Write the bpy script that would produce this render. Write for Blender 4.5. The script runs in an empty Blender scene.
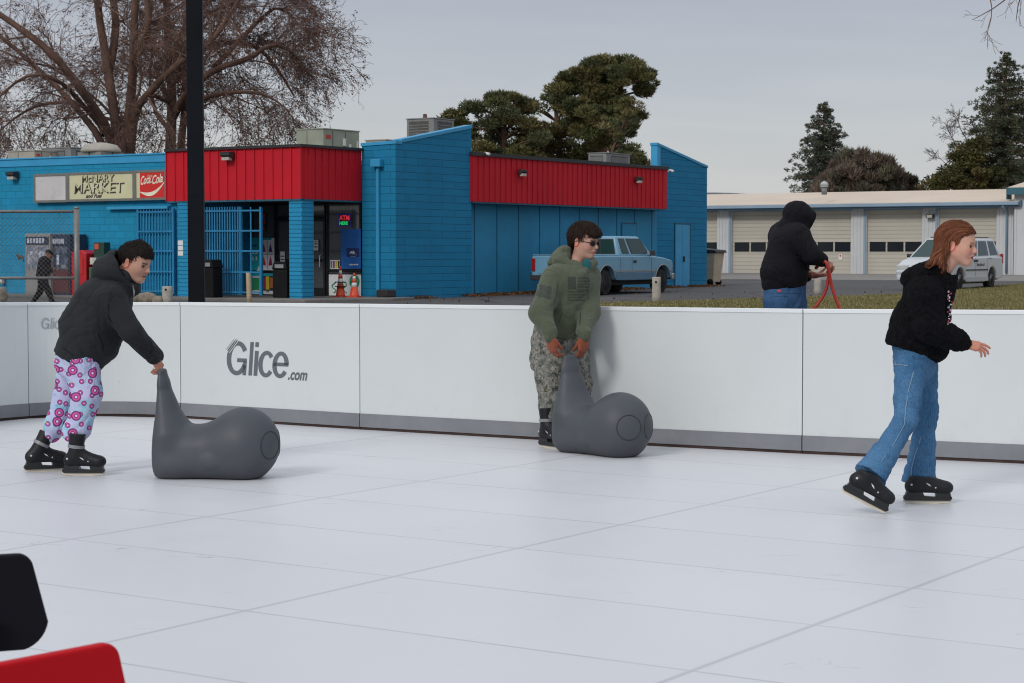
import bpy, math, random
import numpy as np
from mathutils import Vector, Matrix
R = math.radians
random.seed(7); np.random.seed(7)
scene = bpy.context.scene
COL = scene.collection

# ---------------------------------------------------------------- camera
FPX, HOR, CAMH = 1950.0, 252.0, 1.45
PITCH = math.atan((341.5-HOR)/FPX)
cam_data = bpy.data.cameras.new('camera'); cam = bpy.data.objects.new('camera', cam_data); COL.objects.link(cam)
cam.location = (0, 0, CAMH); cam.rotation_euler = (R(90)-PITCH, 0, 0)
cam_data.sensor_width = 36.0; cam_data.lens = FPX/1024*36.0
cam_data.clip_start = 0.1; cam_data.clip_end = 20000
cam_data.dof.use_dof = True; cam_data.dof.focus_distance = 12.6; cam_data.dof.aperture_fstop = 16.0
scene.camera = cam
scene.cycles.filter_width = 1.1

def ray(px, py):
    x = (px-512)/FPX; y = -(py-341.5)/FPX
    return (x, math.cos(PITCH)+y*math.sin(PITCH), -math.sin(PITCH)+y*math.cos(PITCH))
def P(px, py, Y):
    "a point of the place at depth Y (metres in front of the camera)"
    d = ray(px, py); t = Y/d[1]
    return np.array([d[0]*t, Y, CAMH+d[2]*t])
BREAKS = [(-400, -0.02), (25, -0.02), (55, 0.12), (68, 0.2), (95, 0.2), (9000, 0.2)]
def gz(Y):
    for (a, za), (b, zb) in zip(BREAKS, BREAKS[1:]):
        if Y <= b: return za+(zb-za)*(Y-a)/(b-a)
    return 0.2
def G(px, py, z=0.0):
    d = ray(px, py); t = (z-CAMH)/d[2]
    return np.array([d[0]*t, d[1]*t, z])
def GT(px, py):
    z = 0.1
    for _ in range(12):
        g = G(px, py, z); z = gz(g[1])
    return g

# ---------------------------------------------------------------- objects
def tag(o, label=None, cat=None, group=None, kind=None):
    if label: o['label'] = label
    if cat: o['category'] = cat
    if group: o['group'] = group
    if kind: o['kind'] = kind
    return o
def thing(name, label, cat, loc=(0, 0, 0), rz=0, group=None, kind=None):
    o = bpy.data.objects.new(name, None); COL.objects.link(o)
    o.empty_display_size = 0.2; o.location = loc; o.rotation_euler = (0, 0, rz)
    return tag(o, label, cat, group, kind)
def copy_tree(o, parent=None):
    c = o.copy(); COL.objects.link(c)
    if parent is not None: c.parent = parent
    for ch in [x for x in bpy.data.objects if x.parent == o]: copy_tree(ch, c)
    return c

class MB:
    "collects faces; build() links them as one mesh object"
    def __init__(s): s.v = []; s.f = []; s.m = []; s.smooth = []; s.c = []
    def add(s, vs, fs, m=0, smooth=False, col=None):
        n = len(s.v); s.v += [tuple(map(float, v)) for v in vs]
        s.f += [tuple(i+n for i in f) for f in fs]; s.m += [m]*len(fs); s.smooth += [smooth]*len(fs)
        s.c += [col if col is not None else (1, 1, 1)]*len(vs)
    def box(s, a, b, m=0):
        x0, y0, z0 = [min(a[i], b[i]) for i in range(3)]; x1, y1, z1 = [max(a[i], b[i]) for i in range(3)]
        s.add([(x0,y0,z0),(x1,y0,z0),(x1,y1,z0),(x0,y1,z0),(x0,y0,z1),(x1,y0,z1),(x1,y1,z1),(x0,y1,z1)],
              [(0,3,2,1),(4,5,6,7),(0,1,5,4),(1,2,6,5),(2,3,7,6),(3,0,4,7)], m)
    def prism(s, poly, axis, a, b, m=0, smooth=False):
        "poly: 2D points; extruded along axis from a to b. axis x -> (y,z), y -> (x,z), z -> (x,y)"
        def mk(p, t):
            return {'x': (t, p[0], p[1]), 'y': (p[0], t, p[1]), 'z': (p[0], p[1], t)}[axis]
        n = len(poly); vs = [mk(p, a) for p in poly]+[mk(p, b) for p in poly]
        ar = sum(poly[i][0]*poly[(i+1) % n][1]-poly[(i+1) % n][0]*poly[i][1] for i in range(n))
        flip = (ar > 0) != (axis == 'y')
        flip = flip if b > a else not flip
        f0 = tuple(range(n)); f1 = tuple(range(2*n-1, n-1, -1))
        if flip: f0 = f0[::-1]; f1 = f1[::-1]
        s.add(vs, [f0, f1], m)
        k = len(s.v)-2*n
        for i in range(n):
            j = (i+1) % n
            q = (k+i, k+j, k+n+j, k+n+i)
            s.f.append(q if flip else q[::-1]); s.m.append(m); s.smooth.append(smooth)
    def quad(s, a, b, c, d, m=0): s.add([a, b, c, d], [(0, 1, 2, 3)], m)
    def slab(s, pts, off, m=0):
        "planar polygon given thickness by vector off"
        n = len(pts); pts = [Vector(p) for p in pts]; off = Vector(off)
        s.add([tuple(p) for p in pts]+[tuple(p+off) for p in pts],
              [tuple(range(n))[::-1], tuple(range(n, 2*n))]+[(i, (i+1) % n, n+(i+1) % n, n+i) for i in range(n)], m)
    def tube(s, pts, rad, n=8, m=0, cap=True, smooth=True, col=None):
        pts = [Vector(p) for p in pts]
        if not hasattr(rad, '__len__'): rad = [rad]*len(pts)
        vs = []; fs = []; up = Vector((0.13, 0.31, 0.94)); last = None
        for i, p in enumerate(pts):
            d = (pts[min(i+1, len(pts)-1)]-pts[max(i-1, 0)])
            if d.length < 1e-9: d = Vector((0, 0, 1))
            d.normalize()
            if last is None:
                a = d.cross(up)
                if a.length < 0.1: a = d.cross(Vector((1, 0, 0)))
            else: a = last-d*last.dot(d)
            a.normalize(); last = a; b = d.cross(a)
            for k in range(n):
                t = 2*math.pi*k/n; vs.append(p+(a*math.cos(t)+b*math.sin(t))*rad[i])
        for i in range(len(pts)-1):
            for k in range(n):
                k2 = (k+1) % n
                fs.append((i*n+k, i*n+k2, (i+1)*n+k2, (i+1)*n+k))
        if cap:
            fs.append(tuple(range(n))[::-1]); fs.append(tuple((len(pts)-1)*n+k for k in range(n)))
        s.add(vs, fs, m, smooth, col)
    def lathe(s, prof, c=(0, 0, 0), axis='z', n=24, m=0, smooth=True):
        "prof: list of (radius, height)"
        vs = []; fs = []
        for r_, h_ in prof:
            for k in range(n):
                t = 2*math.pi*k/n; a, b = r_*math.cos(t), r_*math.sin(t)
                v = {'z': (a, b, h_), 'x': (h_, a, b), 'y': (b, h_, a)}[axis]
                vs.append((v[0]+c[0], v[1]+c[1], v[2]+c[2]))
        for i in range(len(prof)-1):
            for k in range(n):
                k2 = (k+1) % n
                fs.append((i*n+k, i*n+k2, (i+1)*n+k2, (i+1)*n+k))
        fs.append(tuple(range(n))[::-1]); fs.append(tuple((len(prof)-1)*n+k for k in range(n)))
        s.add(vs, fs, m, smooth)
    def build(s, name, mats, parent=None, loc=(0, 0, 0), bevel=0, seg=2, colors=False):
        me = bpy.data.meshes.new(name); me.from_pydata(s.v, [], s.f); me.update()
        if not isinstance(mats, (list, tuple)): mats = [mats]
        for mm in mats: me.materials.append(mm)
        me.polygons.foreach_set('material_index', s.m); me.polygons.foreach_set('use_smooth', s.smooth)
        if colors: set_col(me, np.array(s.c, dtype=np.float32))
        o = bpy.data.objects.new(name, me); COL.objects.link(o); o.location = loc
        if parent is not None: o.parent = parent
        if bevel:
            b = o.modifiers.new('bevel', 'BEVEL'); b.width = bevel; b.segments = seg; b.limit_method = 'ANGLE'; b.angle_limit = R(35)
        return o
def set_col(me, c):
    a = me.color_attributes.new('Col', 'FLOAT_COLOR', 'POINT')
    if c.shape[1] == 3: c = np.concatenate([c, np.ones((len(c), 1))], 1)
    a.data.foreach_set('color', c.astype(np.float32).ravel())
def np_mesh(name, V, F, mats, parent=None, loc=(0, 0, 0), smooth=True, col=None, mi=None):
    V = np.asarray(V, dtype=np.float32); F = np.asarray(F, dtype=np.int32)
    me = bpy.data.meshes.new(name); k = F.shape[1]
    me.vertices.add(len(V)); me.vertices.foreach_set('co', V.ravel())
    me.loops.add(F.size); me.loops.foreach_set('vertex_index', F.ravel())
    me.polygons.add(len(F)); me.polygons.foreach_set('loop_start', np.arange(0, F.size, k, dtype=np.int32))
    if not isinstance(mats, (list, tuple)): mats = [mats]
    for mm in mats: me.materials.append(mm)
    if mi is not None: me.polygons.foreach_set('material_index', np.asarray(mi, dtype=np.int32))
    me.update(calc_edges=True)
    me.polygons.foreach_set('use_smooth', np.full(len(F), smooth, dtype=bool))
    if col is not None: set_col(me, np.asarray(col, dtype=np.float32))
    o = bpy.data.objects.new(name, me); COL.objects.link(o); o.location = loc
    if parent is not None: o.parent = parent
    return o

# ---------------------------------------------------------------- materials
def srgb(r, g, b):
    f = lambda c: (c/255/12.92) if c/255 <= 0.04045 else ((c/255+0.055)/1.055)**2.4
    return (f(r), f(g), f(b))
class NT:
    def __init__(s, m): s.t = m.node_tree; s.n = s.t.nodes; s.l = s.t.links
    def new(s, typ, **kw):
        n = s.n.new(typ)
        for k, v in kw.items():
            if hasattr(n, k): setattr(n, k, v)
            else: n.inputs[k].default_value = v
        return n
    def link(s, a, b): s.l.new(a, b)
    def math(s, op, a, b=None, c=None):
        n = s.n.new('ShaderNodeMath'); n.operation = op
        for i, x in enumerate((a, b, c)):
            if x is None: continue
            if hasattr(x, 'links'): s.l.new(x, n.inputs[i])
            else: n.inputs[i].default_value = x
        return n.outputs[0]
    def mix(s, fac, a, b, blend='MIX'):
        n = s.n.new('ShaderNodeMix'); n.data_type = 'RGBA'; n.blend_type = blend
        for i, x in ((0, fac), (6, a), (7, b)):
            if hasattr(x, 'links'): s.l.new(x, n.inputs[i])
            elif i == 0: n.inputs[0].default_value = x
            else: n.inputs[i].default_value = (*x, 1) if len(x) == 3 else x
        return n.outputs[2]
    def noise(s, vec, scale, detail=4, rough=.55, dist=0):
        n = s.n.new('ShaderNodeTexNoise'); n.inputs['Scale'].default_value = scale; n.inputs['Detail'].default_value = detail
        n.inputs['Roughness'].default_value = rough; n.inputs['Distortion'].default_value = dist
        if vec is not None: s.l.new(vec, n.inputs['Vector'])
        return n.outputs['Fac']
    def ramp(s, fac, stops, interp='LINEAR'):
        n = s.n.new('ShaderNodeValToRGB'); n.color_ramp.interpolation = interp; e = n.color_ramp.elements
        while len(e) < len(stops): e.new(0.5)
        for i, (p, c) in enumerate(stops):
            e[i].position = p; e[i].color = (*c, 1) if len(c) == 3 else c
        s.l.new(fac, n.inputs[0]); return n.outputs[0]
    def coord(s, kind='Object', scale=None, rot=None, loc=None):
        o = s.n.new('ShaderNodeTexCoord').outputs[kind]
        if scale or rot or loc:
            m = s.n.new('ShaderNodeMapping'); s.l.new(o, m.inputs[0])
            if scale: m.inputs['Scale'].default_value = scale
            if rot: m.inputs['Rotation'].default_value = rot
            if loc: m.inputs['Location'].default_value = loc
            o = m.outputs[0]
        return o
    def xyz(s, vec):
        n = s.n.new('ShaderNodeSeparateXYZ'); s.l.new(vec, n.inputs[0]); return n.outputs
    def comb(s, x, y, z=0.0):
        n = s.n.new('ShaderNodeCombineXYZ')
        for i, q in enumerate((x, y, z)):
            if hasattr(q, 'links'): s.l.new(q, n.inputs[i])
            else: n.inputs[i].default_value = q
        return n.outputs[0]
    def bump(s, h, strength, dist=0.01, normal=None):
        n = s.n.new('ShaderNodeBump'); n.inputs['Strength'].default_value = strength; n.inputs['Distance'].default_value = dist
        s.l.new(h, n.inputs['Height'])
        if normal is not None: s.l.new(normal, n.inputs['Normal'])
        return n.outputs[0]
def newmat(name, rough=.6, metal=0, spec=.5):
    m = bpy.data.materials.new(name); m.use_nodes = True; t = NT(m)
    b = t.n['Principled BSDF']; b.inputs['Roughness'].default_value = rough; b.inputs['Metallic'].default_value = metal
    b.inputs['Specular IOR Level'].default_value = spec
    return m, t, b
def mat(name, c, rough=.6, var=.12, scale=3, bump=0, bscale=60, metal=0, spec=.5, dirt=0, dirtc=(.08, .07, .05), attr=False, bdist=.01):
    m, t, b = newmat(name, rough, metal, spec)
    co = t.coord('Object')
    n = t.noise(co, scale, 5)
    lo = tuple(max(0, x*(1-var)) for x in c); hi = tuple(min(1, x*(1+var)) for x in c)
    col = t.ramp(n, [(.3, lo), (.7, hi)])
    if attr:
        a = t.new('ShaderNodeAttribute', attribute_name='Col')
        col = t.mix(1.0, a.outputs['Color'], t.ramp(n, [(.3, (1-var,)*3), (.7, (1+var if 1+var < 1 else 1,)*3)]), 'MULTIPLY')
    if dirt:
        d = t.noise(co, scale*1.7, 6, .7)
        col = t.mix(t.math('MULTIPLY', t.ramp(d, [(.5, (0,)*3), (.75, (1,)*3)]), dirt), col, dirtc)
    t.link(col, b.inputs['Base Color'])
    if bump: t.link(t.bump(t.noise(co, bscale, 4), bump, bdist), b.inputs['Normal'])
    return m
# ---------------------------------------------------------------- sculpting: smooth blended solids turned into one mesh
def smin(a, b, k):
    if k <= 0: return np.minimum(a, b)
    h = np.clip(.5+.5*(b-a)/k, 0, 1)
    return b*(1-h)+a*h-k*h*(1-h)
def unit(v):
    v = np.array(v, float); return v/max(1e-9, np.linalg.norm(v))
def rotm(yaw=0, pitch=0, roll=0):
    "yaw about z; pitch: nose down positive; roll about x"
    cy, sy = math.cos(yaw), math.sin(yaw); cp, sp = math.cos(pitch), math.sin(pitch); cr, sr = math.cos(roll), math.sin(roll)
    Z = np.array([[cy, -sy, 0], [sy, cy, 0], [0, 0, 1]]); Y = np.array([[cp, 0, sp], [0, 1, 0], [-sp, 0, cp]])
    X = np.array([[1, 0, 0], [0, cr, -sr], [0, sr, cr]])
    return Z @ Y @ X
class TR:
    def __init__(s, o, M, k=1.0): s.o = np.array(o, float); s.M = np.array(M, float); s.k = k
    def pt(s, p): return s.o+s.M @ (np.array(p, float)*s.k)
    def inv(s, V): return ((V-s.o) @ s.M)/s.k
ID = TR((0, 0, 0), np.eye(3))
class Field:
    def __init__(s): s.ops = []; s.lo = np.full(3, 1e9); s.hi = np.full(3, -1e9)
    def _bb(s, p, r): s.lo = np.minimum(s.lo, np.array(p)-r); s.hi = np.maximum(s.hi, np.array(p)+r)
    def cap(s, a, b, ra, rb=None, k=.02, flat=None, T=ID, sub=False):
        rb = ra if rb is None else rb
        a, b = T.pt(a), T.pt(b); ra *= T.k; rb *= T.k; k *= T.k
        if not sub: s._bb(a, ra*1.05); s._bb(b, rb*1.05)
        if flat is not None: flat = (unit(T.M @ np.array(flat[0], float)), flat[1])
        s.ops.append(('cap', a, b, ra, rb, k, flat, sub)); return s
    def ell(s, c, r, M=None, k=.02, T=ID, sub=False):
        M = np.eye(3) if M is None else M
        c = T.pt(c); M = T.M @ M; r = np.array(r, float)*T.k
        if not sub: s._bb(c, max(r))
        s.ops.append(('ell', c, M, r, k*T.k, sub)); return s
    def plane(s, p, n, k=.01, T=ID):
        "keeps the side the normal points away from"
        s.ops.append(('pl', T.pt(p), unit(T.M @ np.array(n, float)), k*T.k)); return s
    def fold(s, amp, freq, axis=(0, 0, 1), seed=0, sharp=True):
        rs = np.random.RandomState(seed)
        ax = unit(axis); ds = []
        for i in range(4): ds.append((unit(ax+rs.normal(0, .55, 3))*freq*rs.uniform(.7, 1.5), rs.uniform(0, 6.28), rs.normal(0, 7, 3), rs.uniform(0, 6.28)))
        s.ops.append(('fo', amp, ds, sharp)); return s
    def fuzz(s, amp, freq, seed=0):
        rs = np.random.RandomState(seed)
        s.ops.append(('fz', amp, [(rs.normal(0, 1, 3)*freq, rs.uniform(0, 6.28)) for _ in range(7)])); return s
    def ev(s, X):
        X = np.asarray(X, dtype=np.float32); d = np.full(len(X), 1.0, dtype=np.float32)
        for op in s.ops:
            if op[0] == 'cap':
                _, a, b, ra, rb, k, flat, sub = op
                p = X-a.astype(np.float32); ba = (b-a)
                if flat is not None:
                    nrm, fac = flat; c = p @ nrm.astype(np.float32); p = p+np.outer(c*(fac-1), nrm).astype(np.float32); ba = ba+nrm*(ba @ nrm)*(fac-1)
                ba = ba.astype(np.float32); L = float(ba @ ba)
                t = np.clip((p @ ba)/max(L, 1e-12), 0, 1)
                q = np.linalg.norm(p-t[:, None]*ba, axis=1)-(ra+(rb-ra)*t)
                d = -smin(-d, q, k) if sub else smin(d, q, k)
            elif op[0] == 'ell':
                _, c, M, r, k, sub = op
                p = (X-c.astype(np.float32)) @ M.astype(np.float32)
                k0 = np.linalg.norm(p/r, axis=1); k1 = np.linalg.norm(p/(r*r), axis=1)
                q = k0*(k0-1)/np.maximum(k1, 1e-6); q = np.where(k0 < 1e-3, -min(r), q)
                d = -smin(-d, q, k) if sub else smin(d, q, k)
            elif op[0] == 'pl':
                _, p, n, k = op; q = (X-p) @ n; d = -smin(-d, -q, k)
            elif op[0] == 'fo':
                _, amp, ds, sharp = op; w = 0
                for f_, ph, g, ph2 in ds:
                    u = np.sin(X @ f_+ph+1.3*np.sin(X @ g+ph2)+.8*np.sin(X @ (g[::-1]*1.7)+ph))
                    mk = np.clip(.35+.9*np.sin(X @ (g*.6)+ph2+1.7), 0, 1)
                    w = w+((1-np.abs(u))**2*mk if sharp else u*.5)
                d = d+(w*.6-.3)*amp
            elif op[0] == 'fz':
                _, amp, ds = op; w = 0
                for f_, ph in ds: w = w+np.sin(X @ f_+ph+2*np.sin(X @ (f_[::-1]*.5)+ph*2))
                d = d+w*amp/len(ds)*1.6
        return d.astype(np.float32)
    def grad(s, X, e=.004):
        g = np.stack([s.ev(X+np.eye(3)[i]*e)-s.ev(X-np.eye(3)[i]*e) for i in range(3)], 1)
        return g/np.maximum(np.linalg.norm(g, axis=1, keepdims=True), 1e-9)
    def mesh(s, h=.006, pad=.03, lo=None, hi=None):
        lo = (s.lo if lo is None else np.maximum(s.lo, lo))-pad; hi = (s.hi if hi is None else np.minimum(s.hi, hi))+pad
        B = 6; n = (np.ceil((hi-lo)/(h*B)).astype(int)+1)
        D = np.full(tuple(n*B+1), 1.0, dtype=np.float32)
        ci = np.stack(np.meshgrid(*[np.arange(k) for k in n], indexing='ij'), -1).reshape(-1, 3)
        cc = lo+(ci+.5)*h*B
        dc = s.ev(cc)
        rad = h*B*.9+.012
        sgn = dc < 0
        act = np.abs(dc) < rad*1.6
        # fill inactive blocks with their sign
        for c in ci[sgn & ~act]:
            D[c[0]*B:c[0]*B+B+1, c[1]*B:c[1]*B+B+1, c[2]*B:c[2]*B+B+1] = -1.0
        M = np.zeros(D.shape, dtype=bool)
        for c in ci[act]:
            M[c[0]*B:c[0]*B+B+1, c[1]*B:c[1]*B+B+1, c[2]*B:c[2]*B+B+1] = True
        idx = np.argwhere(M)
        D[M] = s.ev(lo+idx*h)
        return nets(D, lo, h)
def nets(D, lo, h):
    S = D < 0
    c = [S[i:D.shape[0]-1+i, j:D.shape[1]-1+j, k:D.shape[2]-1+k] for i in (0, 1) for j in (0, 1) for k in (0, 1)]
    a = c[0]; al = a.copy(); an = a.copy()
    for q in c[1:]: al &= q; an |= q
    cells = np.argwhere(an & ~al)
    if len(cells) == 0: return np.zeros((0, 3)), np.zeros((0, 4), int)
    vid = np.full(a.shape, -1, dtype=np.int64); vid[tuple(cells.T)] = np.arange(len(cells))
    acc = np.zeros((len(cells), 3)); cnt = np.zeros(len(cells))
    corners = [(i, j, k) for i in (0, 1) for j in (0, 1) for k in (0, 1)]
    val = {q: D[cells[:, 0]+q[0], cells[:, 1]+q[1], cells[:, 2]+q[2]] for q in corners}
    for q in corners:
        for ax in range(3):
            if q[ax]: continue
            r = list(q); r[ax] = 1; r = tuple(r)
            v0, v1 = val[q], val[r]; m = (v0 < 0) != (v1 < 0)
            t = np.where(m, v0/np.where(m, v0-v1, 1), 0)
            p = np.zeros((len(cells), 3)); p[:] = q; p[:, ax] += t
            acc[m] += p[m]; cnt[m] += 1
    V = lo+(cells+acc/cnt[:, None])*h
    F = []
    for ax in range(3):
        sl0 = [slice(1, -1)]*3; sl0[ax] = slice(0, -1); sl1 = [slice(1, -1)]*3; sl1[ax] = slice(1, None)
        A = S[tuple(sl0)]; Bq = S[tuple(sl1)]
        e = np.argwhere(A != Bq)
        if len(e) == 0: continue
        inv = A[tuple(e.T)]
        o = np.ones(3, int); o[ax] = 0; e = e+o
        u, w = [(1, 2), (2, 0), (0, 1)][ax]
        du = np.zeros(3, int); du[u] = 1; dw = np.zeros(3, int); dw[w] = 1
        q = [vid[tuple((e-du-dw).T)], vid[tuple((e-dw).T)], vid[tuple(e.T)], vid[tuple((e-du).T)]]
        Q = np.stack(q, 1); Q[~inv] = Q[~inv][:, ::-1]
        F.append(Q)
    F = np.concatenate(F); F = F[(F >= 0).all(1)]
    return V, F
def join(parts):
    V = []; F = []; n = 0
    for v, f in parts: V.append(v); F.append(f+n); n += len(v)
    return np.concatenate(V), np.concatenate(F)
def decal(field, pts_px, Y0, off=.002):
    "drops a flat print along lines of sight onto a garment; pts_px: (n,m,2) grid of picture points -> verts, quads"
    g = np.asarray(pts_px, float); n, m = g.shape[:2]; q = g.reshape(-1, 2)
    d = np.array([ray(*p) for p in q]); d /= np.linalg.norm(d, axis=1, keepdims=True)
    o = np.array([0, 0, CAMH]); t = np.full(len(q), Y0-.7)
    for _ in range(60): t = t+np.clip(field.ev(o+d*t[:, None]), -.02, .05)*.8
    V = o+d*t[:, None]
    V = V+field.grad(V)*off
    F = [(i*m+j, i*m+j+1, (i+1)*m+j+1, (i+1)*m+j) for i in range(n-1) for j in range(m-1)]
    return V, np.array(F)
def grid_px(x0, y0, x1, y1, n=5, m=5, skew=0, drop=0):
    return [[(x0+(x1-x0)*j/(m-1)+skew*i/(n-1), y0+(y1-y0)*i/(n-1)+drop*j/(m-1)) for j in range(m)] for i in range(n)]
def strands(field, S, comb, n=7, step=.012, width=.0022, lift=.003, jit=.25, seed=0, taper=True):
    rs = np.random.RandomState(seed); S = np.array(S, float)
    p = S.copy(); path = [p.copy()]; J = rs.normal(0, jit, S.shape)
    for i in range(n):
        g = comb(p)+J; nr = field.grad(p); g = g-nr*np.sum(g*nr, 1, keepdims=True)
        g /= np.maximum(np.linalg.norm(g, axis=1, keepdims=True), 1e-6)
        p = p+g*step; d = field.ev(p); p = p-nr*(d-lift*(1+i*.25))[:, None]*.8
        path.append(p.copy())
    A = np.array(path)                                              # (n+1, N, 3)
    T = np.gradient(A, axis=0); nr = field.grad(S)
    sd = np.cross(T, nr[None]); sd /= np.maximum(np.linalg.norm(sd, axis=2, keepdims=True), 1e-6)
    w = np.linspace(1, .15 if taper else .8, n+1)[:, None, None]*width/2
    L = A-sd*w; Rr = A+sd*w; C = A+nr[None]*w*.7
    N = len(S); V = np.stack([L, C, Rr], 2).transpose(1, 0, 2, 3).reshape(-1, 3)   # per strand: (n+1)*3
    F = []; base = np.arange(N)*(n+1)*3
    for i in range(n):
        for q in (0, 1):
            a = i*3+q; F.append(np.stack([base+a, base+a+1, base+a+4, base+a+3], 1))
    return V, np.concatenate(F), np.repeat(rs.uniform(.6, 1.4, N), (n+1)*3)
# ---------------------------------------------------------------- light and sky
w = bpy.data.worlds.new('World'); scene.world = w; w.use_nodes = True
t = NT(w); bg = t.n['Background']
SUN_EL, SUN_DIR = R(33), (-0.55, -0.83)      # where the sun stands: behind the camera, to its left
sky = t.n.new('ShaderNodeTexSky'); sky.sky_type = 'NISHITA'; sky.sun_disc = False
sky.sun_elevation = SUN_EL; sky.sun_rotation = math.atan2(SUN_DIR[0], SUN_DIR[1])
gen = t.coord('Generated'); z = t.xyz(gen)[2]
up = t.math('MAXIMUM', z, 0.0)
grad_c = t.ramp(up, [(0.0, (.44, .453, .462)), (.04, (.438, .447, .455)), (.075, (.385, .400, .432)), (.14, (.315, .331, .385)), (.35, (.44, .46, .51)), (.75, (.68, .70, .75)), (1, (.78, .80, .84))])
cl = t.noise(t.coord('Generated', scale=(2.2, 2.2, 16)), 2.6, 6, .55, .5)
cl2 = t.noise(t.coord('Generated', scale=(1.5, 1.5, 9), loc=(3, 1, 0)), 1.6, 3, .5)
cmul = t.ramp(cl, [(.3, (.945, .95, .962)), (.7, (1.045, 1.04, 1.03))])
cmul2 = t.ramp(cl2, [(.35, (.975, .978, .985)), (.65, (1.025, 1.02, 1.015))])
c1 = t.mix(1.0, t.mix(1.0, grad_c, cmul, 'MULTIPLY'), cmul2, 'MULTIPLY')
ns = t.mix(1.0, sky.outputs[0], (.012, .012, .012), 'MULTIPLY')
fin = t.mix(1.0, c1, ns, 'ADD')
t.link(fin, bg.inputs['Color']); bg.inputs['Strength'].default_value = 1.0
sd = bpy.data.lights.new('sun', 'SUN'); sd.energy = 1.15; sd.angle = R(13); sd.color = (1, .955, .89)
so = bpy.data.objects.new('sun', sd); COL.objects.link(so)
so.rotation_euler = Vector((SUN_DIR[0]*math.cos(SUN_EL), SUN_DIR[1]*math.cos(SUN_EL), math.sin(SUN_EL)*1.0)).normalized().to_track_quat('Z', 'Y').to_euler()
scene.view_settings.view_transform = 'Standard'; scene.view_settings.look = 'None'
scene.view_settings.exposure = 0.20; scene.view_settings.gamma = 1

# ---------------------------------------------------------------- ground
def band_clip(poly, y0, y1):
    def clip(pl, keep, yc):
        out = []
        for i in range(len(pl)):
            a, b = pl[i], pl[(i+1) % len(pl)]; ka, kb = keep(a[1]), keep(b[1])
            if ka: out.append(a)
            if ka != kb:
                s = (yc-a[1])/(b[1]-a[1]); out.append((a[0]+(b[0]-a[0])*s, yc))
        return out
    p = clip(poly, lambda y: y >= y0, y0)
    return clip(p, lambda y: y <= y1, y1) if p else []
def drape(name, poly, off, m, label=None, thick=0):
    mb = MB()
    for (a, za), (b, zb) in zip(BREAKS, BREAKS[1:]):
        p = band_clip(poly, a, b)
        if len(p) >= 3:
            vs = [(x, y, gz(y)+off) for x, y in p]
            ar = sum(p[i][0]*p[(i+1) % len(p)][1]-p[(i+1) % len(p)][0]*p[i][1] for i in range(len(p)))
            mb.add(vs if ar > 0 else vs[::-1], [tuple(range(len(vs)))])
    o = mb.build(name, m); o['kind'] = 'structure'
    return o

m_asph, t, b = newmat('asphalt', .9, spec=.3)
co = t.coord('Object')
n1 = t.noise(co, .25, 6, .6); n2 = t.noise(co, 6, 5, .6); n3 = t.noise(co, 60, 2)
c = t.ramp(n1, [(.3, (.062, .063, .068)), (.7, (.105, .103, .103))])
c = t.mix(t.math('MULTIPLY', t.ramp(n2, [(.45, (0,)*3), (.75, (1,)*3)]), .5), c, (.085, .07, .055))
vor = t.new('ShaderNodeTexVoronoi', feature='DISTANCE_TO_EDGE'); vor.inputs['Scale'].default_value = .35
t.link(t.mix(.35, co, t.n.new('ShaderNodeTexNoise').outputs['Color']), vor.inputs['Vector'])
c = t.mix(t.ramp(vor.outputs['Distance'], [(0, (.8,)*3), (.012, (0,)*3)]), c, (.02, .02, .02))
t.link(c, b.inputs['Base Color']); t.link(t.bump(n3, .5, .01), b.inputs['Normal'])
m_apron = mat('apron_concrete', (.21, .195, .18), .9, .18, .5, .3, 40, dirt=.5, dirtc=(.10, .09, .08))
m_walk = mat('sidewalk_concrete', (.16, .15, .14), .9, .2, .6, .3, 40, dirt=.6, dirtc=(.06, .05, .045))
m_grassg, t, b = newmat('lawn_soil', 1, spec=.1)
co = t.coord('Object')
c = t.ramp(t.noise(co, .6, 6, .65), [(.3, (.135, .12, .05)), (.5, (.18, .145, .068)), (.7, (.235, .18, .095))])
c = t.mix(t.ramp(t.noise(co, 9, 4, .7), [(.4, (0,)*3), (.7, (.5,)*3)]), c, (.10, .09, .035))
t.link(c, b.inputs['Base Color']); t.link(t.bump(t.noise(co, 30, 3), .8, .04), b.inputs['Normal'])

drape('ground', [(-4000, -300), (4000, -300), (4000, 8000), (-4000, 8000)], 0, m_asph)
gpts = [(560, 304.2), (655, 302.6), (780, 299), (890, 295.6), (957, 290.2), (1024, 284.6), (1130, 277)]
gp = [tuple(GT(*q)[:2]) for q in gpts]
lawn_poly = gp+[(46, 60), (30, 10), (3.9, 15.2), (1.5, 20)]
drape('lawn', lawn_poly, .01, m_grassg)
# forecourt in front of the garage and the kerb line
GA = R(-33)
drape('forecourt', [(-2, 96), (60, 64), (60, 150), (-2, 150)], .004, m_apron)

# grass blades and fallen leaves: nobody could count them
def inside(poly, X, Y):
    r_ = np.zeros(len(X), bool); n = len(poly)
    for i in range(n):
        x0, y0 = poly[i]; x1, y1 = poly[(i+1) % n]
        c = ((y0 > Y) != (y1 > Y)) & (X < (x1-x0)*(Y-y0)/((y1-y0) if y1 != y0 else 1e-9)+x0)
        r_ ^= c
    return r_
gzv = np.vectorize(gz)
m_blade = mat('dry_grass', (1, 1, 1), .9, .2, .8, attr=True, spec=.15)
rs = np.random.RandomState(3)
X = rs.uniform(1, 36, 600000); Y = rs.uniform(30, 84, 600000)
k = inside(lawn_poly, X, Y) & (np.abs(X/Y) < .42); X, Y = X[k][:210000], Y[k][:210000]
hgt = rs.uniform(.03, .085, len(X)); a = rs.uniform(0, 6.28, len(X)); wd = .016
Z = gzv(Y)+.01; lean = rs.normal(0, .025, (len(X), 2))
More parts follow.
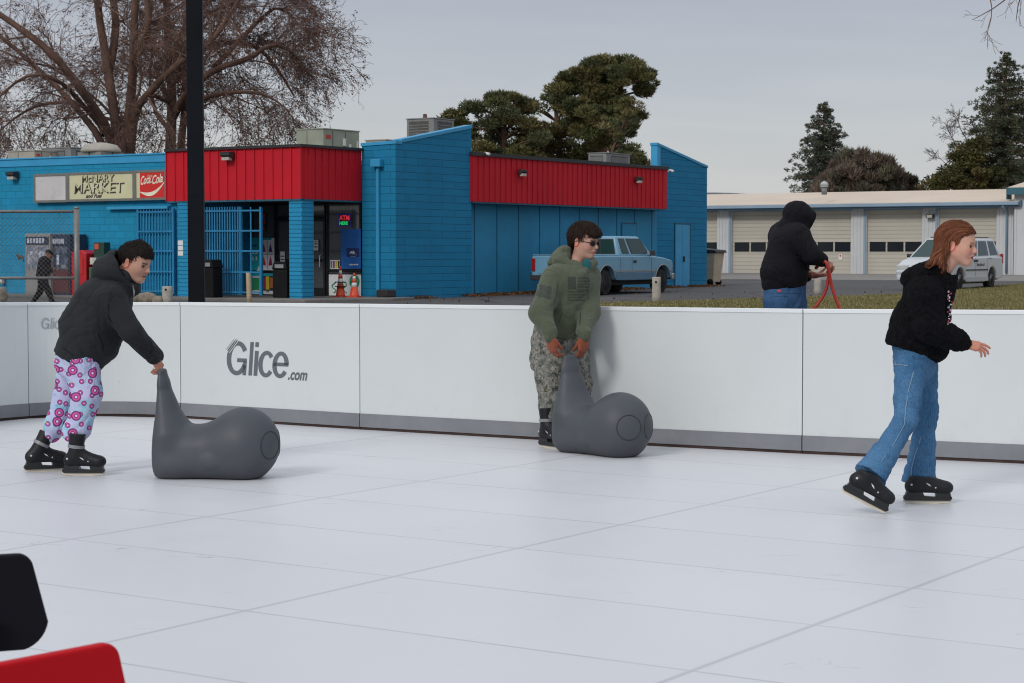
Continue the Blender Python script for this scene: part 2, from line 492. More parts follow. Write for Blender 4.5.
V = np.stack([np.stack([X-np.cos(a)*wd, Y-np.sin(a)*wd, Z], 1), np.stack([X+np.cos(a)*wd, Y+np.sin(a)*wd, Z], 1), np.stack([X+lean[:, 0], Y+lean[:, 1], Z+hgt], 1)], 1).reshape(-1, 3)
pal = np.array([(.21, .195, .085), (.31, .265, .14), (.14, .15, .055), (.26, .225, .105)])
cc = np.repeat(pal[rs.randint(0, 4, len(X))]*rs.uniform(.7, 1.3, (len(X), 1)), 3, axis=0)
o = np_mesh('grass', V, np.arange(len(V)).reshape(-1, 3), m_blade, smooth=False, col=cc)
tag(o, 'short dry winter grass on the verge beyond the rink', 'grass', kind='stuff')

# ---------------------------------------------------------------- the rink
m_ice, t, b = newmat('rink_plastic', .42, spec=.45)
co = t.coord('Object'); cx = t.xyz(co)
aa = R(56.35); ca, sa = math.cos(aa), math.sin(aa)
along = t.math('ADD', t.math('MULTIPLY', cx[0], ca), t.math('MULTIPLY', cx[1], sa))       # runs away from the camera
across = t.math('SUBTRACT', t.math('MULTIPLY', cx[0], sa), t.math('MULTIPLY', cx[1], ca))
wob = t.math('MULTIPLY', t.math('SUBTRACT', t.noise(co, .8, 3), .5), .006)
def seam(v, off, per, wd):
    q = t.math('FRACT', t.math('DIVIDE', t.math('ADD', t.math('SUBTRACT', v, off), wob), per))
    q = t.math('MINIMUM', q, t.math('SUBTRACT', 1.0, q)); q = t.math('MULTIPLY', q, per)
    return t.ramp(q, [(0, (1,)*3), (wd, (0,)*3)])
sA = seam(across, -5.238, 2.045, .020); sB = seam(along, 6.92, 1.0, .013)
gate = t.ramp(t.noise(co, 1.3, 4, .6), [(.3, (.45,)*3), (.7, (1,)*3)])
base = t.ramp(t.noise(co, .35, 4, .5), [(.3, (.62, .636, .662)), (.7, (.67, .684, .704))])
# single panels differ a little
cellv = t.comb(t.math('FLOOR', t.math('DIVIDE', t.math('SUBTRACT', across, -5.238), 2.045)), t.math('FLOOR', t.math('SUBTRACT', along, 6.92)))
wn = t.n.new('ShaderNodeTexWhiteNoise'); wn.noise_dimensions = '2D'; t.link(cellv, wn.inputs['Vector'])
base = t.mix(.5, base, t.mix(1.0, base, t.ramp(wn.outputs['Value'], [(0, (.95, .955, .96)), (1, (1, 1, 1))]), 'MULTIPLY'))
scr = t.n.new('ShaderNodeTexVoronoi'); scr.feature = 'DISTANCE_TO_EDGE'; scr.inputs['Scale'].default_value = 1.1
t.link(t.mix(.25, t.coord('Object', scale=(.35, 2.4, 1), rot=(0, 0, R(20))), t.noise(co, 2.5, 5, .6, 1.5)), scr.inputs['Vector'])
scm = t.math('MULTIPLY', t.ramp(scr.outputs['Distance'], [(0, (1,)*3), (.006, (0,)*3)]), t.ramp(t.noise(co, 2.2, 5, .7), [(.56, (0,)*3), (.68, (.95,)*3)]))
spk = t.math('MULTIPLY', t.ramp(t.noise(co, 30, 3, .8), [(.68, (0,)*3), (.80, (1,)*3)]), .14)
seams = t.math('MAXIMUM', t.math('MULTIPLY', sA, .42), t.math('MULTIPLY', t.math('MULTIPLY', sB, gate), .58))
dk = t.math('MAXIMUM', t.math('MAXIMUM', seams, scm), spk)
t.link(t.mix(dk, base, (.19, .20, .24)), b.inputs['Base Color'])
t.link(t.ramp(t.noise(co, 3, 5, .7), [(.3, (.36,)*3), (.7, (.42,)*3)]), b.inputs['Roughness'])
hb = t.math('ADD', t.math('MULTIPLY', dk, -1.0), t.math('MULTIPLY', t.noise(co, 140, 3), .3))
t.link(t.bump(hb, .25, .004), b.inputs['Normal'])
BP = [(-60, 428), (29, 418.5), (100, 416.2), (181, 418.0), (360, 429.5), (581, 442.3), (802, 453.7), (1040, 464.5)]
BW = [tuple(G(*q)[:2]) for q in BP]
BWx = (BW[-1][0]+1.9*.80, BW[-1][1]-1.9*.6)
BW0 = (-5.35, 14.2)
mb = MB()
fl = [BW0, BW[0], BW[1], BW[2], BW[3], BW[4], BW[5], BW[6], BW[7], BWx, (5.6, 1.0), (-4.6, 1.0)][::-1]
mb.add([(x, y, 0) for x, y in fl], [tuple(range(len(fl)))])
mb.prism([(x, y) for x, y in fl], 'z', -.002, -.03)
o = mb.build('rink_floor', m_ice); o['kind'] = 'structure'

m_board, t, b = newmat('board_white', .34, spec=.45)
co = t.coord('Object'); n = t.noise(co, .9, 4, .5)
c = t.ramp(n, [(.3, (.575, .612, .618)), (.7, (.62, .655, .66))])
v = t.n.new('ShaderNodeTexVoronoi'); v.feature = 'DISTANCE_TO_EDGE'; v.inputs['Scale'].default_value = 2.2
t.link(t.mix(.3, t.coord('Object', scale=(1, 1, 1.6), rot=(.3, .5, .2)), t.noise(co, 2, 5, .7, 2)), v.inputs['Vector'])
mk_ = t.math('MULTIPLY', t.ramp(v.outputs['Distance'], [(0, (1,)*3), (.004, (0,)*3)]), t.ramp(t.noise(co, 2.7, 4, .7), [(.6, (0,)*3), (.68, (.45,)*3)]))
low = t.ramp(t.xyz(co)[2], [(.13, (.5,)*3), (.45, (0,)*3)])
sm = t.math('MULTIPLY', t.ramp(t.noise(co, 6, 6, .75), [(.5, (0,)*3), (.72, (1,)*3)]), t.math('ADD', low, .10))
t.link(t.mix(t.math('MAXIMUM', mk_, t.math('MULTIPLY', sm, .22)), c, (.30, .32, .33)), b.inputs['Base Color'])
t.link(t.bump(t.noise(t.coord('Object', scale=(1, 1, .6)), 1.7, 3), .12, .02), b.inputs['Normal'])
m_cap = mat('board_cap', (.72, .75, .77), .4, .04, 2)
m_kick = mat('board_kick', (.185, .195, .215), .55, .1, 2.5, dirt=.35, dirtc=(.28, .28, .29))
m_gap = mat('board_foot', (.045, .024, .02), .8, .4, 3)
m_logo = mat('logo_grey', (.115, .13, .15), .5, .04, 4)
m_logo2 = mat('logo_faint', (.33, .365, .385), .5, .04, 4)
def catmull(pts, n=10):
    out = []
    for i in range(len(pts)-1):
        p0 = pts[max(i-1, 0)]; p1 = pts[i]; p2 = pts[i+1]; p3 = pts[min(i+2, len(pts)-1)]
        for k in range(n):
            s = k/n
            out.append(tuple(.5*((2*p1[j])+(-p0[j]+p2[j])*s+(2*p0[j]-5*p1[j]+4*p2[j]-p3[j])*s*s+(-p0[j]+3*p1[j]-3*p2[j]+p3[j])*s**3) for j in range(len(p1))))
    out.append(tuple(pts[-1])); return out
class Curve2:
    "a board's footline with distance along it"
    def __init__(s, pts): s.p = np.array(pts); s.d = np.concatenate([[0], np.cumsum(np.linalg.norm(np.diff(s.p, axis=0), axis=1))])
    def at(s, u):
        x = np.interp(u, s.d, s.p[:, 0]); y = np.interp(u, s.d, s.p[:, 1])
        i = min(max(np.searchsorted(s.d, u)-1, 0), len(s.p)-2); q = s.p[i+1]-s.p[i]; q = q/np.linalg.norm(q)
        return x, y, q
def wallmesh(cv, us, z0, z1, o0, o1):
    "upright strip following the curve between offsets o0 (front) and o1 (back); z1 may be a function of u"
    mb = MB(); n = len(us); vs = []
    for u in us:
        x, y, q = cv.at(u); nx, ny = q[1], -q[0]                     # towards the rink
        zt = z1(u) if callable(z1) else z1; zb = z0(u) if callable(z0) else z0
        for o, zz in ((o0, zb), (o0, zt), (o1, zt), (o1, zb)): vs.append((x+nx*o, y+ny*o, zz))
    fs = []
    for i in range(n-1):
        for k in range(4): fs.append((i*4+k, i*4+(k+1) % 4, (i+1)*4+(k+1) % 4, (i+1)*4+k))
    fs += [(0, 3, 2, 1), ((n-1)*4, (n-1)*4+1, (n-1)*4+2, (n-1)*4+3)]
    mb.add(vs, [f[::-1] for f in fs]); return mb
def text_verts(body, size, bold=0.0, shear=0.0, xs=1.0, spacing=1.0):
    c = bpy.data.curves.new('lettering', 'FONT'); c.body = body; c.size = size; c.offset = bold; c.shear = shear; c.resolution_u = 4; c.space_character = spacing
    o = bpy.data.objects.new('lettering', c); COL.objects.link(o); dg = bpy.context.evaluated_depsgraph_get()
    me = bpy.data.meshes.new_from_object(o.evaluated_get(dg))
    V = np.array([v.co[:] for v in me.vertices])*np.array([xs, 1, 1]); F = [tuple(p.vertices) for p in me.polygons]
    bpy.data.objects.remove(o); bpy.data.curves.remove(c); bpy.data.meshes.remove(me)
    return V, F
def topz(px): return float(np.interp(px, [-100, 0, 181, 360, 802, 1040, 1200], [302, 302.3, 302.2, 303.8, 308.9, 310.2, 311]))
def px_of(x, y): return 512+FPX*x/(y*math.cos(PITCH))
def board(pts, label, curved=False, logo=None):
    cv = Curve2(pts); L = cv.d[-1]
    us = np.linspace(.004, L-.004, 25 if curved else 2)
    o0 = thing('rink_board', label, 'rink board', (pts[0][0], pts[0][1], 0), group='white rink boards')
    def zt(u):
        x, y, _ = cv.at(u); return P(512, topz(px_of(x, y)), y)[2]
    mid = Curve2(cv.p-np.array(pts[0]))
    def mk(name, z0, z1, a, b_, m, bev=0):
        q = wallmesh(mid, us, z0, z1, a, b_); return q.build(name, m, o0, bevel=bev)
    mk('panel', .132, lambda u: zt(u)-.03, 0, -.04, m_board)
    mk('top_rail', lambda u: zt(u)-.03, zt, .006, -.055, m_cap, .003)
    mk('kick_strip', .022, .132, .005, -.045, m_kick)
    mk('foot', -.0, .022, -.004, -.04, m_gap)
    # joint post at the back
    x, y, q = mid.at(L*.5)
    for u in (.06, L-.06):
        x, y, q = mid.at(u); nx, ny = q[1], -q[0]
        s = MB(); s.prism([(x-nx*.06+q[0]*.02, y-ny*.06+q[1]*.02), (x-nx*.06-q[0]*.02, y-ny*.06-q[1]*.02), (x-nx*.10-q[0]*.02, y-ny*.10-q[1]*.02), (x-nx*.10+q[0]*.02, y-ny*.10+q[1]*.02)], 'z', 0, .95)
        s.build('back_post', m_kick, o0)
    if logo: logo(o0, mid)
    return o0
def letters(mb, cv, V, F, u0, z0, off=.003, m=0):
    vs = []
    for v in V:
        x, y, q = cv.at(u0+v[0]); vs.append((x+q[1]*off, y-q[0]*off, z0+v[1]))
    mb.add(vs, F, m)
def ringpoly(cx, cz, rx, rz, tx, tz, a0, a1, n=22):
    o = []; i_ = []
    for k in range(n+1):
        a = R(a0+(a1-a0)*k/n); o.append((cx+rx*math.cos(a), cz+rz*math.sin(a), 0)); i_.append((cx+(rx-tx)*math.cos(a), cz+(rz-tz)*math.sin(a), 0))
    return np.array(o+i_), [(k, k+1, n+2+k, n+1+k) for k in range(n)]
def glice(par, cv, u0, z0, s, m):
    "Glice.com lettering: u0 left end, z0 baseline, s cap height"
    mb = MB(); sh = .09
    def put(V, F, off=.003, q=None):
        V = np.array(V, float)*s; V[:, 0] += V[:, 1]*sh; letters(q or mb, cv, V, F, u0, z0, off)
    def rect(x0, z0_, x1, z1_, **k): put([(x0, z0_, 0), (x1, z0_, 0), (x1, z1_, 0), (x0, z1_, 0)], [(0, 1, 2, 3)], **k)
    put(*ringpoly(.42, .5, .42, .515, .175, .130, 30, 305)); rect(.665, 0, .80, .42); rect(.42, .385, .80, .50); put(*ringpoly(.42, .5, .42, .515, .175, .130, 305, 335))
    x = .90; rect(x, 0, x+.135, 1.0); x += .20; rect(x, 0, x+.145, .74); rect(x, .86, x+.135, 1.0); x += .175
    put(*ringpoly(x+.30, .36, .315, .395, .165, .118, 38, 322)); x += .55
    put(*ringpoly(x+.30, .355, .315, .395, .165, .118, 0, 325)); rect(x+.03, .315, x+.60, .42)
    x += .62
    V, F = text_verts('.com', .46, .012, .2, .80); V[:, 0] -= V[:, 0].min(); V[:, 1] -= V[:, 1].min()
    put(V+np.array([x, -.08, 0]), F)
    mb.build('logo', m, par)
    q = MB(); r_ = MB()
    for i, (a, w_, L) in enumerate(((.0, .030, .58), (-.045, .024, .60), (-.09, .018, .50))):
        ax, az = .045+a*.9, .70+.04*i-.03
        dx, dz = .55*L, .62*L
        for k, (mbx, w2, o_) in enumerate(((q, .035, .005), (r_, w_, .0065))):
            sft = -.05 if k == 0 else 0
            put([(ax+sft*0-.0+(0 if k else .035), az+(0 if k else -.02), 0), (ax+w2+(0 if k else .035), az+(0 if k else -.02), 0), (ax+w2+dx+(0 if k else .035), az+dz+(0 if k else -.02), 0), (ax+dx+(0 if k else .035), az+dz+(0 if k else -.02), 0)], [(0, 1, 2, 3)], off=o_, q=mbx)
    q.build('logo_cut', m_board, par); r_.build('logo_stroke', m, par)
def on_line(cvabs, px, py):
    "distance along a footline and height of a picture point on that board"
    best = None
    for u in np.linspace(0, cvabs.d[-1], 400):
        x, y, _ = cvabs.at(u); e = abs(px_of(x, y)-px)
        if best is None or e < best[0]: best = (e, u, y)
    return best[1], P(px, py, best[2])[2]
lab = ['plain white rink board curving out of the frame at the left edge', 'curved white rink board with faint grey lettering behind the skater in donut trousers',
       'white rink board with large dark grey lettering', 'plain white rink board between the lettered board and the skater in green',
       'white rink board beside the skater in green, with the hooded man beyond its right end', 'white rink board directly behind the girl skater in flared jeans']
curvepts = catmull([BW0, BW[0], BW[1], BW[2], BW[3], (BW[3][0]+.9, BW[3][1]-.62)], 12)
seg0 = [p for p in curvepts[:25]]; seg1 = curvepts[24:49]
def lg_left(o, cv):
    u, zz = on_line(Curve2(seg1), 40, 329.0); glice(o, cv, u, zz, .095, m_logo2)
def lg_main(o, cv):
    u, zz = on_line(Curve2([BW[3], BW[4]]), 225.3, 374.3); glice(o, cv, u, zz, .285, m_logo)
board(seg0, lab[0], True); board(seg1, lab[1], True, lg_left)
board([BW[3], BW[4]], lab[2], False, lg_main)
board([BW[4], BW[5]], lab[3]); board([BW[5], BW[6]], lab[4]); board([BW[6], BW[7]], lab[5])
# ---------------------------------------------------------------- blue corner store
C0 = np.array([-5.71, 53.0]); SA = R(-33); E1 = np.array([math.cos(SA), math.sin(SA)]); EV = np.array([-math.sin(SA), math.cos(SA)])
def loc2w(lx, ly): return C0+E1*lx+EV*ly
def lx_at(px, ly):                      # local x of a picture column on the plane y = ly
    k = (px-512)/FPX; B_ = C0+EV*ly; return (k*B_[1]-B_[0])/(E1[0]-k*E1[1])
def ly_at(px, lx):
    k = (px-512)/FPX; B_ = C0+E1*lx; return (k*B_[1]-B_[0])/(EV[0]-k*EV[1])
def z_at(py, lx, ly):
    w_ = loc2w(lx, ly); return P(512, py, w_[1])[2]
def blockmat(name, c, bw, bh, mort=.75, bump=.5, dirt=.3, var=.1):
    m, t, b = newmat(name, .72, spec=.22)
    o = t.xyz(t.coord('Object')); v = t.comb(t.math('ADD', o[0], o[1]), o[2])
    br = t.n.new('ShaderNodeTexBrick'); t.link(v, br.inputs['Vector']); br.inputs['Scale'].default_value = 1.0
    br.inputs['Brick Width'].default_value = bw; br.inputs['Row Height'].default_value = bh; br.inputs['Mortar Size'].default_value = .012
    br.inputs['Mortar Smooth'].default_value = .6
    br.inputs['Color1'].default_value = (*[x*(1+var*.6) for x in c], 1); br.inputs['Color2'].default_value = (*[x*(1-var*.6) for x in c], 1)
    br.inputs['Mortar'].default_value = (*[x*mort for x in c], 1)
    co = t.coord('Object')
    n = t.noise(co, .7, 6, .65)
    col = t.mix(1.0, br.outputs['Color'], t.ramp(n, [(.3, (1-var,)*3), (.7, (1,)*3)]), 'MULTIPLY')
    st = t.math('MULTIPLY', t.ramp(t.noise(t.coord('Object', scale=(1.2, 1.2, .25)), 1.6, 5, .7), [(.55, (0,)*3), (.78, (1,)*3)]), dirt)
    col = t.mix(st, col, tuple(x*.45 for x in c))
    sp = t.math('MULTIPLY', t.ramp(t.noise(co, 2.6, 3, .5), [(.70, (0,)*3), (.76, (1,)*3)]), .45)
    col = t.mix(sp, col, tuple(.6*x+.02 for x in c))
    t.link(col, b.inputs['Base Color'])
    h = t.math('ADD', br.outputs['Fac'], t.math('MULTIPLY', t.noise(co, 25, 4), -.35))
    t.link(t.bump(h, -bump if False else bump, -.012), b.inputs['Normal'])
    return m
BLUE = (.012, .20, .40)
m_blk = blockmat('blue_block', (.014, .26, .455), .41, .205)
m_blkd = blockmat('blue_long_block', (.010, .20, .38), 1.23, .205, .62, .6)
m_brk = blockmat('blue_brick', (.020, .27, .50), .9, .115, .55, 1.0)
m_pan = mat('blue_panel', (.008, .165, .35), .7, spec=.2, var=.12, scale=.8, bump=.1, bscale=20, dirt=.25, dirtc=(.01, .09, .18)) if 0 else mat('blue_panel', (.013, .225, .41), .7, .12, .8, .1, 20, dirt=.25, dirtc=(.01, .09, .18))
m_trim = mat('blue_trim', (.03, .30, .55), .5, .08, 2)
m_bar = mat('blue_iron', (.014, .19, .38), .5, .15, 3)
m_red = mat('red_metal', (.53, .012, .024), .6, .07, .7, spec=.2, dirt=.12, dirtc=(.25, .01, .015))
m_blackcap = mat('black_cap', (.02, .02, .022), .6, .2, 2)
m_glass, t, b = newmat('dark_glass', .06, spec=.6)
b.inputs['Base Color'].default_value = (.085, .092, .10, 1)  # base lightened to stand in for grey reflections on the panes
m_frame = mat('dark_frame', (.012, .013, .016), .4, .2, 3)
m_roofm = mat('roof_gravel', (.25, .24, .22), .9, .2, 2)
m_white = mat('white_paint', (.7, .7, .68), .5, .06, 2)
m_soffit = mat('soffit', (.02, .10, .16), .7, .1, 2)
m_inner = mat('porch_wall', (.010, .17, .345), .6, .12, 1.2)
store = thing('store_building', 'long blue painted block store with red metal canopies and slanted wing walls', 'building', (C0[0], C0[1], 0), SA)
def sb(name, mbx, m, par=store, **k): return mbx.build(name, m, par, **k)
ZT = z_at(153.2, -4.9, .15)
LX0 = -20.0
PX = -4.1                               # the front wall ends at the porch
q = MB(); q.box((LX0, .15, -.1), (PX, .45, ZT-.24)); sb('front_wall', q, m_blk)
q = MB(); q.box((LX0, .12, ZT-.24), (PX+.02, .47, ZT-.03)); q.box((LX0, .09, ZT-.03), (PX+.04, .5, ZT+.02)); sb('parapet_band', q, m_trim, bevel=.01)
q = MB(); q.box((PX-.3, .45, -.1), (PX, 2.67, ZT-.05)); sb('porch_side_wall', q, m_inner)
# roof deck and rear of the building
q = MB(); q.prism([(LX0, .45), (PX, .45), (PX, 2.9), (.02, 2.9), (.02, 6.2), (.6, 6.2), (.6, 22.2), (-3, 22.2), (LX0, 16)], 'z', 3.9, 4.05); sb('roof', q, m_roofm)
q = MB(); q.box((LX0, 16, -.1), (-3, 16.3, 4.2)); q.box((-3.3, 16, -.1), (-3, 22.4, 4.2)); q.box((LX0-.3, .15, -.1), (LX0, 16.3, 4.2)); q.box((-3, 22.1, -.1), (.6, 22.4, 4.2)); sb('rear_wall', q, m_blk)
# porch: floor step, storefront
q = MB(); q.prism([(LX0, -1.0), (.9, -1.0), (1.9, 1.6), (1.9, 2.6), (0, 2.9), (LX0, 2.9)], 'z', -.05, .19); sw = q.build('sidewalk', m_walk, None, bevel=.02); sw.location = (C0[0], C0[1], 0); sw.rotation_euler = (0, 0, SA); sw['kind'] = 'structure'
FY = 2.67
q = MB(); q.box((PX, FY+.10, .15), (0, FY+.3, 3.9)); sb('storefront_backing', q, m_frame)
fx = lambda px: lx_at(px, FY)
ztop = 2.86
def window(x0, x1, z0, z1, mull=(), horiz=(), fw=.05):
    f = MB()
    for a in [x0, *mull, x1-fw]: f.box((a, FY-.02, z0), (a+fw, FY+.06, z1))
    for a in [z0, *horiz, z1-fw]: f.box((x0+fw, FY-.018, a), (x1-fw, FY+.058, a+fw))
    fr = sb('window', f, m_frame)
    g = MB(); g.box((x0+.01, FY+.03, z0+.01), (x1-.01, FY+.05, z1-.01)); g.build('pane', m_glass, fr)
    return fr
window(PX+.05, fx(276), .2, ztop, mull=(fx(262),), horiz=(z_at(272, -3.5, FY),))
def door(x0, x1):
    f = MB(); fw = .07
    f.box((x0, FY-.03, .2), (x0+fw, FY+.07, 2.42)); f.box((x1-fw, FY-.03, .2), (x1, FY+.07, 2.42))
    f.box((x0+fw, FY-.028, 2.33), (x1-fw, FY+.068, 2.42)); f.box((x0+fw, FY-.028, .2), (x1-fw, FY+.068, .42)); f.box((x0+fw, FY-.028, 1.18), (x1-fw, FY+.068, 1.25))
    d = sb('door', f, m_frame)
    g = MB(); g.box((x0+.04, FY+.02, .25), (x1-.04, FY+.04, 2.4)); g.build('pane', m_glass, d)
    h = MB(); h.tube([(x1-.16, FY-.03, 1.0), (x1-.16, FY-.09, 1.02), (x1-.16, FY-.09, 1.34), (x1-.16, FY-.03, 1.36)], .012, 6); h.build('handle', m_white, d)
    return d
door(fx(276)+.02, fx(276)+1.0); door(fx(276)+1.02, fx(326))
window(fx(276)+.02, fx(326), 2.45, ztop, mull=(fx(276)+1.0,))
window(fx(326)+.03, -.02, .2, ztop, mull=(), horiz=(z_at(271, -1, FY),))
# corner pillar (rugged long brick) and canopy
q = MB(); q.box((-.45, .02, .15), (0, .52, 2.93)); sb('pillar', q, m_brk)
q = MB(); q.box((PX-.42, .0, .15), (PX, .5, 2.93)); sb('pillar', q, m_brk)
CX0 = lx_at(168, 0); zb, zt_ = z_at(198.7, 0, 0), z_at(146.8, 0, 0)
q = MB(); q.box((CX0, -.02, zb), (0, .12, zt_)); q.box((-.12, .12, zb), (.02, FY-.01, zt_))
n = 15
for i in range(n+1):
    x = CX0+(0-CX0)*i/n; q.box((x-.016, -.05, zb), (x+.016, -.02, zt_))
for i in range(1, 9):
    y = FY*i/9; q.box((.02, y-.016, zb), (.05, y+.016, zt_))
can = sb('canopy', q, m_red)
q = MB(); q.box((CX0-.03, -.09, zt_), (.06, .15, zt_+.075)); q.box((-.15, .15, zt_), (.09, FY, zt_+.075)); q.build('coping', m_blackcap, can)
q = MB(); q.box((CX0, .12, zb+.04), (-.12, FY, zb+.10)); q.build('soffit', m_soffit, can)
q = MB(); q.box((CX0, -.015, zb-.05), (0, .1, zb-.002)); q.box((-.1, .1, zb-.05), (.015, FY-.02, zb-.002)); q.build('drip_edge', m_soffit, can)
# barred gates
def bars(x0, x1, z0, z1, y, n, rails, name='barred_gate'):
    q = MB()
    for i in range(n+1):
        x = x0+(x1-x0)*i/n; r_ = .018 if 0 < i < n else .035
        q.box((x-r_, y-r_, z0), (x+r_, y+r_, z1))
    for z in rails: q.box((x0, y-.042, z-.022), (x1, y-.005, z+.022))
    return sb(name, q, m_bar)
zr = [z_at(p_, -3, .1) for p_ in (211, 231, 251, 272, 292)]
bars(lx_at(139, .05), lx_at(174, .05), .25, z_at(208.5, -5, .05), .05, 12, zr)
bars(lx_at(190.5, .12), lx_at(241, .12), .25, z_at(207, -3, .12), .12, 20, zr)
bars(lx_at(241.5, .12), lx_at(261.5, .12), .25, z_at(207, -2, .12), .12, 2, zr)
q = MB(); q.box((lx_at(110, .1), 0, z_at(209, -6, 0)), (CX0, .14, z_at(206.3, -6, 0))); sb('ledge', q, m_trim)
# gate backing: plain blue wall showing between the bars is the porch side wall
# wing wall one: front face plus rising side
W1 = 1.2; y0, y1 = FY, ly_at(471.5, W1)
za, zc, zd = z_at(146.3, 0, y0), z_at(143.6, W1, y0), z_at(128.2, W1, y1)
q = MB(); q.prism([(.02, -.1), (W1-.002, -.1), (W1-.002, zc), (.02, za)], 'y', y0, y0+.25); q.prism([(y0+.25, -.1), (y1, -.1), (y1, zd), (y0+.25, zc+(zd-zc)*.25/(y1-y0))], 'x', W1-.25, W1); q.prism([(y0+.0, 3.9), (y0+.25, 3.9), (y0+.25, zc+(zd-zc)*.25/(y1-y0)), (y0, zc)], 'x', W1-.002, W1)
q.box((W1-.004, y0+.001, -.1), (W1, y0+.25, 3.9)); sb('wing_wall', q, m_blkd)
q = MB(); q.box((.02, y0+.25, 3.0), (W1-.25, y1, 4.02)); sb('roof_infill', q, m_roofm)
q = MB(); e = .03
q.prism([(-.0, za), (W1+e, zc), (W1+e, zc+.09), (.0, za+.09)], 'y', y0-e, y0+.27); q.prism([(y0+.27, zc+(zd-zc)*.27/(y1-y0)), (y1+.01, zd), (y1+.01, zd+.10), (y0+.27, zc+(zd-zc)*.27/(y1-y0)+.09)], 'x', W1-.27, W1+e); sb('wing_coping', q, m_trim)
# downspout on it
dx = lx_at(377.5, y0-.1)
q = MB(); q.box((dx-.05, y0-.10, .35), (dx+.04, y0-.005, z_at(166, 0, y0))); ds = sb('downspout', q, m_trim, bevel=.01)
q = MB(); q.box((dx-.17, y0-.2, z_at(167.5, 0, y0)), (dx+.16, y0-.004, z_at(160, 0, y0))); q.build('rain_head', m_trim, ds, bevel=.01)
q = MB(); q.box((lx_at(379.5, y0-.3), y0-.45, .2), (lx_at(390, y0-.3), y0-.03, .40)); tag(q.build('utility_box', m_blackcap, None, bevel=.02), 'low black box on the ground at the foot of the blue downspout', 'utility box')
bx = bpy.data.objects['utility_box']; bx.location = (C0[0], C0[1], 0); bx.rotation_euler = (0, 0, SA)
# long side: panel wall, fascia, doors, second wing wall
WX = .8; yE = ly_at(657, WX); yF = ly_at(666.5, 1.25); yT = ly_at(706.5, WX)
q = MB(); q.box((.5, y1, -.1), (WX, yE, 4.0)); sidew = sb('side_wall', q, m_pan)
q = MB(); y = y1+.75
while y < yE-.2: q.box((WX-.002, y-.018, .1), (WX+.012, y+.018, 3.0)); y += 1.22
q.build('groove_shade', mat('groove_blue', (.006, .09, .19), .7), sidew)  # shade of the panel grooves painted as darker raised strips
z2b, z2t = z_at(201.4, 1.25, y1), z_at(155.5, 1.25, y1)
q = MB(); q.box((.75, y1-.06, z2b), (1.25, yF, z2t))
y = y1
while y < yF: q.box((1.25, y-.014, z2b), (1.275, y+.014, z2t)); y += .30
can = sb('canopy', q, m_red)
q = MB(); q.box((.72, y1-.09, z2t), (1.31, yF+.03, z2t+.11)); q.build('coping', m_blackcap, can)
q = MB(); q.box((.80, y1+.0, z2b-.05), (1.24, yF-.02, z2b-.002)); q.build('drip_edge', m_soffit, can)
zp, zq = z_at(145.2, WX, yE), z_at(168, WX, yT)
q = MB(); q.prism([(yE-.02, -.1), (yT, -.1), (yT, zq), (yE-.02, zp)], 'x', WX-.24, WX-.001 if False else WX+.002); sb('wing_wall', q, m_blkd)
q = MB(); q.prism([(yE-.05, zp), (yT+.03, zq), (yT+.03, zq+.08), (yE-.05, zp+.09)], 'x', WX-.27, WX+.03); sb('wing_coping', q, m_trim)
q = MB(); q.box((WX-.25, yE-.025, 4.3), (WX+.01, yE+.2, zp-.02)); sb('wing_end', q, m_trim)
def sdoor(px0, px1, pyt, two=False):
    a, b_ = ly_at(px0, WX), ly_at(px1, WX); zt = z_at(pyt, WX, (a+b_)/2)
    f = MB(); x = WX+.004
    f.box((x, a-.05, .2), (x+.03, a, zt+.05)); f.box((x, b_, .2), (x+.03, b_+.05, zt+.05)); f.box((x, a, zt), (x+.03, b_, zt+.05))
    d = sb('door', f, m_soffit)
    g = MB(); m_ = (a+b_)/2
    g.box((x, a+.01, .2), (x+.02, m_-.008, zt-.01)); g.box((x, m_+.008, .2), (x+.02, b_-.01, zt-.01))
    g.build('door_leaf', m_trim, d)
    h = MB(); h.box((x+.02, m_+.05, 1.1), (x+.07, m_+.09, 1.3)); h.build('handle', m_frame, d)
sdoor(674.6, 689.2, 224.2); 
a, b_ = ly_at(621.5, WX), ly_at(635.5, WX)
f = MB(); f.box((WX+.004, a, .25), (WX+.03, b_, z_at(224, WX, a))); sb('door', f, m_pan)
f = MB(); zt = z_at(224, WX, a)
f.box((WX+.004, a-.06, .25), (WX+.018, a-.01, zt+.05)); f.box((WX+.004, b_+.01, .25), (WX+.018, b_+.06, zt+.05)); f.box((WX+.004, a-.01, zt+.005), (WX+.018, b_+.01, zt+.05)); sb('door_frame', f, m_soffit)

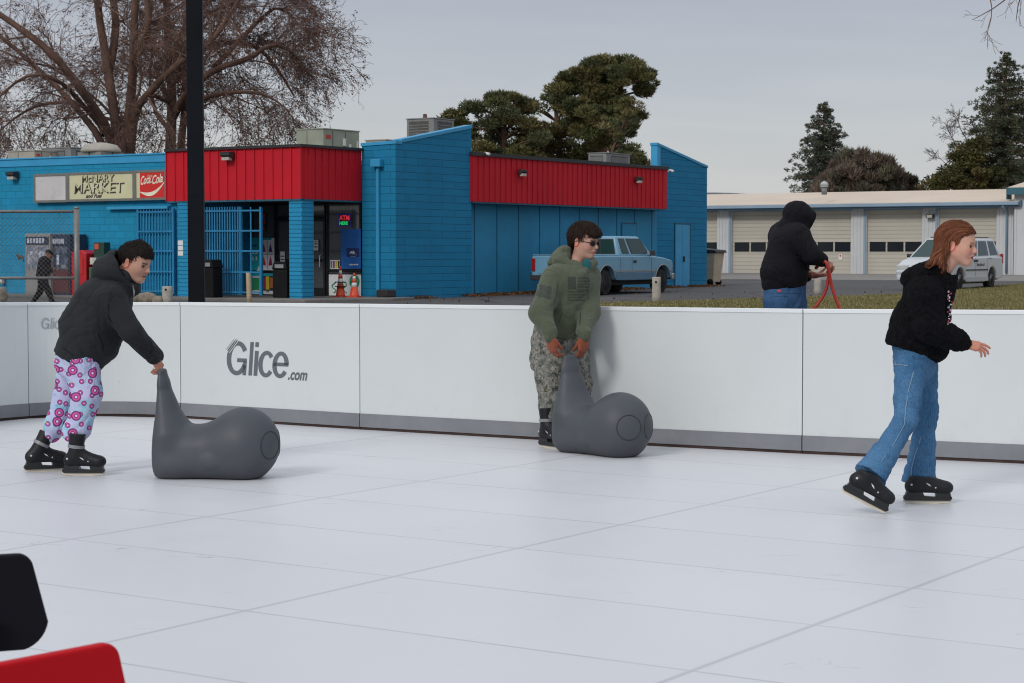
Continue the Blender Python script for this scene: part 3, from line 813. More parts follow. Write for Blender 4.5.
# things fixed on or standing on the store
def at_store(o, lx=0, ly=0, z=0, rz=0):
    w_ = loc2w(lx, ly); o.location = (w_[0], w_[1], z); o.rotation_euler = (0, 0, SA+rz); return o
m_lamp = mat('lamp_housing', (.03, .03, .032), .5, .2, 5); m_lens = mat('lamp_lens', (.45, .43, .38), .3, .1, 5)
m_lampg = mat('lamp_grey', (.22, .23, .24), .5, .2, 5)
def wall_lamp(lx, ly, z, rz, label, mm=m_lamp, s=1.0):
    o = thing('wall_lamp', label, 'wall lamp', group='floodlights on the store walls'); at_store(o, lx, ly, z, rz)
    q = MB(); q.add([(-.17*s, -.02, -.06), (.17*s, -.02, -.06), (.17*s, -.24*s, .05), (-.17*s, -.24*s, .05), (-.17*s, -.02, .16*s), (.17*s, -.02, .16*s), (.17*s, -.24*s, .13*s), (-.17*s, -.24*s, .13*s)],
                    [(0, 3, 2, 1)[::-1], (4, 7, 6, 5)[::-1], (0, 1, 5, 4)[::-1], (1, 2, 6, 5)[::-1], (2, 3, 7, 6)[::-1], (3, 0, 4, 7)[::-1]]); q.build('housing', mm, o, bevel=.012)
    q = MB(); q.box((-.13*s, -.05, -.085), (.13*s, -.20*s, .0)); q.build('lens', m_lens, o)
    q = MB(); q.box((-.05, 0, -.05), (.05, -.03, .12)); q.build('bracket', mm, o)
wall_lamp(lx_at(231, -.05), -.06, z_at(157.5, -2.5, 0), 0, 'black floodlight on the red canopy above the store windows')
wall_lamp(lx_at(16, .1), .12, z_at(176.5, -11, 0), 0, 'dark floodlight on the blue wall at the far left above the fence', m_lamp)
wall_lamp(1.29, ly_at(520, 1.28), z_at(173.5, 1.3, ly_at(520, 1.28)), R(90), 'small floodlight on the red side canopy above the green-hoodie skater', m_lamp, .8)
wall_lamp(1.29, ly_at(636, 1.28), z_at(180.5, 1.3, ly_at(636, 1.28)), R(90), 'small floodlight on the red side canopy above the blue pickup', m_lamp, .8)
def camera_thing(lx, ly, z, label, rz=0):
    o = thing('security_camera', label, 'security camera', group='white security cameras'); at_store(o, lx, ly, z, rz)
    q = MB(); q.tube([(0, 0, 0), (.18, -.06, -.03)], .045, 10); q.build('body', m_white, o)
    q = MB(); q.tube([(-.03, 0, .0), (-.06, .0, -.06)], .02, 6); q.build('bracket', m_white, o)
camera_thing(1.25, ly_at(484, 1.2), z_at(153.5, 1.2, ly_at(484, 1.2)), 'white security camera on the near end of the side canopy roof')
camera_thing(1.2, ly_at(669, 1.2), z_at(170.5, 1.2, ly_at(669, 1.2)), 'white security camera at the canopy end beside the far wing wall')
# roof-top units
m_ac = mat('unit_greygreen', (.27, .30, .235), .6, .12, 1.5, dirt=.25); m_ac2 = mat('unit_beige', (.36, .34, .29), .6, .12, 1.5, dirt=.3)
m_grey = mat('unit_grey', (.20, .205, .205), .5, .12, 2, dirt=.25); m_louv = mat('louvre_dark', (.07, .07, .065), .6, .3, 4)
m_orange = mat('sticker_red', (.45, .03, .02), .5)
def roof_unit(px0, px1, pyt, lyc, dep, m, label, name='rooftop_unit', louver=True, pan=0, mushroom=False, base=4.05):
    xa, xb = lx_at(px0, lyc), lx_at(px1, lyc-dep*.0); w_ = loc2w((xa+xb)/2, lyc); zt = P(512, pyt, w_[1])[2]
    o = thing(name, label, 'rooftop unit', group='units on the store roof'); at_store(o, (xa+xb)/2, lyc+dep/2, base)
    hw = abs(xb-xa)/2; H_ = max(zt-base, .25)
    if mushroom:
        q = MB(); q.box((-hw*.8, -hw*.8, 0), (hw*.8, hw*.8, H_*.62)); q.build('curb', m_grey, o)
        q = MB(); q.lathe([(hw*.75, H_*.62), (hw, H_*.64), (hw, H_*.72), (hw*.8, H_*.9), (hw*.3, H_*.98), (.02, H_)], n=20); q.build('cowl', m, o)
        q = MB()
        for i in range(16):
            a = i*math.pi/8; q.box((math.cos(a)*hw*.82-.015, math.sin(a)*hw*.82-.015, H_*.2), (math.cos(a)*hw*.82+.015, math.sin(a)*hw*.82+.015, H_*.63))
        q.build('louvre', m_louv, o); return o
    q = MB(); q.box((-hw, -dep/2, .08), (hw, dep/2, H_-.03)); q.build('casing', m, o, bevel=.02)
    q = MB(); q.box((-hw-.02, -dep/2-.02, H_-.03), (hw+.02, dep/2+.02, H_)); q.build('lid', m, o)
    q = MB(); q.box((-hw+.05, -dep/2+.05, 0), (hw-.05, dep/2-.05, .08)); q.build('curb', m_blackcap, o)
    if louver:
        q = MB()
        q.box((-hw*.82, -dep/2-.008, .14), (hw*.62, -dep/2+.001, H_-.10)); q.box((hw*.999, -dep*.30, .14), (hw+.008, dep*.40, H_-.10)); lo = q.build('louvre', m_louv, o)
        q = MB(); k = 14
        for i in range(k): zz = .16+(H_-.30)*i/k; q.box((-hw*.80, -dep/2-.016, zz), (hw*.60, -dep/2-.007, zz+.02)); q.box((hw+.007, -dep*.29, zz), (hw+.016, dep*.39, zz+.02))
        q.build('slat', m_grey, lo)
    else:
        q = MB(); q.box((hw, -dep/2+.25*dep, .2), (hw+.01, -dep/2+.26*dep, H_-.06)); q.box((hw, -dep/2+.6*dep, .2), (hw+.01, -dep/2+.61*dep, H_-.06)); q.box((-hw*.2, -dep/2-.01, .1), (-hw*.18, -dep/2+.001, H_-.06)); q.build('panel_joint', m_louv, o)
        q = MB(); q.box((hw+.002, -dep*.43, H_*.72), (hw+.016, -dep*.30, H_*.82)); q.build('warning_label', m_orange, o)
        q = MB(); q.box((hw+.002, .03*dep, H_*.55), (hw+.03, .10*dep, H_*.75)); q.box((hw+.002, .2*dep, H_*.35), (hw+.03, .25*dep, H_*.6)); q.box((hw+.002, .42*dep, H_*.5), (hw+.02, .46*dep, H_*.7)); q.build('cover_plate', m_white, o)
    return o
roof_unit(297, 324, 128.5, 4.2, 1.75, m_ac, 'large grey-green air conditioning unit behind the red corner canopy', louver=False)
roof_unit(366, 386, 139.5, 6.0, 1.5, m_ac2, 'low beige unit between the green unit and the wing wall', louver=False)
roof_unit(407, 434, 118.0, 8.0, 1.1, m_grey, 'tall louvred grey unit rising behind the slanted wing wall')
roof_unit(588, 606, 152.5, 15.0, 1.6, m_grey, 'grey unit above the far part of the side canopy')
roof_unit(246, 270, 145.5, 5.5, 1.5, m_ac2, 'low beige hatch just above the red corner canopy', louver=False)
roof_unit(9, 36, 150.5, 3.0, 1.2, m_ac2, 'beige box unit at the far left of the store roof', louver=False)
roof_unit(43, 72, 147.5, 4.0, 1.2, m_grey, 'grey louvred unit beside the mushroom vent on the store roof')
roof_unit(74, 103, 141.5, 2.6, 1.2, m_ac2, 'round mushroom roof vent left of the bare trunk', name='roof_vent', mushroom=True)

# signs on the wall
m_signf = mat('sign_frame', (.16, .16, .15), .5, .15, 3); m_cream = mat('sign_cream', (.62, .60, .38), .45, .06, 1.5, dirt=.2, dirtc=(.35, .33, .22))
m_blank = mat('sign_blank', (.58, .56, .56), .45, .08, 1.2, dirt=.5, dirtc=(.34, .31, .29)); m_cocared = mat('sign_red', (.62, .02, .015), .4, .05, 2); m_ink = mat('sign_ink', (.05, .045, .04), .6)
m_cocaw = mat('sign_cream_white', (.78, .74, .60), .4)
def sign(px0, px1, pt0, pb0, pt1, pb1, m, name, label, parts=None):
    ly = .0; xa, xb = lx_at(px0, ly), lx_at(px1, ly)
    z0 = (z_at(pb0, xa, ly)+z_at(pb1, xb, ly))/2; z1 = (z_at(pt0, xa, ly)+z_at(pt1, xb, ly))/2
    o = thing(name, label, 'sign', group='sign boxes on the blue wall'); at_store(o, xa, ly, z0); W, H_ = xb-xa, z1-z0
    q = MB(); fw = .07
    q.box((0, -.02, 0), (W, .14, fw)); q.box((0, -.02, H_-fw), (W, .14, H_)); q.box((0, -.02, fw), (fw, .14, H_-fw)); q.box((W-fw, -.02, fw), (W, .14, H_-fw)); q.build('frame', m_signf, o)
    q = MB(); q.box((fw, 0, fw), (W-fw, .12, H_-fw)); q.build('face', m, o)
    if parts: parts(o, W, H_)
def flat_text(o, body, x, z, size, m, bold=0, shear=0, xs=1, y=-.004, name='lettering', wave=None, cx=False):
    V, F = text_verts(body, size, bold, shear, xs); V[:, 0] -= V[:, 0].min()
    if cx: V[:, 0] -= V[:, 0].max()/2
    q = MB(); q.add([(x+v[0], y, z+v[1]+(wave(v[0]) if wave else 0)) for v in V], F); return q.build(name, m, o)
sign(35, 68.8, 174.3, 203.2, 173, 201.8, m_blank, 'blank_sign', 'blank dirty white sign box, leftmost of the three on the blue wall')
def market(o, W, H_):
    def L(s, x, z, size, bold, xs):
        flat_text(o, s, x, z, size, m_ink, bold, .0, xs, cx=True, y=-.004)
    # hollow-looking letters: dark drop edge with cream letter in front
    for s, x, z, size, xs in (('McNARY', W*.46, H_*.66, .31, 1.1), ('MARKET', W*.47, H_*.29, .43, 1.25)):
        flat_text(o, s, x+.02, z-.02, size, m_ink, .006, .05, xs, cx=True, y=-.004)
        flat_text(o, s, x-.012, z+.014, size, m_cream, -.004, .05, xs, cx=True, y=-.009, name='lettering_face')
    flat_text(o, 'and Fuel', W*.40, H_*.12, .17, m_ink, .006, .4, 1.1, cx=True)
sign(68.8, 135.6, 173, 201.8, 170.6, 200.6, m_cream, 'market_sign', 'cream sign box with hand drawn market lettering', market)
def coca(o, W, H_):
    q = MB(); q.box((.17*W, -.008, .07), (W-.07, .0, H_-.08)); q.build('red_field', m_cocared, o)
    # swash of the two words
    for s, x, w_ in (('Coca', .20*W, .31*W), ('Cola', .56*W, .33*W)):
        V, F = text_verts(s, .34, .008, .35, .8); V[:, 0] -= V[:, 0].min(); V[:, 0] *= w_/V[:, 0].max()
        q = MB(); q.add([(x+v[0], -.012, H_*.50+v[1]+.05*math.sin(v[0]*3)+(x+v[0])*.03) for v in V], F); q.build('lettering', m_cocaw, o)
    q = MB(); q.box((.50*W, -.012, H_*.585), (.57*W, -.010, H_*.61)); q.build('hyphen', m_cocaw, o)
    top = []; bot = []
    for i in range(21):
        s = i/20; x = .17*W+.02+(W-.07-.17*W-.03)*s
        zc = H_*(.27-.11*math.sin(s*3.3)*1.0+.30*s**2.6); th = H_*(.055*math.sin(math.pi*min(1, s*1.02))+.018)
        top.append((x, -.012, zc+th)); bot.append((x, -.012, zc-th*.8))
    q = MB(); n = len(top); q.add(top+bot, [(i, n+i, n+i+1, i+1) for i in range(n-1)]); q.build('wave', m_cocaw, o)
    flat_text(o, 'Enjoy', .42*W, H_*.77, .09, m_cocaw, 0, .2, 1, y=-.012)
sign(135.6, 167.6, 170.6, 200.6, 169.2, 199.7, m_cream, 'cola_sign', 'red and white cola sign box beside the red canopy', coca)
# ---------------------------------------------------------------- posters and lit sign in the store window
def cmat(name, c, rough=.5, **k): return mat(name, c, rough, .06, 2, **k)
m_teal = cmat('teal_print', (.015, .36, .43)); m_pw = cmat('print_white', (.72, .73, .75)); m_pblue = cmat('print_blue', (.012, .12, .42)); m_pnavy = cmat('print_navy', (.01, .03, .13))
m_pmag = cmat('print_magenta', (.30, .02, .10)); m_pyel = cmat('print_yellow', (.60, .50, .03)); m_porg = cmat('print_orange', (.45, .14, .05)); m_pgrn = cmat('print_green', (.03, .30, .12)); m_pred = cmat('print_red', (.5, .02, .02)); m_pdk = cmat('print_dark', (.03, .03, .035)); m_plil = cmat('print_violet', (.12, .04, .18))
def poster(px0, px1, py0, py1, m, label, marks=(), ly=None, cat='poster'):
    ly = FY-.035 if ly is None else ly
    xa, xb = lx_at(px0, ly), lx_at(px1, ly); z1, z0 = z_at(py0, xa, ly), z_at(py1, xa, ly)
    o = thing('window_poster', label, cat, group='posters in the store window'); at_store(o, xa, ly, z0); W, H_ = xb-xa, z1-z0
    q = MB(); q.box((0, -.004, 0), (W, .002, H_)); q.build('sheet', m, o)
    by = {}
    for (kind, a, b_, c, d, mm) in marks:
        q = by.setdefault(mm.name, (MB(), mm))[0]
        if kind == 'r': q.box((a*W, -.008, b_*H_), (c*W, -.003, d*H_))
        elif kind == 'e':
            n = 14; q.prism([(a*W+c*W*math.cos(t_*2*math.pi/n), b_*H_+d*H_*math.sin(t_*2*math.pi/n)) for t_ in range(n)], 'y', -.003, -.009)
        elif kind == 't':
            q.prism([(a*W-c*W, b_*H_-d*H_), (a*W+c*W, b_*H_-d*H_), (a*W, b_*H_+d*H_)], 'y', -.003, -.009)
    for k, (q, mm) in by.items(): q.build('print', mm, o)
    return o, W, H_
mk = [('r', .05+.22*i, .50, .20+.22*i, .545, m_pw) for i in range(4)]+[('r', .08+.22*i, .30, .16+.22*i, .42, m_pw) for i in range(4)]+[('t', .3, .76, .1, .05, m_pnavy), ('r', .5, .74, .8, .78, m_pnavy), ('t', .92, .06, .12, .08, m_pw)]
poster(243.7, 260.5, 237.8, 270.2, m_teal, 'teal poster behind the bars of the store window', mk)
mk = [('t', .22, .70, .16, .14, m_pmag), ('t', .72, .70, .16, .14, m_plil), ('t', .22, .30, .16, .15, m_pred), ('t', .72, .30, .16, .15, m_pmag), ('r', .46, .05, .49, .95, m_pdk), ('r', .05, .49, .95, .51, m_pdk), ('r', 0, .94, .8, 1, m_teal)]
poster(261.2, 274.6, 238.0, 270.2, m_pw, 'white poster with four product pictures beside the teal poster', mk)
mk = [('r', .10, .25, .3, .8, m_pmag), ('r', .36, .22, .62, .86, m_pyel), ('r', .68, .3, .95, .8, m_porg), ('r', 0, .88, 1, 1, m_teal), ('r', .0, .0, 1, .16, m_pw), ('r', .38, .08, .60, .2, m_pdk)]
poster(261.2, 274.6, 273.4, 294.0, m_pdk, 'low poster of purple, yellow and orange products under the product pictures', mk)
poster(244.5, 260.4, 273.4, 294.0, m_pw, 'low white and green poster behind the gate under the teal poster', [('r', .5, .2, .95, .8, m_pgrn), ('e', .25, .6, .18, .2, m_pdk), ('r', 0, .88, 1, 1, m_teal)])
poster(261.5, 266.5, 213, 231, m_pdk, 'small red and blue sign hung high in the barred window', [('r', .1, .75, .9, .95, m_pred), ('r', .1, .4, .9, .6, m_pred), ('e', .5, .15, .3, .1, m_pred), ('r', .1, .62, .9, .72, m_pblue)])
o, W, H_ = poster(341.0, 361.0, 229.0, 268.8, m_pblue, 'tall blue cash machine poster on the window right of the pillar', [('r', .30, .30, .92, .52, m_pnavy), ('t', .55, .42, .13, .03, m_pw), ('t', .64, .42, .10, .04, m_pw), ('r', .42, .345, .82, .362, m_pw), ('r', .5, .305, .76, .32, m_pw)])
q = MB()
for i in range(6): q.box(((.44+.075*i)*W, -.010, .09*H_), ((.49+.075*i)*W, -.004, .125*H_))
q.build('print', m_pw, o)
mk = [('r', 0, .93, 1, 1, m_pdk), ('e', .80, .62, .16, .30, m_pgrn), ('e', .80, .62, .11, .22, m_pw), ('e', .74, .55, .07, .12, m_pgrn)]
o, W, H_ = poster(329.0, 361.2, 272.8, 295.4, m_pw, 'white poster with green brush writing behind the traffic cones', mk)
for k in range(3):
    q = MB(); pts = [(.16*W+.17*W*k+.06*W*math.sin(s_*.8+k), -.012, .12*H_+.5*H_*(s_/10)) for s_ in range(11)]; q.tube(pts, .018, 5); q.build('print', m_pgrn, o)
poster(330.5, 340.0, 260.0, 269.0, m_pw, 'row of small flyers left of the tall blue poster', [('r', .05+.25*i, .1, .22+.25*i, .9, [m_pgrn, m_pmag, m_pyel, m_pdk][i]) for i in range(4)])
poster(313.8, 318.5, 240.2, 250.5, m_pw, 'small white notice on the glass of the right door', [('r', .1, .6, .9, .7, m_pdk), ('r', .1, .3, .9, .4, m_pdk), ('e', .5, .85, .2, .06, m_pred)])
poster(280.5, 285.0, 251.5, 262, m_pw, 'small white notice on the glass of the left door', [('r', .1, .5, .9, .6, m_pdk), ('r', .1, .2, .9, .3, m_pdk)])
def emis(name, c, s):
    m, t, b = newmat(name, .5); b.inputs['Base Color'].default_value = (*c, 1); b.inputs['Emission Color'].default_value = (*c, 1); b.inputs['Emission Strength'].default_value = s; return m
m_neonr = emis('neon_red', (1, .06, .08), .28); m_neong = emis('neon_green', (.02, .9, .22), .34); m_neonb = emis('neon_blue', (.04, .06, .75), .1)
xa = lx_at(338.0, FY-.1); o = thing('neon_sign', 'lit red and green neon sign in the window above the blue poster', 'neon sign'); at_store(o, xa, FY-.08, z_at(225.4, -.5, FY))
q = MB(); q.box((.02, .01, .0), (.44, .03, .30)); q.build('backing', m_pdk, o)
q = MB(); q.tube([(.0, 0, -.02), (.46, 0, -.02), (.46, 0, .32), (.0, 0, .32), (.0, 0, -.02)], .008, 5); q.build('border', m_neonb, o)
flat_text(o, 'ATM', .05, .15, .19, m_neonr, .006, 0, .95, y=-.02); flat_text(o, 'HERE', .06, .02, .125, m_neong, .006, 0, 1.05, y=-.02)
q = MB(); q.tube([(.1, .02, .3), (.1, .02, .6)], .004, 4); q.tube([(.36, .02, .3), (.36, .02, .6)], .004, 4); q.build('hanger', m_pdk, o)
# paper notices on the left porch pillar
o = thing('paper_notice', 'three small white notices taped to the left porch pillar', 'notice'); at_store(o, lx_at(178.4, -.01), -.006, z_at(256, -4.5, 0))
q = MB()
for i in range(3): q.box((0, 0, .15*i+.01), (.19, -.006, .15*i+.14))
q.build('sheet', m_pw, o)

# ---------------------------------------------------------------- cones, bins, boxes
m_cone = mat('cone_orange', (.62, .065, .02), .5, .1, 6, dirt=.3, dirtc=(.2, .05, .03)); m_conew = mat('cone_white', (.6, .6, .58), .5, .1, 6, dirt=.3)
def cone(px, pyb, h, lxy, label, extra=False):
    o = thing('traffic_cone', label, 'traffic cone', group='traffic cones by the store door'); at_store(o, *lxy, .192, .2)
    q = MB(); q.box((-.17, -.17, 0), (.17, .17, .03)); q.lathe([(.14, .03), (.13, .06), (.085, h*.42)], n=18); q.build('base', m_cone, o)
    r = lambda s: .13+(.025-.13)*s
    q = MB(); q.lathe([(r(.42), h*.42), (r(.60), h*.60)], n=18); q.build('band', m_conew, o)
    q = MB(); q.lathe([(r(.60)-.001, h*.60), (r(.74), h*.74)], n=18); q.build('middle', m_cone, o)
    q = MB(); q.lathe([(r(.74), h*.74), (r(.86), h*.86)], n=18); q.build('band', m_conew, o)
    q = MB(); q.lathe([(r(.86), h*.86), (r(.98), h*.98), (.012, h)], n=18); q.build('tip', m_cone, o)
    if extra:
        q = MB()
        for zz in (.47, .33): q.lathe([(.15, h*zz), (.17, h*zz+.012), (.15, h*zz+.024)], n=18)
        q.build('ring', m_blackcap, o)
cone(0, 0, .86, (lx_at(340.5, 1.9), 1.9), 'taller traffic cone with dark rings, nearer the door', True)
cone(0, 0, .68, (lx_at(354.3, 1.75), 1.75), 'shorter orange and white traffic cone right of the taller one')
m_bin = mat('bin_black', (.008, .008, .009), .6, spec=.15, var=.2, scale=4) if 1 else mat('b', (.018, .018, .02), .5, .2, 4)
def bin_(lx, ly, label, w_=.45, h=1.05):
    o = thing('litter_bin', label, 'litter bin', group='black litter bins at the store porch'); at_store(o, lx, ly, .19)
    q = MB(); q.box((-w_/2, -w_/2, 0), (w_/2, w_/2, h*.78)); q.build('body', m_bin, o, bevel=.03)
    q = MB(); q.prism([(-w_/2-.02, h*.78), (w_/2+.02, h*.78), (w_/2-.06, h), (-w_/2+.06, h)], 'y', -w_/2-.02, w_/2+.02); q.build('hood', m_bin, o, bevel=.03)
    q = MB(); q.box((-w_*.3, -w_/2-.025, h*.82), (w_*.3, -w_/2+.02, h*.92)); q.build('flap', m_lampg, o)
bin_(lx_at(282.3, .3), .45, 'black litter bin left of the brick corner pillar', .52, 1.0)
bin_(lx_at(207.5, -.7), -.5, 'black litter bin just right of the tall black pole', .42, 1.05)

m_post = mat('post_concrete', (.38, .355, .31), .85, .15, 8, .3, 60, dirt=.5, dirtc=(.2, .18, .14)); m_tan = mat('post_tan', (.46, .36, .22), .8, .12, 9, .3, 60, dirt=.6, dirtc=(.2, .14, .08)); m_hole = mat('hole_dark', (.01, .01, .01), .9)
def post(px, pyb, w_, h, m, label, name='bollard', hole=False, lean=0):
    g = GT(px, pyb); o = thing(name, label, 'post', (g[0], g[1], gz(g[1])-.03)); n = 12; rs_ = random.Random(int(px))
    q = MB(); pr = [(w_*.52, 0), (w_*.5, h*.3), (w_*.485, h*.7), (w_*.48, h-.02), (w_*.44, h)]
    q.lathe(pr, n=16)
    q.v = [(x+lean*z+rs_.uniform(-.003, .003), y+rs_.uniform(-.003, .003), z) for x, y, z in q.v]; q.build('shaft', m, o)
    if hole:
        q = MB(); q.lathe([(.03, 0), (.03, .012)], (-.02, -w_*.49-.004, h*.82), axis='y', n=10); q.build('hole', m_hole, o)
    return o
post(656.3, 303.2, .235, .72, m_post, 'pale concrete post in front of the blue pickup', hole=True)
post(817.6, 294.5, .245, .52, m_post, 'pale concrete post beyond the hooded man\'s hands')
post(249.4, 304.0, .125, .84, m_tan, 'thin tan post with chipped paint in front of the barred window', lean=-.03)
post(167.5, 303.0, .29, .47, m_post, 'stubby concrete post behind the face of the skater in the dark jacket', hole=True)
m_rock = mat('rock_tan', (.24, .205, .16), .95, .3, 3, .8, 12, dirt=.6, dirtc=(.12, .10, .08))
def rock(px, pyb, w_, h, label, seed, d=.3):
    g = GT(px, pyb); rs_ = np.random.RandomState(seed)
    F_ = Field(); F_.ell((0, 0, h*.45), (w_*.5, d*.5, h*.55), k=.05)
    for _ in range(5): F_.ell((rs_.uniform(-w_, w_)*.3, rs_.uniform(-d, d)*.2, h*rs_.uniform(.3, .6)), (w_*.25, d*.4, h*.45), k=.06)
    F_.plane((0, 0, h), (0, .1, 1), .04); F_.fold(.03, 9, (1, 1, 1), seed)
    V, Fc = F_.mesh(.025); o = np_mesh('rock', V, Fc, m_rock, None, (g[0], g[1], gz(g[1])-.03), smooth=False)
    tag(o, label, 'rock', 'broken concrete blocks along the store front')
rock(147, 302.8, .62, .32, 'broken tan block beside the stubby concrete post', 1); rock(132, 302.8, .45, .33, 'broken tan block directly right of the skater\'s chin', 2); rock(157, 303, .3, .22, 'small chunk leaning against the stubby concrete post', 4)
rock(1.5, 301.5, .32, .42, 'square tan block at the left edge of the picture behind the fence', 3)
# black square lamp pole
m_pole = mat('pole_black', (.006, .008, .012), .6, .25, 1.5, spec=.12, dirt=.15, dirtc=(.02, .02, .022))
g = np.array([(196.8-512)/FPX*26, 26, 0]); o = thing('lamp_pole', 'tall square black pole standing just beyond the rink at left', 'pole', (g[0], 26, gz(26)), R(4))
q = MB(); q.add([(-.105, -.105, 0), (.105, -.105, 0), (.105, .105, 0), (-.105, .105, 0), (-.105, -.105, 8.5), (.105, -.105, 8.5), (.105, .105, 8.5), (-.105, .105, 8.5)], [(0, 3, 2, 1), (0, 1, 5, 4), (1, 2, 6, 5), (2, 3, 7, 6), (3, 0, 4, 7), (4, 5, 6, 7)]); q.build('shaft', m_pole, o, bevel=.012)
q = MB(); q.box((-.2, -.2, 0), (.2, .2, .03)); q.build('base_plate', m_pole, o)
q = MB(); q.box((-.35, -.16, 8.4), (.35, .16, 8.55)); q.build('lamp_head', m_pole, o, bevel=.02)

# ice and drink cabinets, newspaper boxes along the wall
def wallthing(name, label, cat, px, ly, group=None):
    o = thing(name, label, cat, group=group); at_store(o, lx_at(px, ly), ly, .19); return o
m_icew, t, b = newmat('cabinet_print_pale', .4)
co = t.coord('Object'); n = t.noise(co, 5, 4, .6); v = t.n.new('ShaderNodeTexVoronoi'); v.inputs['Scale'].default_value = 5.5; t.link(co, v.inputs['Vector'])
c = t.ramp(n, [(.35, (.30, .31, .34)), (.5, (.07, .10, .16)), (.56, (.38, .38, .40)), (.66, (.10, .13, .22)), (.72, (.45, .44, .44))])
t.link(t.mix(t.ramp(v.outputs['Distance'], [(.25, (.5,)*3), (.5, (0,)*3)]), c, (.28, .29, .33)), b.inputs['Base Color'])
m_iced, t, b = newmat('cabinet_print_dark', .4)
co = t.coord('Object'); n = t.noise(co, 4, 5, .65)
t.link(t.ramp(n, [(.35, (.012, .02, .05)), (.5, (.03, .05, .10)), (.56, (.15, .17, .22)), (.62, (.05, .03, .04)), (.72, (.02, .03, .07))]), b.inputs['Base Color'])
m_cabg = mat('cabinet_grey', (.26, .25, .245), .5, .1, 2, dirt=.3); m_cabn = mat('cabinet_navy', (.02, .035, .07), .45, .2, 2); m_maroon = mat('cabinet_maroon', (.09, .02, .025), .45, .2, 2); m_lets = mat('cabinet_letters', (.42, .46, .55), .5, .3, 8)
def cabinet(px0, px1, h, ly, dep, mside, mfront, mlow, label, seed):
    o = wallthing('vending_cabinet', label, 'vending machine', px0, ly, 'drink and ice cabinets on the store wall'); W = lx_at(px1, ly)-lx_at(px0, ly)
    q = MB(); q.box((0, .0, 0), (W, dep, h)); q.build('cabinet', mside, o, bevel=.02)
    q = MB(); q.box((.06, -.015, h*.42), (W-.06, .0, h*.80)); q.build('front_print', mfront, o)
    q = MB(); q.box((.04, -.02, .08), (W-.04, .0, h*.41)); q.build('lower_panel', mlow, o)
    q = MB(); q.box((.05, -.02, h*.82), (W-.05, .0, h*.95)); q.build('header', m_cabn, o)
    rr = random.Random(seed); q = MB()
    for i in range(6):
        x = .12+(W-.3)*i/6; q.box((x, -.03, h*.845), (x+(W-.3)/6*.72, -.02, h*.925))
        if rr.random() < .6: q.box((x, -.032, h*(.5+.05*rr.randint(0, 4))), (x+.1, -.018, h*(.56+.05*rr.randint(0, 4))))
    q.build('lettering', m_lets, o)
    q = MB(); q.box((.1, -.034, h*.55), (.14, -.012, h*.72)); q.box((W-.32, -.034, h*.44), (W-.12, -.012, h*.5)); q.build('handle', m_lampg, o)
cabinet(25.6, 50.5, 1.80, -.75, .78, m_cabg, m_icew, m_cabg, 'pale printed vending machine behind the walking man', 1)
cabinet(51, 70.0, 1.78, -.62, .7, m_cabn, m_iced, m_maroon, 'dark blue and maroon vending machine right of the pale one', 2)
m_redbox = mat('box_red', (.46, .012, .02), .4, .1, 2, dirt=.2, dirtc=(.2, .01, .02)); m_green = mat('box_green', (.03, .12, .06), .5, .15, 3, dirt=.3); m_dkgreen = mat('box_dark_green', (.012, .045, .03), .5, .2, 3); m_orl = mat('label_orange', (.55, .10, .06), .5); m_bright = mat('white_card', (.5, .5, .44), .6, .3, 12)
o = wallthing('newspaper_box', 'tall red newspaper box behind the fence end post', 'newspaper box', 71, -.55, 'newspaper boxes')
q = MB(); q.prism([(0, 0), (.62, 0), (.62, 1.22), (.45, 1.32), (.0, 1.26)], 'y', 0, .5); q.build('body', m_redbox, o, bevel=.03)
q = MB(); q.box((.06, -.02, .62), (.5, .0, 1.1)); q.build('window', m_pred, o, bevel=.01)
q = MB(); q.box((.22, -.05, .55), (.34, -.0, .58)); q.build('handle', m_lampg, o)
o = wallthing('newspaper_box', 'green newspaper box with red card on its top display', 'newspaper box', 89, -.55, 'newspaper boxes')
q = MB(); q.box((0, 0, 0), (.62, .45, .82)); q.build('body', m_green, o, bevel=.02)
q = MB(); q.box((.06, .15, .82), (.46, .42, 1.54)); q.build('display', m_dkgreen, o, bevel=.01)
q = MB(); q.box((.1, .14, 1.34), (.26, .15, 1.50)); q.build('card', m_orl, o)
q = MB(); q.box((.06, -.01, .90), (.3, .12, 1.1)); q.build('tray', m_bright, o)
q = MB(); q.box((.1, -.012, .35), (.5, .0, .75)); q.build('door', m_dkgreen, o)
o = wallthing('wall_outlet', 'small grey outlet box low on the blue wall behind the fence', 'outlet', 2.2, .14)
q = MB(); q.box((0, -.10, .28), (.18, 0, .48)); q.build('body', m_lampg, o, bevel=.02)
q = MB(); q.box((.05, -.13, .33), (.13, -.1, .43)); q.build('cover', m_white, o)
o = wallthing('wall_plaque', 'small brown animal shaped plaque on the blue wall left of the pale vending machine', 'plaque', 17, .135)
F_ = Field(); F_.ell((.16, 0, 1.12), (.13, .02, .05), k=.03); F_.cap((.05, 0, 1.16), (.0, 0, 1.18), .03, .02, k=.02); F_.cap((.25, 0, 1.1), (.3, 0, .98), .035, .02, k=.02); F_.cap((.1, 0, 1.1), (.08, 0, 1.02), .025, .015, k=.02)
V, Fc = F_.mesh(.015, .02); np_mesh('carving', V, Fc, mat('plaque_brown', (.12, .07, .045), .8, .3, 6), o)

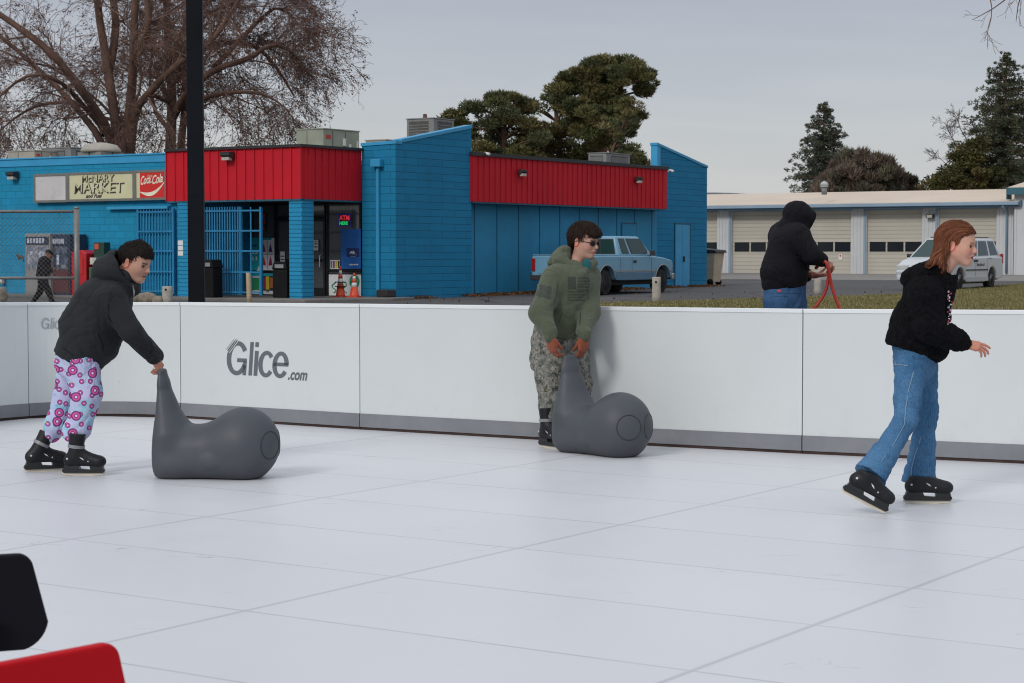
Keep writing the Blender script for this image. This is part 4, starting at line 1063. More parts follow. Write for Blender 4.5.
# ---------------------------------------------------------------- chain link fence at the left
m_galv = mat('galvanised', (.20, .20, .195), .45, .2, 4, metal=.3); m_wire = mat('fence_wire', (.19, .19, .18), .5, .2, 4, metal=.3)
FYY = 36.0; xr = (77.2-512)/FPX*FYY; zt = P(0, 211.5, FYY)[2]; zm = P(0, 278, FYY)[2]; z0 = gz(FYY)
o = thing('chain_link_fence', 'grey chain link fence panel in front of the vending machines', 'fence', (xr, FYY, z0))
L = 3.1; zt -= z0; zm -= z0
for x in (0, -L): q = MB(); q.tube([(x, 0, 0), (x, 0, zt+.05)], .052, 12); q.tube([(x, 0, zt+.05), (x, 0, zt+.09)], [.055, .03], 12); q.build('fence_post', m_galv, o)
for z in (zt, zm): q = MB(); q.tube([(-L, -.0, z), (0, -.0, z-.0)], .027, 10); q.build('rail', m_galv, o)
q = MB(); d = .085; zlo = .04; n = int((L+zt)/d)+2
def seg(a, b_, off):
    q.tube([(a[0], off, a[1]), (b_[0], -off, b_[1])], .0032, 3, cap=False, smooth=False)
for i in range(-int(zt/d)-1, int(L/d)+2):
    for s in (1, -1):
        x0 = -L+i*d if s == 1 else -L+i*d+zt
        # line x = x0 + s*(z-zlo)
        pts = []
        za = zlo; zb_ = zt
        xa_, xb_ = (x0, x0+(zt-zlo)) if s == 1 else (x0, x0-(zt-zlo))
        lo_, hi_ = -L, 0
        t0, t1 = 0.0, 1.0; dx_ = xb_-xa_
        for bound, sgn_ in ((lo_, 1), (hi_, -1)):
            # keep sgn*(x-bound) >= 0
            f0, f1 = sgn_*(xa_-bound), sgn_*(xb_-bound)
            if f0 < 0 and f1 < 0: t0, t1 = 1, 0; break
            if f0 < 0: t0 = max(t0, f0/(f0-f1))
            if f1 < 0: t1 = min(t1, f0/(f0-f1))
        if t1 > t0: seg((xa_+dx_*t0, za+(zb_-za)*t0), (xa_+dx_*t1, za+(zb_-za)*t1), .004*s)
q.build('chain_mesh', m_wire, o)
# wire twists above the rail
q = MB()
for i in range(int(L/d)): q.tube([(-L+d*i+.04, 0, zt), (-L+d*i+.055, 0, zt+.06)], .0035, 3, cap=False)
q.build('wire_end', m_wire, o)

# ---------------------------------------------------------------- garage at the right
m_gwhite = mat('garage_white', (.55, .565, .58), .5, .06, .6, dirt=.12, dirtc=(.3, .3, .3)); m_gdoor = mat('garage_door', (.50, .475, .405), .5, .05, .6, dirt=.15, dirtc=(.33, .30, .24))
m_gline = mat('garage_door_line', (.33, .31, .27), .6, .08, 2); m_groof = mat('garage_roof', (.60, .50, .395), .6, .06, .3, dirt=.15, dirtc=(.42, .33, .25)); m_gblue = mat('garage_gutter', (.07, .15, .23), .45, .15, .6); m_gblue2 = mat('garage_band', (.24, .34, .44), .5, .1, .6)
gO = np.array([13.03, 116.0]); gar = thing('garage_building', 'long low white garage with tan roof and a row of roller doors', 'building', (gO[0], gO[1], 0), SA)
m_gglass = mat('garage_glass', (.012, .016, .022), .15, .1, 2, spec=.3)
PIT = 4.28; DW = 3.33; DH = 3.82; zb0 = gz(110)
def gpx(L_): w_ = gO+E1*L_; return 512+FPX*w_[0]/w_[1]
q = MB()
starts = [PIT*i for i in range(-3, 4)]
for s in starts: q.box((s+DW, 0, zb0-.1), (s+PIT, .3, DH))
q.box((starts[0]-1, 0, zb0-.1), (starts[0], .3, DH)); q.box((starts[0]-1, 0, DH), (starts[-1]+PIT, .3, 4.22)); gwall = q.build('front_wall', m_gwhite, gar)
for s in starts[2:]:
    q = MB(); x = s+DW; q.box((x+.06, -.012, zb0), (x+.86, .0, 3.9))
    for k in range(4): q.box((x+.10+k*.22, -.040, zb0), (x+.16+k*.22, -.012, 3.9))
    q.build('ribbed_pier', m_gwhite, gwall)
q = MB()
for s in starts: q.box((s-.16, -.06, zb0), (s-.03, .02, DH)); q.box((s-.16, -.055, DH), (s+DW+.05, .02, DH+.10))
q.build('door_trim', m_gblue2, gwall)
for i, s in enumerate(starts):
    if s < -5: continue
    q = MB(); q.box((s, .22, zb0), (s+DW, .28, DH)); d_ = q.build('garage_door', m_gdoor, gar)
    q = MB()
    for k in range(1, 16):
        z = zb0+(DH-zb0)*k/16; q.box((s, .212, z-.012), (s+DW, .221, z+.012))
    q.build('slat_line', m_gline, d_)
    q = MB(); zw0, zw1 = zb0+1.27, zb0+1.83
    for k in range(3): q.box((s+.12+k*1.07, .19, zw0), (s+.12+k*1.07+.96, .218, zw1))
    q.build('window', m_gglass, d_)
    q = MB(); q.box((s+.04, .20, zw0-.06), (s+DW-.04, .212, zw0)); q.box((s+.04, .20, zw1), (s+DW-.04, .212, zw1+.05)); q.build('window_frame', m_gdoor, d_)
    if i in (3, 4, 5, 6):
        q = MB(); q.box((s+2.5, .19, zb0+.80), (s+2.72, .215, zb0+1.12)); pl = q.build('notice', m_gdoor if False else m_white, d_)
        q = MB(); n_ = 14; q.prism([(s+2.61+.06*math.cos(k*2*math.pi/n_), zb0+1.03+.05*math.sin(k*2*math.pi/n_)) for k in range(n_)], 'y', .19, .185); q.build('red_mark', m_pred, pl)
# roof with eave, gutter, gable end
xe = starts[-1]+PIT+.55; xs = starts[0]-1.5
q = MB(); q.prism([(-.75, 4.22), (7.0, 5.12), (14.5, 4.22), (14.5, 4.1), (7.0, 5.0), (-.75, 4.10)], 'x', xs, xe); groof = q.build('roof', m_groof, gar)
q = MB(); q.box((xs, -.90, 4.0), (xe, -.752, 4.19)); q.build('gutter', m_gblue2, groof, bevel=.02)
q = MB(); q.box((xs, -.74, 3.90), (xe, -.60, 4.09)); q.box((xe-.0, -.74, 3.95), (xe+.1, -.5, 4.25)); q.build('fascia', m_gblue, groof)
q = MB(); q.box((xs, -.6, 4.02), (xe, 0, 4.08)); q.build('soffit', m_gwhite, groof)
q = MB(); q.box((xs+.5, 13.5, zb0), (xe-.5, 13.8, 4.2)); q.build('rear_wall', m_gwhite, gar)
o = thing('roof_vent', 'small ribbed metal vent on the tan garage roof', 'roof vent'); w_ = gO+E1*(13.2*0+5.3)+EV*5.0; w_ = np.array([(823.5-512)/FPX*112.5, 112.5]); o.location = (w_[0], w_[1], 4.75)
q = MB(); q.lathe([(.16, 0), (.16, .42)], n=14); q.build('pipe', m_grey, o); q = MB(); q.lathe([(.17, .42), (.23, .44), (.23, .48), (.19, .52), (.24, .55), (.24, .6), (.15, .72), (.03, .78)], n=14); q.build('cowl', mat('vent_metal', (.4, .42, .42), .4, .2, 6), o)
# downpipe at the right end and floodlight on a pier
q = MB(); q.tube([(starts[-1]+PIT-.35, -.8, 4.0), (starts[-1]+PIT-.35, -.3, 3.75), (starts[-1]+PIT-.35, -.08, 3.5), (starts[-1]+PIT-.35, -.08, zb0+.1)], .07, 8); q.build('downpipe', m_gblue2, gar)
wl = thing('wall_lamp', 'dark floodlight on the white pier between the garage doors left of the girl', 'wall lamp'); w_ = gO+E1*(PIT*3+DW-PIT+.55)+EV*-.1; wl.location = (w_[0], w_[1], 3.45); wl.rotation_euler = (0, 0, SA)
q = MB(); q.prism([(-.22, -.12), (.22, -.12), (.22, .12), (-.22, .12)], 'y', -.25, .0); q.build('housing', m_lamp, wl, bevel=.03); q = MB(); q.box((-.15, -.27, -.1), (.15, -.24, .06)); q.build('lens', m_lens, wl)
# taller annex at the right
ann = thing('annex_building', 'taller white sheet-metal annex with blue door at the right end of the garage', 'building'); w_ = gO+E1*(xe-.35)+EV*-.5; ann.location = (w_[0], w_[1], 0); ann.rotation_euler = (0, 0, SA)
q = MB(); q.box((0, 0, zb0-.1), (14, 9, 4.75)); aw = q.build('wall', m_gwhite, ann)
q = MB()
for k in range(24): q.box((.05+k*.6, -.04, zb0), (.13+k*.6, 0, 4.75))
q.build('rib', m_gwhite, aw)
q = MB(); q.prism([(-.4, 4.95), (4.5, 5.6), (9.4, 4.95), (9.4, 4.8), (4.5, 5.45), (-.4, 4.8)], 'x', -.25, 14.3); ar = q.build('roof', m_groof, ann)
q = MB(); q.box((-.28, -.46, 4.55), (14.3, -.402, 4.93)); q.box((-.30, -.46, 4.3), (-.251, .3, 4.93)); q.build('fascia', mat('annex_teal', (.03, .12, .16), .5, .1, 1), ar)
q = MB(); q.box((1.55, -.06, zb0), (4.6, -.01, 4.0)); q.build('door', mat('annex_door', (.03, .12, .25), .5, .1, 1), ann)
# wheeled bin beside the store corner
g = np.array([(502.5+0, 0)]); gY = 73.5
ob = thing('wheeled_bin', 'tan wheeled bin with dark lid at the far corner of the blue store', 'bin', ((709.5-512)/FPX*gY, gY, .2), SA)
q = MB(); q.add([(-.36, -.3, .12), (.30, -.3, .12), (.30, .3, .12), (-.36, .3, .12), (-.46, -.4, 1.22), (.42, -.4, 1.22), (.42, .4, 1.22), (-.46, .4, 1.22)], [(0, 3, 2, 1), (0, 1, 5, 4), (1, 2, 6, 5), (2, 3, 7, 6), (3, 0, 4, 7), (4, 5, 6, 7)]); q.build('body', mat('bin_tan', (.52, .42, .30), .7, .1, 3, dirt=.3), ob, bevel=.02)
q = MB(); q.prism([(-.52, 1.22), (.5, 1.22), (.46, 1.32), (-.40, 1.40)], 'y', -.45, .45); q.build('lid', m_blackcap, ob, bevel=.02)
for s in (-1, 1): q = MB(); q.lathe([(.12, -.04), (.12, .04)], (.2, .34*s, .12), axis='y', n=14); q.build('wheel', m_bin, ob)
q = MB(); q.box((-.2, -.43, .78), (.0, -.40, .92)); q.build('label', m_white, ob)
# far hills
q = MB(); rs_ = random.Random(5); n = 160; prof = []
for i in range(n+1):
    x = -3200+6400*i/n
    h = 95+28*math.sin(x/520+1.0)+14*math.sin(x/190)+7*math.sin(x/71+2)+40*math.exp(-((x-640)/190)**2)
    prof.append((x, h))
vs = [(x, 4200, -5) for x, _ in prof]+[(x, 4500, h*.6) for x, h in prof]+[(x, 5000, h) for x, h in prof]+[(x, 6500, -5) for x, _ in prof]; N_ = n+1
q.add(vs, [(j*N_+i, j*N_+i+1, (j+1)*N_+i+1, (j+1)*N_+i) for j in range(3) for i in range(n)], 0, True)
o = q.build('hills', mat('hill_haze', (.135, .14, .16), 1, .2, .004, spec=.1)); o['kind'] = 'structure'  # blue-grey of distance haze is mixed into the hill colour
# leaf litter by the side wall
m_litter = mat('litter_brown', (1, 1, 1), .9, .3, 3, attr=True, spec=.1)
rs = np.random.RandomState(11); N_ = 5200
a_ = np.abs(rs.normal(0, .38, N_)); l_ = rs.uniform(2.0, 22, N_); cl_ = np.sin(l_*2.1)+np.sin(l_*.9+1) > -.3
a_, l_ = a_[cl_], l_[cl_]; X = C0[0]+E1[0]*(WX+.1+a_)+EV[0]*l_; Y = C0[1]+E1[1]*(WX+.1+a_)+EV[1]*l_
X2 = rs.uniform(-3, 14, 260); Y2 = rs.uniform(46, 64, 260); k_ = ~inside(lawn_poly, X2, Y2) & (((X2-C0[0])*E1[0]+(Y2-C0[1])*E1[1]) > 2.2)
X = np.concatenate([X, X2[k_]]); Y = np.concatenate([Y, Y2[k_]]); Z = gzv(Y)+rs.uniform(.01, .07, len(X))
def quads(X, Y, Z, s, rs):
    n = len(X); u = rs.normal(0, 1, (n, 3)); u /= np.linalg.norm(u, axis=1, keepdims=True); v = np.cross(u, rs.normal(0, 1, (n, 3))); v /= np.linalg.norm(v, axis=1, keepdims=True)
    c = np.stack([X, Y, Z], 1); s = np.asarray(s)[:, None] if np.ndim(s) else s
    return np.stack([c-u*s, c+v*s*.6, c+u*s, c-v*s*.6], 1).reshape(-1, 3)
V = quads(X, Y, Z, rs.uniform(.02, .05, len(X)), rs); pal = np.array([(.16, .075, .03), (.20, .10, .05), (.10, .05, .025)])
o = np_mesh('fallen_leaves', V, np.arange(len(V)).reshape(-1, 4), m_litter, smooth=False, col=np.repeat(pal[rs.randint(0, 3, len(X))], 4, axis=0)); tag(o, 'dry brown leaves blown against the blue side wall', 'leaves', kind='stuff')
# ---------------------------------------------------------------- trees
m_bark = mat('bark_brown', (.13, .072, .052), .9, .35, 1.4, .6, 6); m_barkg = mat('bark_grey', (.16, .14, .13), .9, .3, 2, .5, 8)
m_twig = mat('twig_brown', (.15, .092, .075), .9, .3, 2)
m_leafbrown = mat('dead_leaf', (1, 1, 1), .8, .2, 3, attr=True, spec=.2)
m_needle = mat('needles', (1, 1, 1), .75, .25, .6, attr=True, spec=.25)
def tubes_np(A, Rd, n=3):
    "A: (N, k, 3) polylines; Rd: (N, k) radii"
    A = np.asarray(A, float); N, k, _ = A.shape
    T = np.gradient(A, axis=1); T /= np.maximum(np.linalg.norm(T, axis=2, keepdims=True), 1e-9)
    up = np.array([.3, .5, .81]); a = np.cross(T, up); a /= np.maximum(np.linalg.norm(a, axis=2, keepdims=True), 1e-9); b = np.cross(T, a)
    V = []
    for j in range(n):
        th = 2*math.pi*j/n; V.append(A+(a*math.cos(th)+b*math.sin(th))*Rd[:, :, None])
    V = np.stack(V, 2).reshape(-1, 3)                                                   # (N,k,n)
    base = (np.arange(N)*k*n)[:, None]; F = []
    for i in range(k-1):
        for j in range(n):
            j2 = (j+1) % n; F.append(base+np.array([[i*n+j, i*n+j2, (i+1)*n+j2, (i+1)*n+j]]))
    return V, np.concatenate(F)
def branch_level(A, rad, per, L, Lvar, ang, droop, rs, k=5, r0=.5, wob=.25, tmin=.15, upbias=0.0):
    "spawns children along each polyline"
    N, kk, _ = A.shape; out = []; ro = []
    par = np.repeat(np.arange(N), per); t_ = rs.uniform(tmin, 1, len(par))*(kk-1); i0 = np.minimum(t_.astype(int), kk-2); f = (t_-i0)[:, None]
    p = A[par, i0]*(1-f)+A[par, i0+1]*f; d = A[par, i0+1]-A[par, i0]; d /= np.maximum(np.linalg.norm(d, axis=1, keepdims=True), 1e-9)
    r = rad[par, i0]*(1-f[:, 0])+rad[par, i0+1]*f[:, 0]
    o = rs.normal(0, 1, d.shape); o -= d*np.sum(o*d, 1, keepdims=True); o /= np.maximum(np.linalg.norm(o, axis=1, keepdims=True), 1e-9)
    a = np.clip(rs.normal(ang, .25, len(par)), .25, 1.5)[:, None]; cd = d*np.cos(a)+o*np.sin(a); cd[:, 2] += upbias; cd /= np.linalg.norm(cd, axis=1, keepdims=True)
    ln = L*rs.uniform(1-Lvar, 1+Lvar, len(par))[:, None]*(1.15-.55*(t_/(kk-1))[:, None]); P_ = [p]
    for i in range(1, k):
        cd = cd+rs.normal(0, wob, cd.shape)*.5; cd[:, 2] -= droop*(i/k); cd /= np.linalg.norm(cd, axis=1, keepdims=True); p = p+cd*ln/(k-1); P_.append(p)
    r = np.minimum(r*r0, r*.9); Rr = r[:, None]*np.linspace(1, .25, k)[None]
    return np.stack(P_, 1), Rr
def limb(pts, Y, r0, r1, n=14):
    "pts in picture columns/rows with depth offsets -> smooth polyline"
    q = [tuple(P(p[0], p[1], Y+(p[2] if len(p) > 2 else 0))) for p in pts]
    c = np.array(catmull(q, 6)); s = np.linspace(0, len(c)-1, n); i = np.minimum(s.astype(int), len(c)-2); f = (s-i)[:, None]
    A = c[i]*(1-f)+c[i+1]*f; return A, np.linspace(r0, r1, n)
def big_bare(name, label, Y, base, limbs, seed, levels, leaves=0, leafcol=None, twr=.011, bark=None, ntw=True, group=None, cat='tree'):
    rs = np.random.RandomState(seed); bx_ = P(*base, Y); root = thing(name, label, cat, (bx_[0], Y, gz(Y)), group=group)
    off = np.array([bx_[0], Y, gz(Y)])
    As, Rs = zip(*[limb(l[0], Y, l[1], l[2]) for l in limbs]); A = np.stack(As); Rr = np.stack(Rs)
    V, F = tubes_np(A-off, Rr, 9); np_mesh('trunk', V, F, bark or m_bark, root)
    Vs = []; cur, cr = A, Rr; tips = []
    for lv in levels:
        cur, cr = branch_level(cur, cr, rs=rs, **lv); Vs.append((cur, cr))
    parts = []
    for i, (c_, r_) in enumerate(Vs):
        r_ = np.maximum(r_, twr*(.72 if i == 3 else 1)); V, F = tubes_np(c_-off, r_, 5 if i == 0 else 3); parts.append((V, F))
    V, F = join(parts); np_mesh('branches', V, F, bark or m_twig, root)
    if leaves:
        c_ = Vs[-1][0]; k = rs.randint(0, len(c_), leaves); j = rs.randint(1, c_.shape[1], leaves); q = c_[k, j]+rs.normal(0, .05, (leaves, 3))-off; q[:, 2] -= .04
        V = quads(q[:, 0], q[:, 1], q[:, 2], rs.uniform(.025, .06, leaves), rs); pal = np.array(leafcol)
        np_mesh('dead_leaves', V, np.arange(len(V)).reshape(-1, 4), m_leafbrown, root, smooth=False, col=np.repeat(pal[rs.randint(0, len(pal), leaves)], 4, axis=0))
    return root
LB = [(.20, .085, .05), (.13, .06, .04), (.24, .12, .075), (.10, .055, .04)]
lvls = [dict(per=10, L=3.4, Lvar=.5, ang=.85, droop=.06, k=7, r0=.36, wob=.3, tmin=.12, upbias=.2),
        dict(per=8, L=1.8, Lvar=.5, ang=.7, droop=.17, k=5, r0=.45, wob=.3),
        dict(per=7, L=.95, Lvar=.5, ang=.65, droop=.28, k=4, r0=.5, wob=.38), dict(per=2, L=.42, Lvar=.5, ang=.7, droop=.2, k=3, r0=.6, wob=.35)]
TY = 82
big_bare('bare_tree', 'huge leafless brown tree with several stems behind the market sign', TY, (122, 300), [
    ([(124, 300), (122, 170), (118, 140), (108, 70, 1), (97, 0, 1), (92, -80, 1), (86, -190, 0)], .30, .08),
    ([(126, 300), (126, 160), (130, 110), (134, 50, -1), (136, -10, -1), (150, -110, -2), (158, -220)], .28, .07),
    ([(120, 200), (112, 140), (85, 95, -2), (50, 52, -3), (5, 18, -3), (-50, -20, -3), (-90, -70)], .24, .06),
    ([(128, 190), (134, 118), (150, 92, -1.5), (180, 62, -2), (212, 40, -3), (235, 5, -3), (262, -50)], .21, .05),
    ([(112, 170), (100, 140), (88, 122, 1), (62, 92, 2), (30, 62, 3), (-10, 30, 3), (-60, 22, 3), (-100, 40)], .18, .04),
    ([(108, 74, 1), (116, 20, 2), (100, -40, 3), (60, -110, 4), (20, -170, 4)], .2, .06),
    ([(104, 130, 0), (82, 104, -1), (60, 82, -3), (30, 75, -4), (0, 96, -4), (-30, 130, -4)], .12, .03),
    ([(134, 60), (148, 30, -3), (150, -20, -3), (190, -80, -4), (230, -130, -4)], .18, .05),
    ([(134, 112), (150, 95, 2), (168, 100, 4), (150, 60, 5), (120, 40, 6)], .12, .04),
    ([(104, 135), (92, 112, 1), (70, 103, 2), (40, 105, 3), (15, 118, 3), (-10, 140, 2)], .12, .03),
], 21, lvls, 26000, LB, twr=.0085, group='bare trees behind the store')
big_bare('bare_tree', 'leafless brown tree reaching right behind the black pole', TY+4, (170, 300), [
    ([(168, 300), (170, 160), (172, 100), (168, 40, 1), (166, -20, 1), (168, -110, 1), (175, -200)], .28, .07),
    ([(182, 260), (181, 150), (186, 95, -1), (182, 40, -1), (196, -20, -2), (215, -90)], .21, .05),
    ([(172, 120), (188, 92, -2), (215, 70, -3), (250, 58, -3), (268, 46, -3), (286, 48, -3), (300, 60, -3)], .19, .04),
    ([(176, 80), (200, 50, 2), (232, 42, 3), (258, 48, 4), (278, 70, 4), (294, 96, 4)], .20, .04),
    ([(172, 60), (190, 20, 2), (222, -10, 3), (250, -35, 3), (275, -38, 3), (292, -15, 3)], .18, .04),
    ([(183, 120), (205, 98, -3), (240, 92, -4), (268, 96, -4), (290, 112, -4)], .14, .03),
    ([(215, 66), (240, 40, 2), (262, 18, 3), (278, 8, 3), (296, 20, 3)], .13, .04),
    ([(170, 130), (155, 110, 2), (150, 70, 3), (158, 30, 4)], .12, .03),
], 22, [dict(lvls[0], per=11, L=2.5), dict(lvls[1], per=9), dict(lvls[2], per=7), lvls[3]], 26000, LB, twr=.0085, group='bare trees behind the store')
# bare tree whose twigs hang into the top right corner
big_bare('overhanging_tree', 'bare tree whose thin twigs hang into the top right corner', 30, (1150, 420), [
    ([(1150, 420), (1146, 200), (1140, 60), (1120, -60), (1090, -140)], .16, .06),
    ([(1135, 20), (1100, -30), (1060, -40), (1025, -20), (1000, 4), (972, 20)], .03, .004),
    ([(1130, -20), (1090, -70), (1050, -60), (1022, -8), (1016, 22)], .028, .004),
    ([(1110, -50), (1060, -70), (1010, -52), (990, -18), (992, 12), (987, 34)], .022, .003),
], 5, [dict(per=9, L=.5, Lvar=.4, ang=.5, droop=.12, k=5, r0=.4, wob=.35, tmin=.45), dict(per=2, L=.2, Lvar=.4, ang=.6, droop=.1, k=4, r0=.6, wob=.4)], twr=.0028)

def clump_crown(name, Y, poly, nclump, cr, leaf, nleaf, pal, seed, depth, trunk=None, limbs=True, mbark=None, label='', cat='tree', flat=.6, up=0.0, wl=.28, group=None, spiky=0.0, gap=.12, shade=True):
    "poly: silhouette of the crown in the picture; clumps fill its volume; each leaf a small face"
    rs = np.random.RandomState(seed); pw = [(P(x, y, Y)[0], P(x, y, Y)[2]) for x, y in poly]
    xs_ = [p[0] for p in pw]; zs_ = [p[1] for p in pw]; cx_ = sum(xs_)/len(xs_); z0_ = gz(Y)
    bx_ = trunk[0] if trunk else None; tx = P(trunk[0][0], trunk[0][1], Y)[0] if trunk else cx_
    root = thing(name, label, cat, (tx, Y, z0_), group=group); off = np.array([tx, Y, z0_])
    C = []
    tries = 0
    while len(C) < nclump and tries < 60000:
        tries += 1; x = rs.uniform(min(xs_), max(xs_)); z = rs.uniform(min(zs_), max(zs_))
        if not inside(pw, np.array([x]), np.array([z]))[0]: continue
        if math.sin(x*1.9+seed)+math.sin(z*2.3+1.3*seed)+math.sin((x+z)*1.1) < -1.9+gap*4: continue
        # half-width at this height sets the depth
        C.append((x, Y+rs.normal(0, .45)*depth, z))
    C = np.array(C)-off
    if trunk:
        mb_ = mbark or m_bark; A, Rr = limb(trunk, Y, trunk_r[0], trunk_r[1]); V, F = tubes_np(A[None]-off, Rr[None], 9); np_mesh('trunk', V, F, mb_, root)
        if limbs:
            At = A-off; ks = []
            for c in C[rs.permutation(len(C))[:min(len(C), 90)]]:
                cand = At[At[:, 2] < c[2]+.3]
                s = cand[np.argmin(np.abs(cand[:, 2]-(c[2]-.25*abs(c[0])-.4)))] if len(cand) else At[0]
                m_ = (s+c)/2+np.array([0, 0, .15]); ks.append([s, (s+m_)/2, m_, (m_+c)/2, c])
            V, F = tubes_np(np.array(ks), np.tile(np.linspace(.07, .02, 5), (len(ks), 1)), 4); np_mesh('limbs', V, F, mb_, root)
    ci = rs.randint(0, len(C), nclump*nleaf); u = rs.normal(0, 1, (len(ci), 3)); u /= np.linalg.norm(u, axis=1, keepdims=True)
    rad = cr*rs.uniform(.6, 1.35, len(C))[ci][:, None]*rs.uniform(.35, 1.0, (len(ci), 1))**.5
    q = C[ci]+u*rad*np.array([1, 1, flat])
    n = len(q); out = u*np.array([1, 1, .5])+rs.normal(0, .45, (n, 3))+np.array([0, 0, up]); out /= np.linalg.norm(out, axis=1, keepdims=True)
    sd_ = np.cross(out, rs.normal(0, 1, (n, 3))); sd_ /= np.linalg.norm(sd_, axis=1, keepdims=True); sz = leaf*rs.uniform(.6, 1.4, (n, 1))
    V = np.stack([q-sd_*sz*wl, q+sd_*sz*wl, q+out*sz*(1+spiky)], 1).reshape(-1, 3)
    pal = np.array(pal); cc = pal[rs.randint(0, len(pal), len(C))][ci]*rs.uniform(.7, 1.35, (n, 1))
    np_mesh('crown', V, np.arange(len(V)).reshape(-1, 3), m_needle, root, smooth=False, col=np.repeat(cc, 3, axis=0))
    return root
PG = [(.10, .112, .042), (.15, .145, .055), (.18, .155, .06), (.085, .098, .044), (.19, .16, .068), (.10, .11, .05)]
PY = 98; trunk_r = (.30, .10)
clump_crown('pine_tree', PY, [(556, 92), (560, 78), (578, 70), (590, 60), (608, 57), (622, 57), (636, 62), (650, 76), (648, 90), (644, 100), (645, 116), (632, 122), (634, 140), (622, 128), (608, 136), (604, 150), (590, 150), (580, 140), (566, 112)],
            190, .50, .17, 420, PG, 31, 1.6, trunk=[(604, 300), (603, 170), (605, 120), (610, 80)], label='tall dark pine with a leaning crown above the red side canopy', group='evergreens behind the store', gap=.0, flat=.48, up=.7, wl=.17)
trunk_r = (.14, .04)
clump_crown('pine_tree', PY-4, [(616, 120), (630, 112), (636, 124), (632, 138), (640, 150), (642, 163), (626, 160), (606, 150), (596, 130)], 34, .32, .15, 130, PG, 40, 1.2, trunk=[(612, 300), (612, 160), (622, 148), (634, 158)], label='thin drooping evergreen under the tall pine crown', group='evergreens behind the store', gap=.1, flat=.4, up=.7, wl=.17)
trunk_r = (.3, .1)
clump_crown('pine_tree', PY+3, [(522, 104), (536, 95), (556, 88), (566, 102), (590, 130), (600, 165), (598, 190), (520, 190), (512, 160), (522, 130), (530, 112)],
            110, .52, .17, 420, PG, 32, 1.8, trunk=[(560, 300), (560, 170), (556, 110)], label='rounded dark evergreen below and left of the tall pine', group='evergreens behind the store', gap=.02, flat=.48, up=.7, wl=.17)
clump_crown('pine_tree', PY, [(466, 108), (480, 102), (494, 96), (510, 96), (530, 104), (540, 125), (545, 160), (545, 190), (470, 190), (462, 160), (458, 122)],
            115, .52, .17, 420, PG, 33, 1.8, trunk=[(505, 300), (504, 160), (502, 104)], label='broad dark evergreen right of the slanted wing wall', group='evergreens behind the store', gap=.02, flat=.48, up=.7, wl=.17)
clump_crown('pine_tree', PY+6, [(590, 140), (606, 128), (630, 150), (645, 165), (648, 190), (585, 190)], 36, .48, .17, 380, PG, 34, 1.6, trunk=[(618, 300), (616, 190), (614, 150)], label='low evergreen just above the grey unit on the side canopy', group='evergreens behind the store', gap=.1, flat=.48, up=.7, wl=.17)
clump_crown('pine_tree', PY+4, [(438, 118), (448, 110), (466, 112), (472, 130), (470, 180), (440, 180), (436, 140)], 40, .42, .16, 260, PG, 35, 1.4, trunk=[(454, 300), (454, 180), (454, 122)], label='evergreen showing between the louvred unit and the slanted wall', group='evergreens behind the store', gap=.1)
clump_crown('pine_tree', PY+8, [(418, 114), (424, 108), (431, 111), (432, 124), (428, 150), (420, 150)], 14, .28, .14, 120, PG, 36, .8, trunk=[(425, 300), (425, 150), (425, 114)], label='small evergreen tip above the louvred roof unit', group='evergreens behind the store', gap=0)
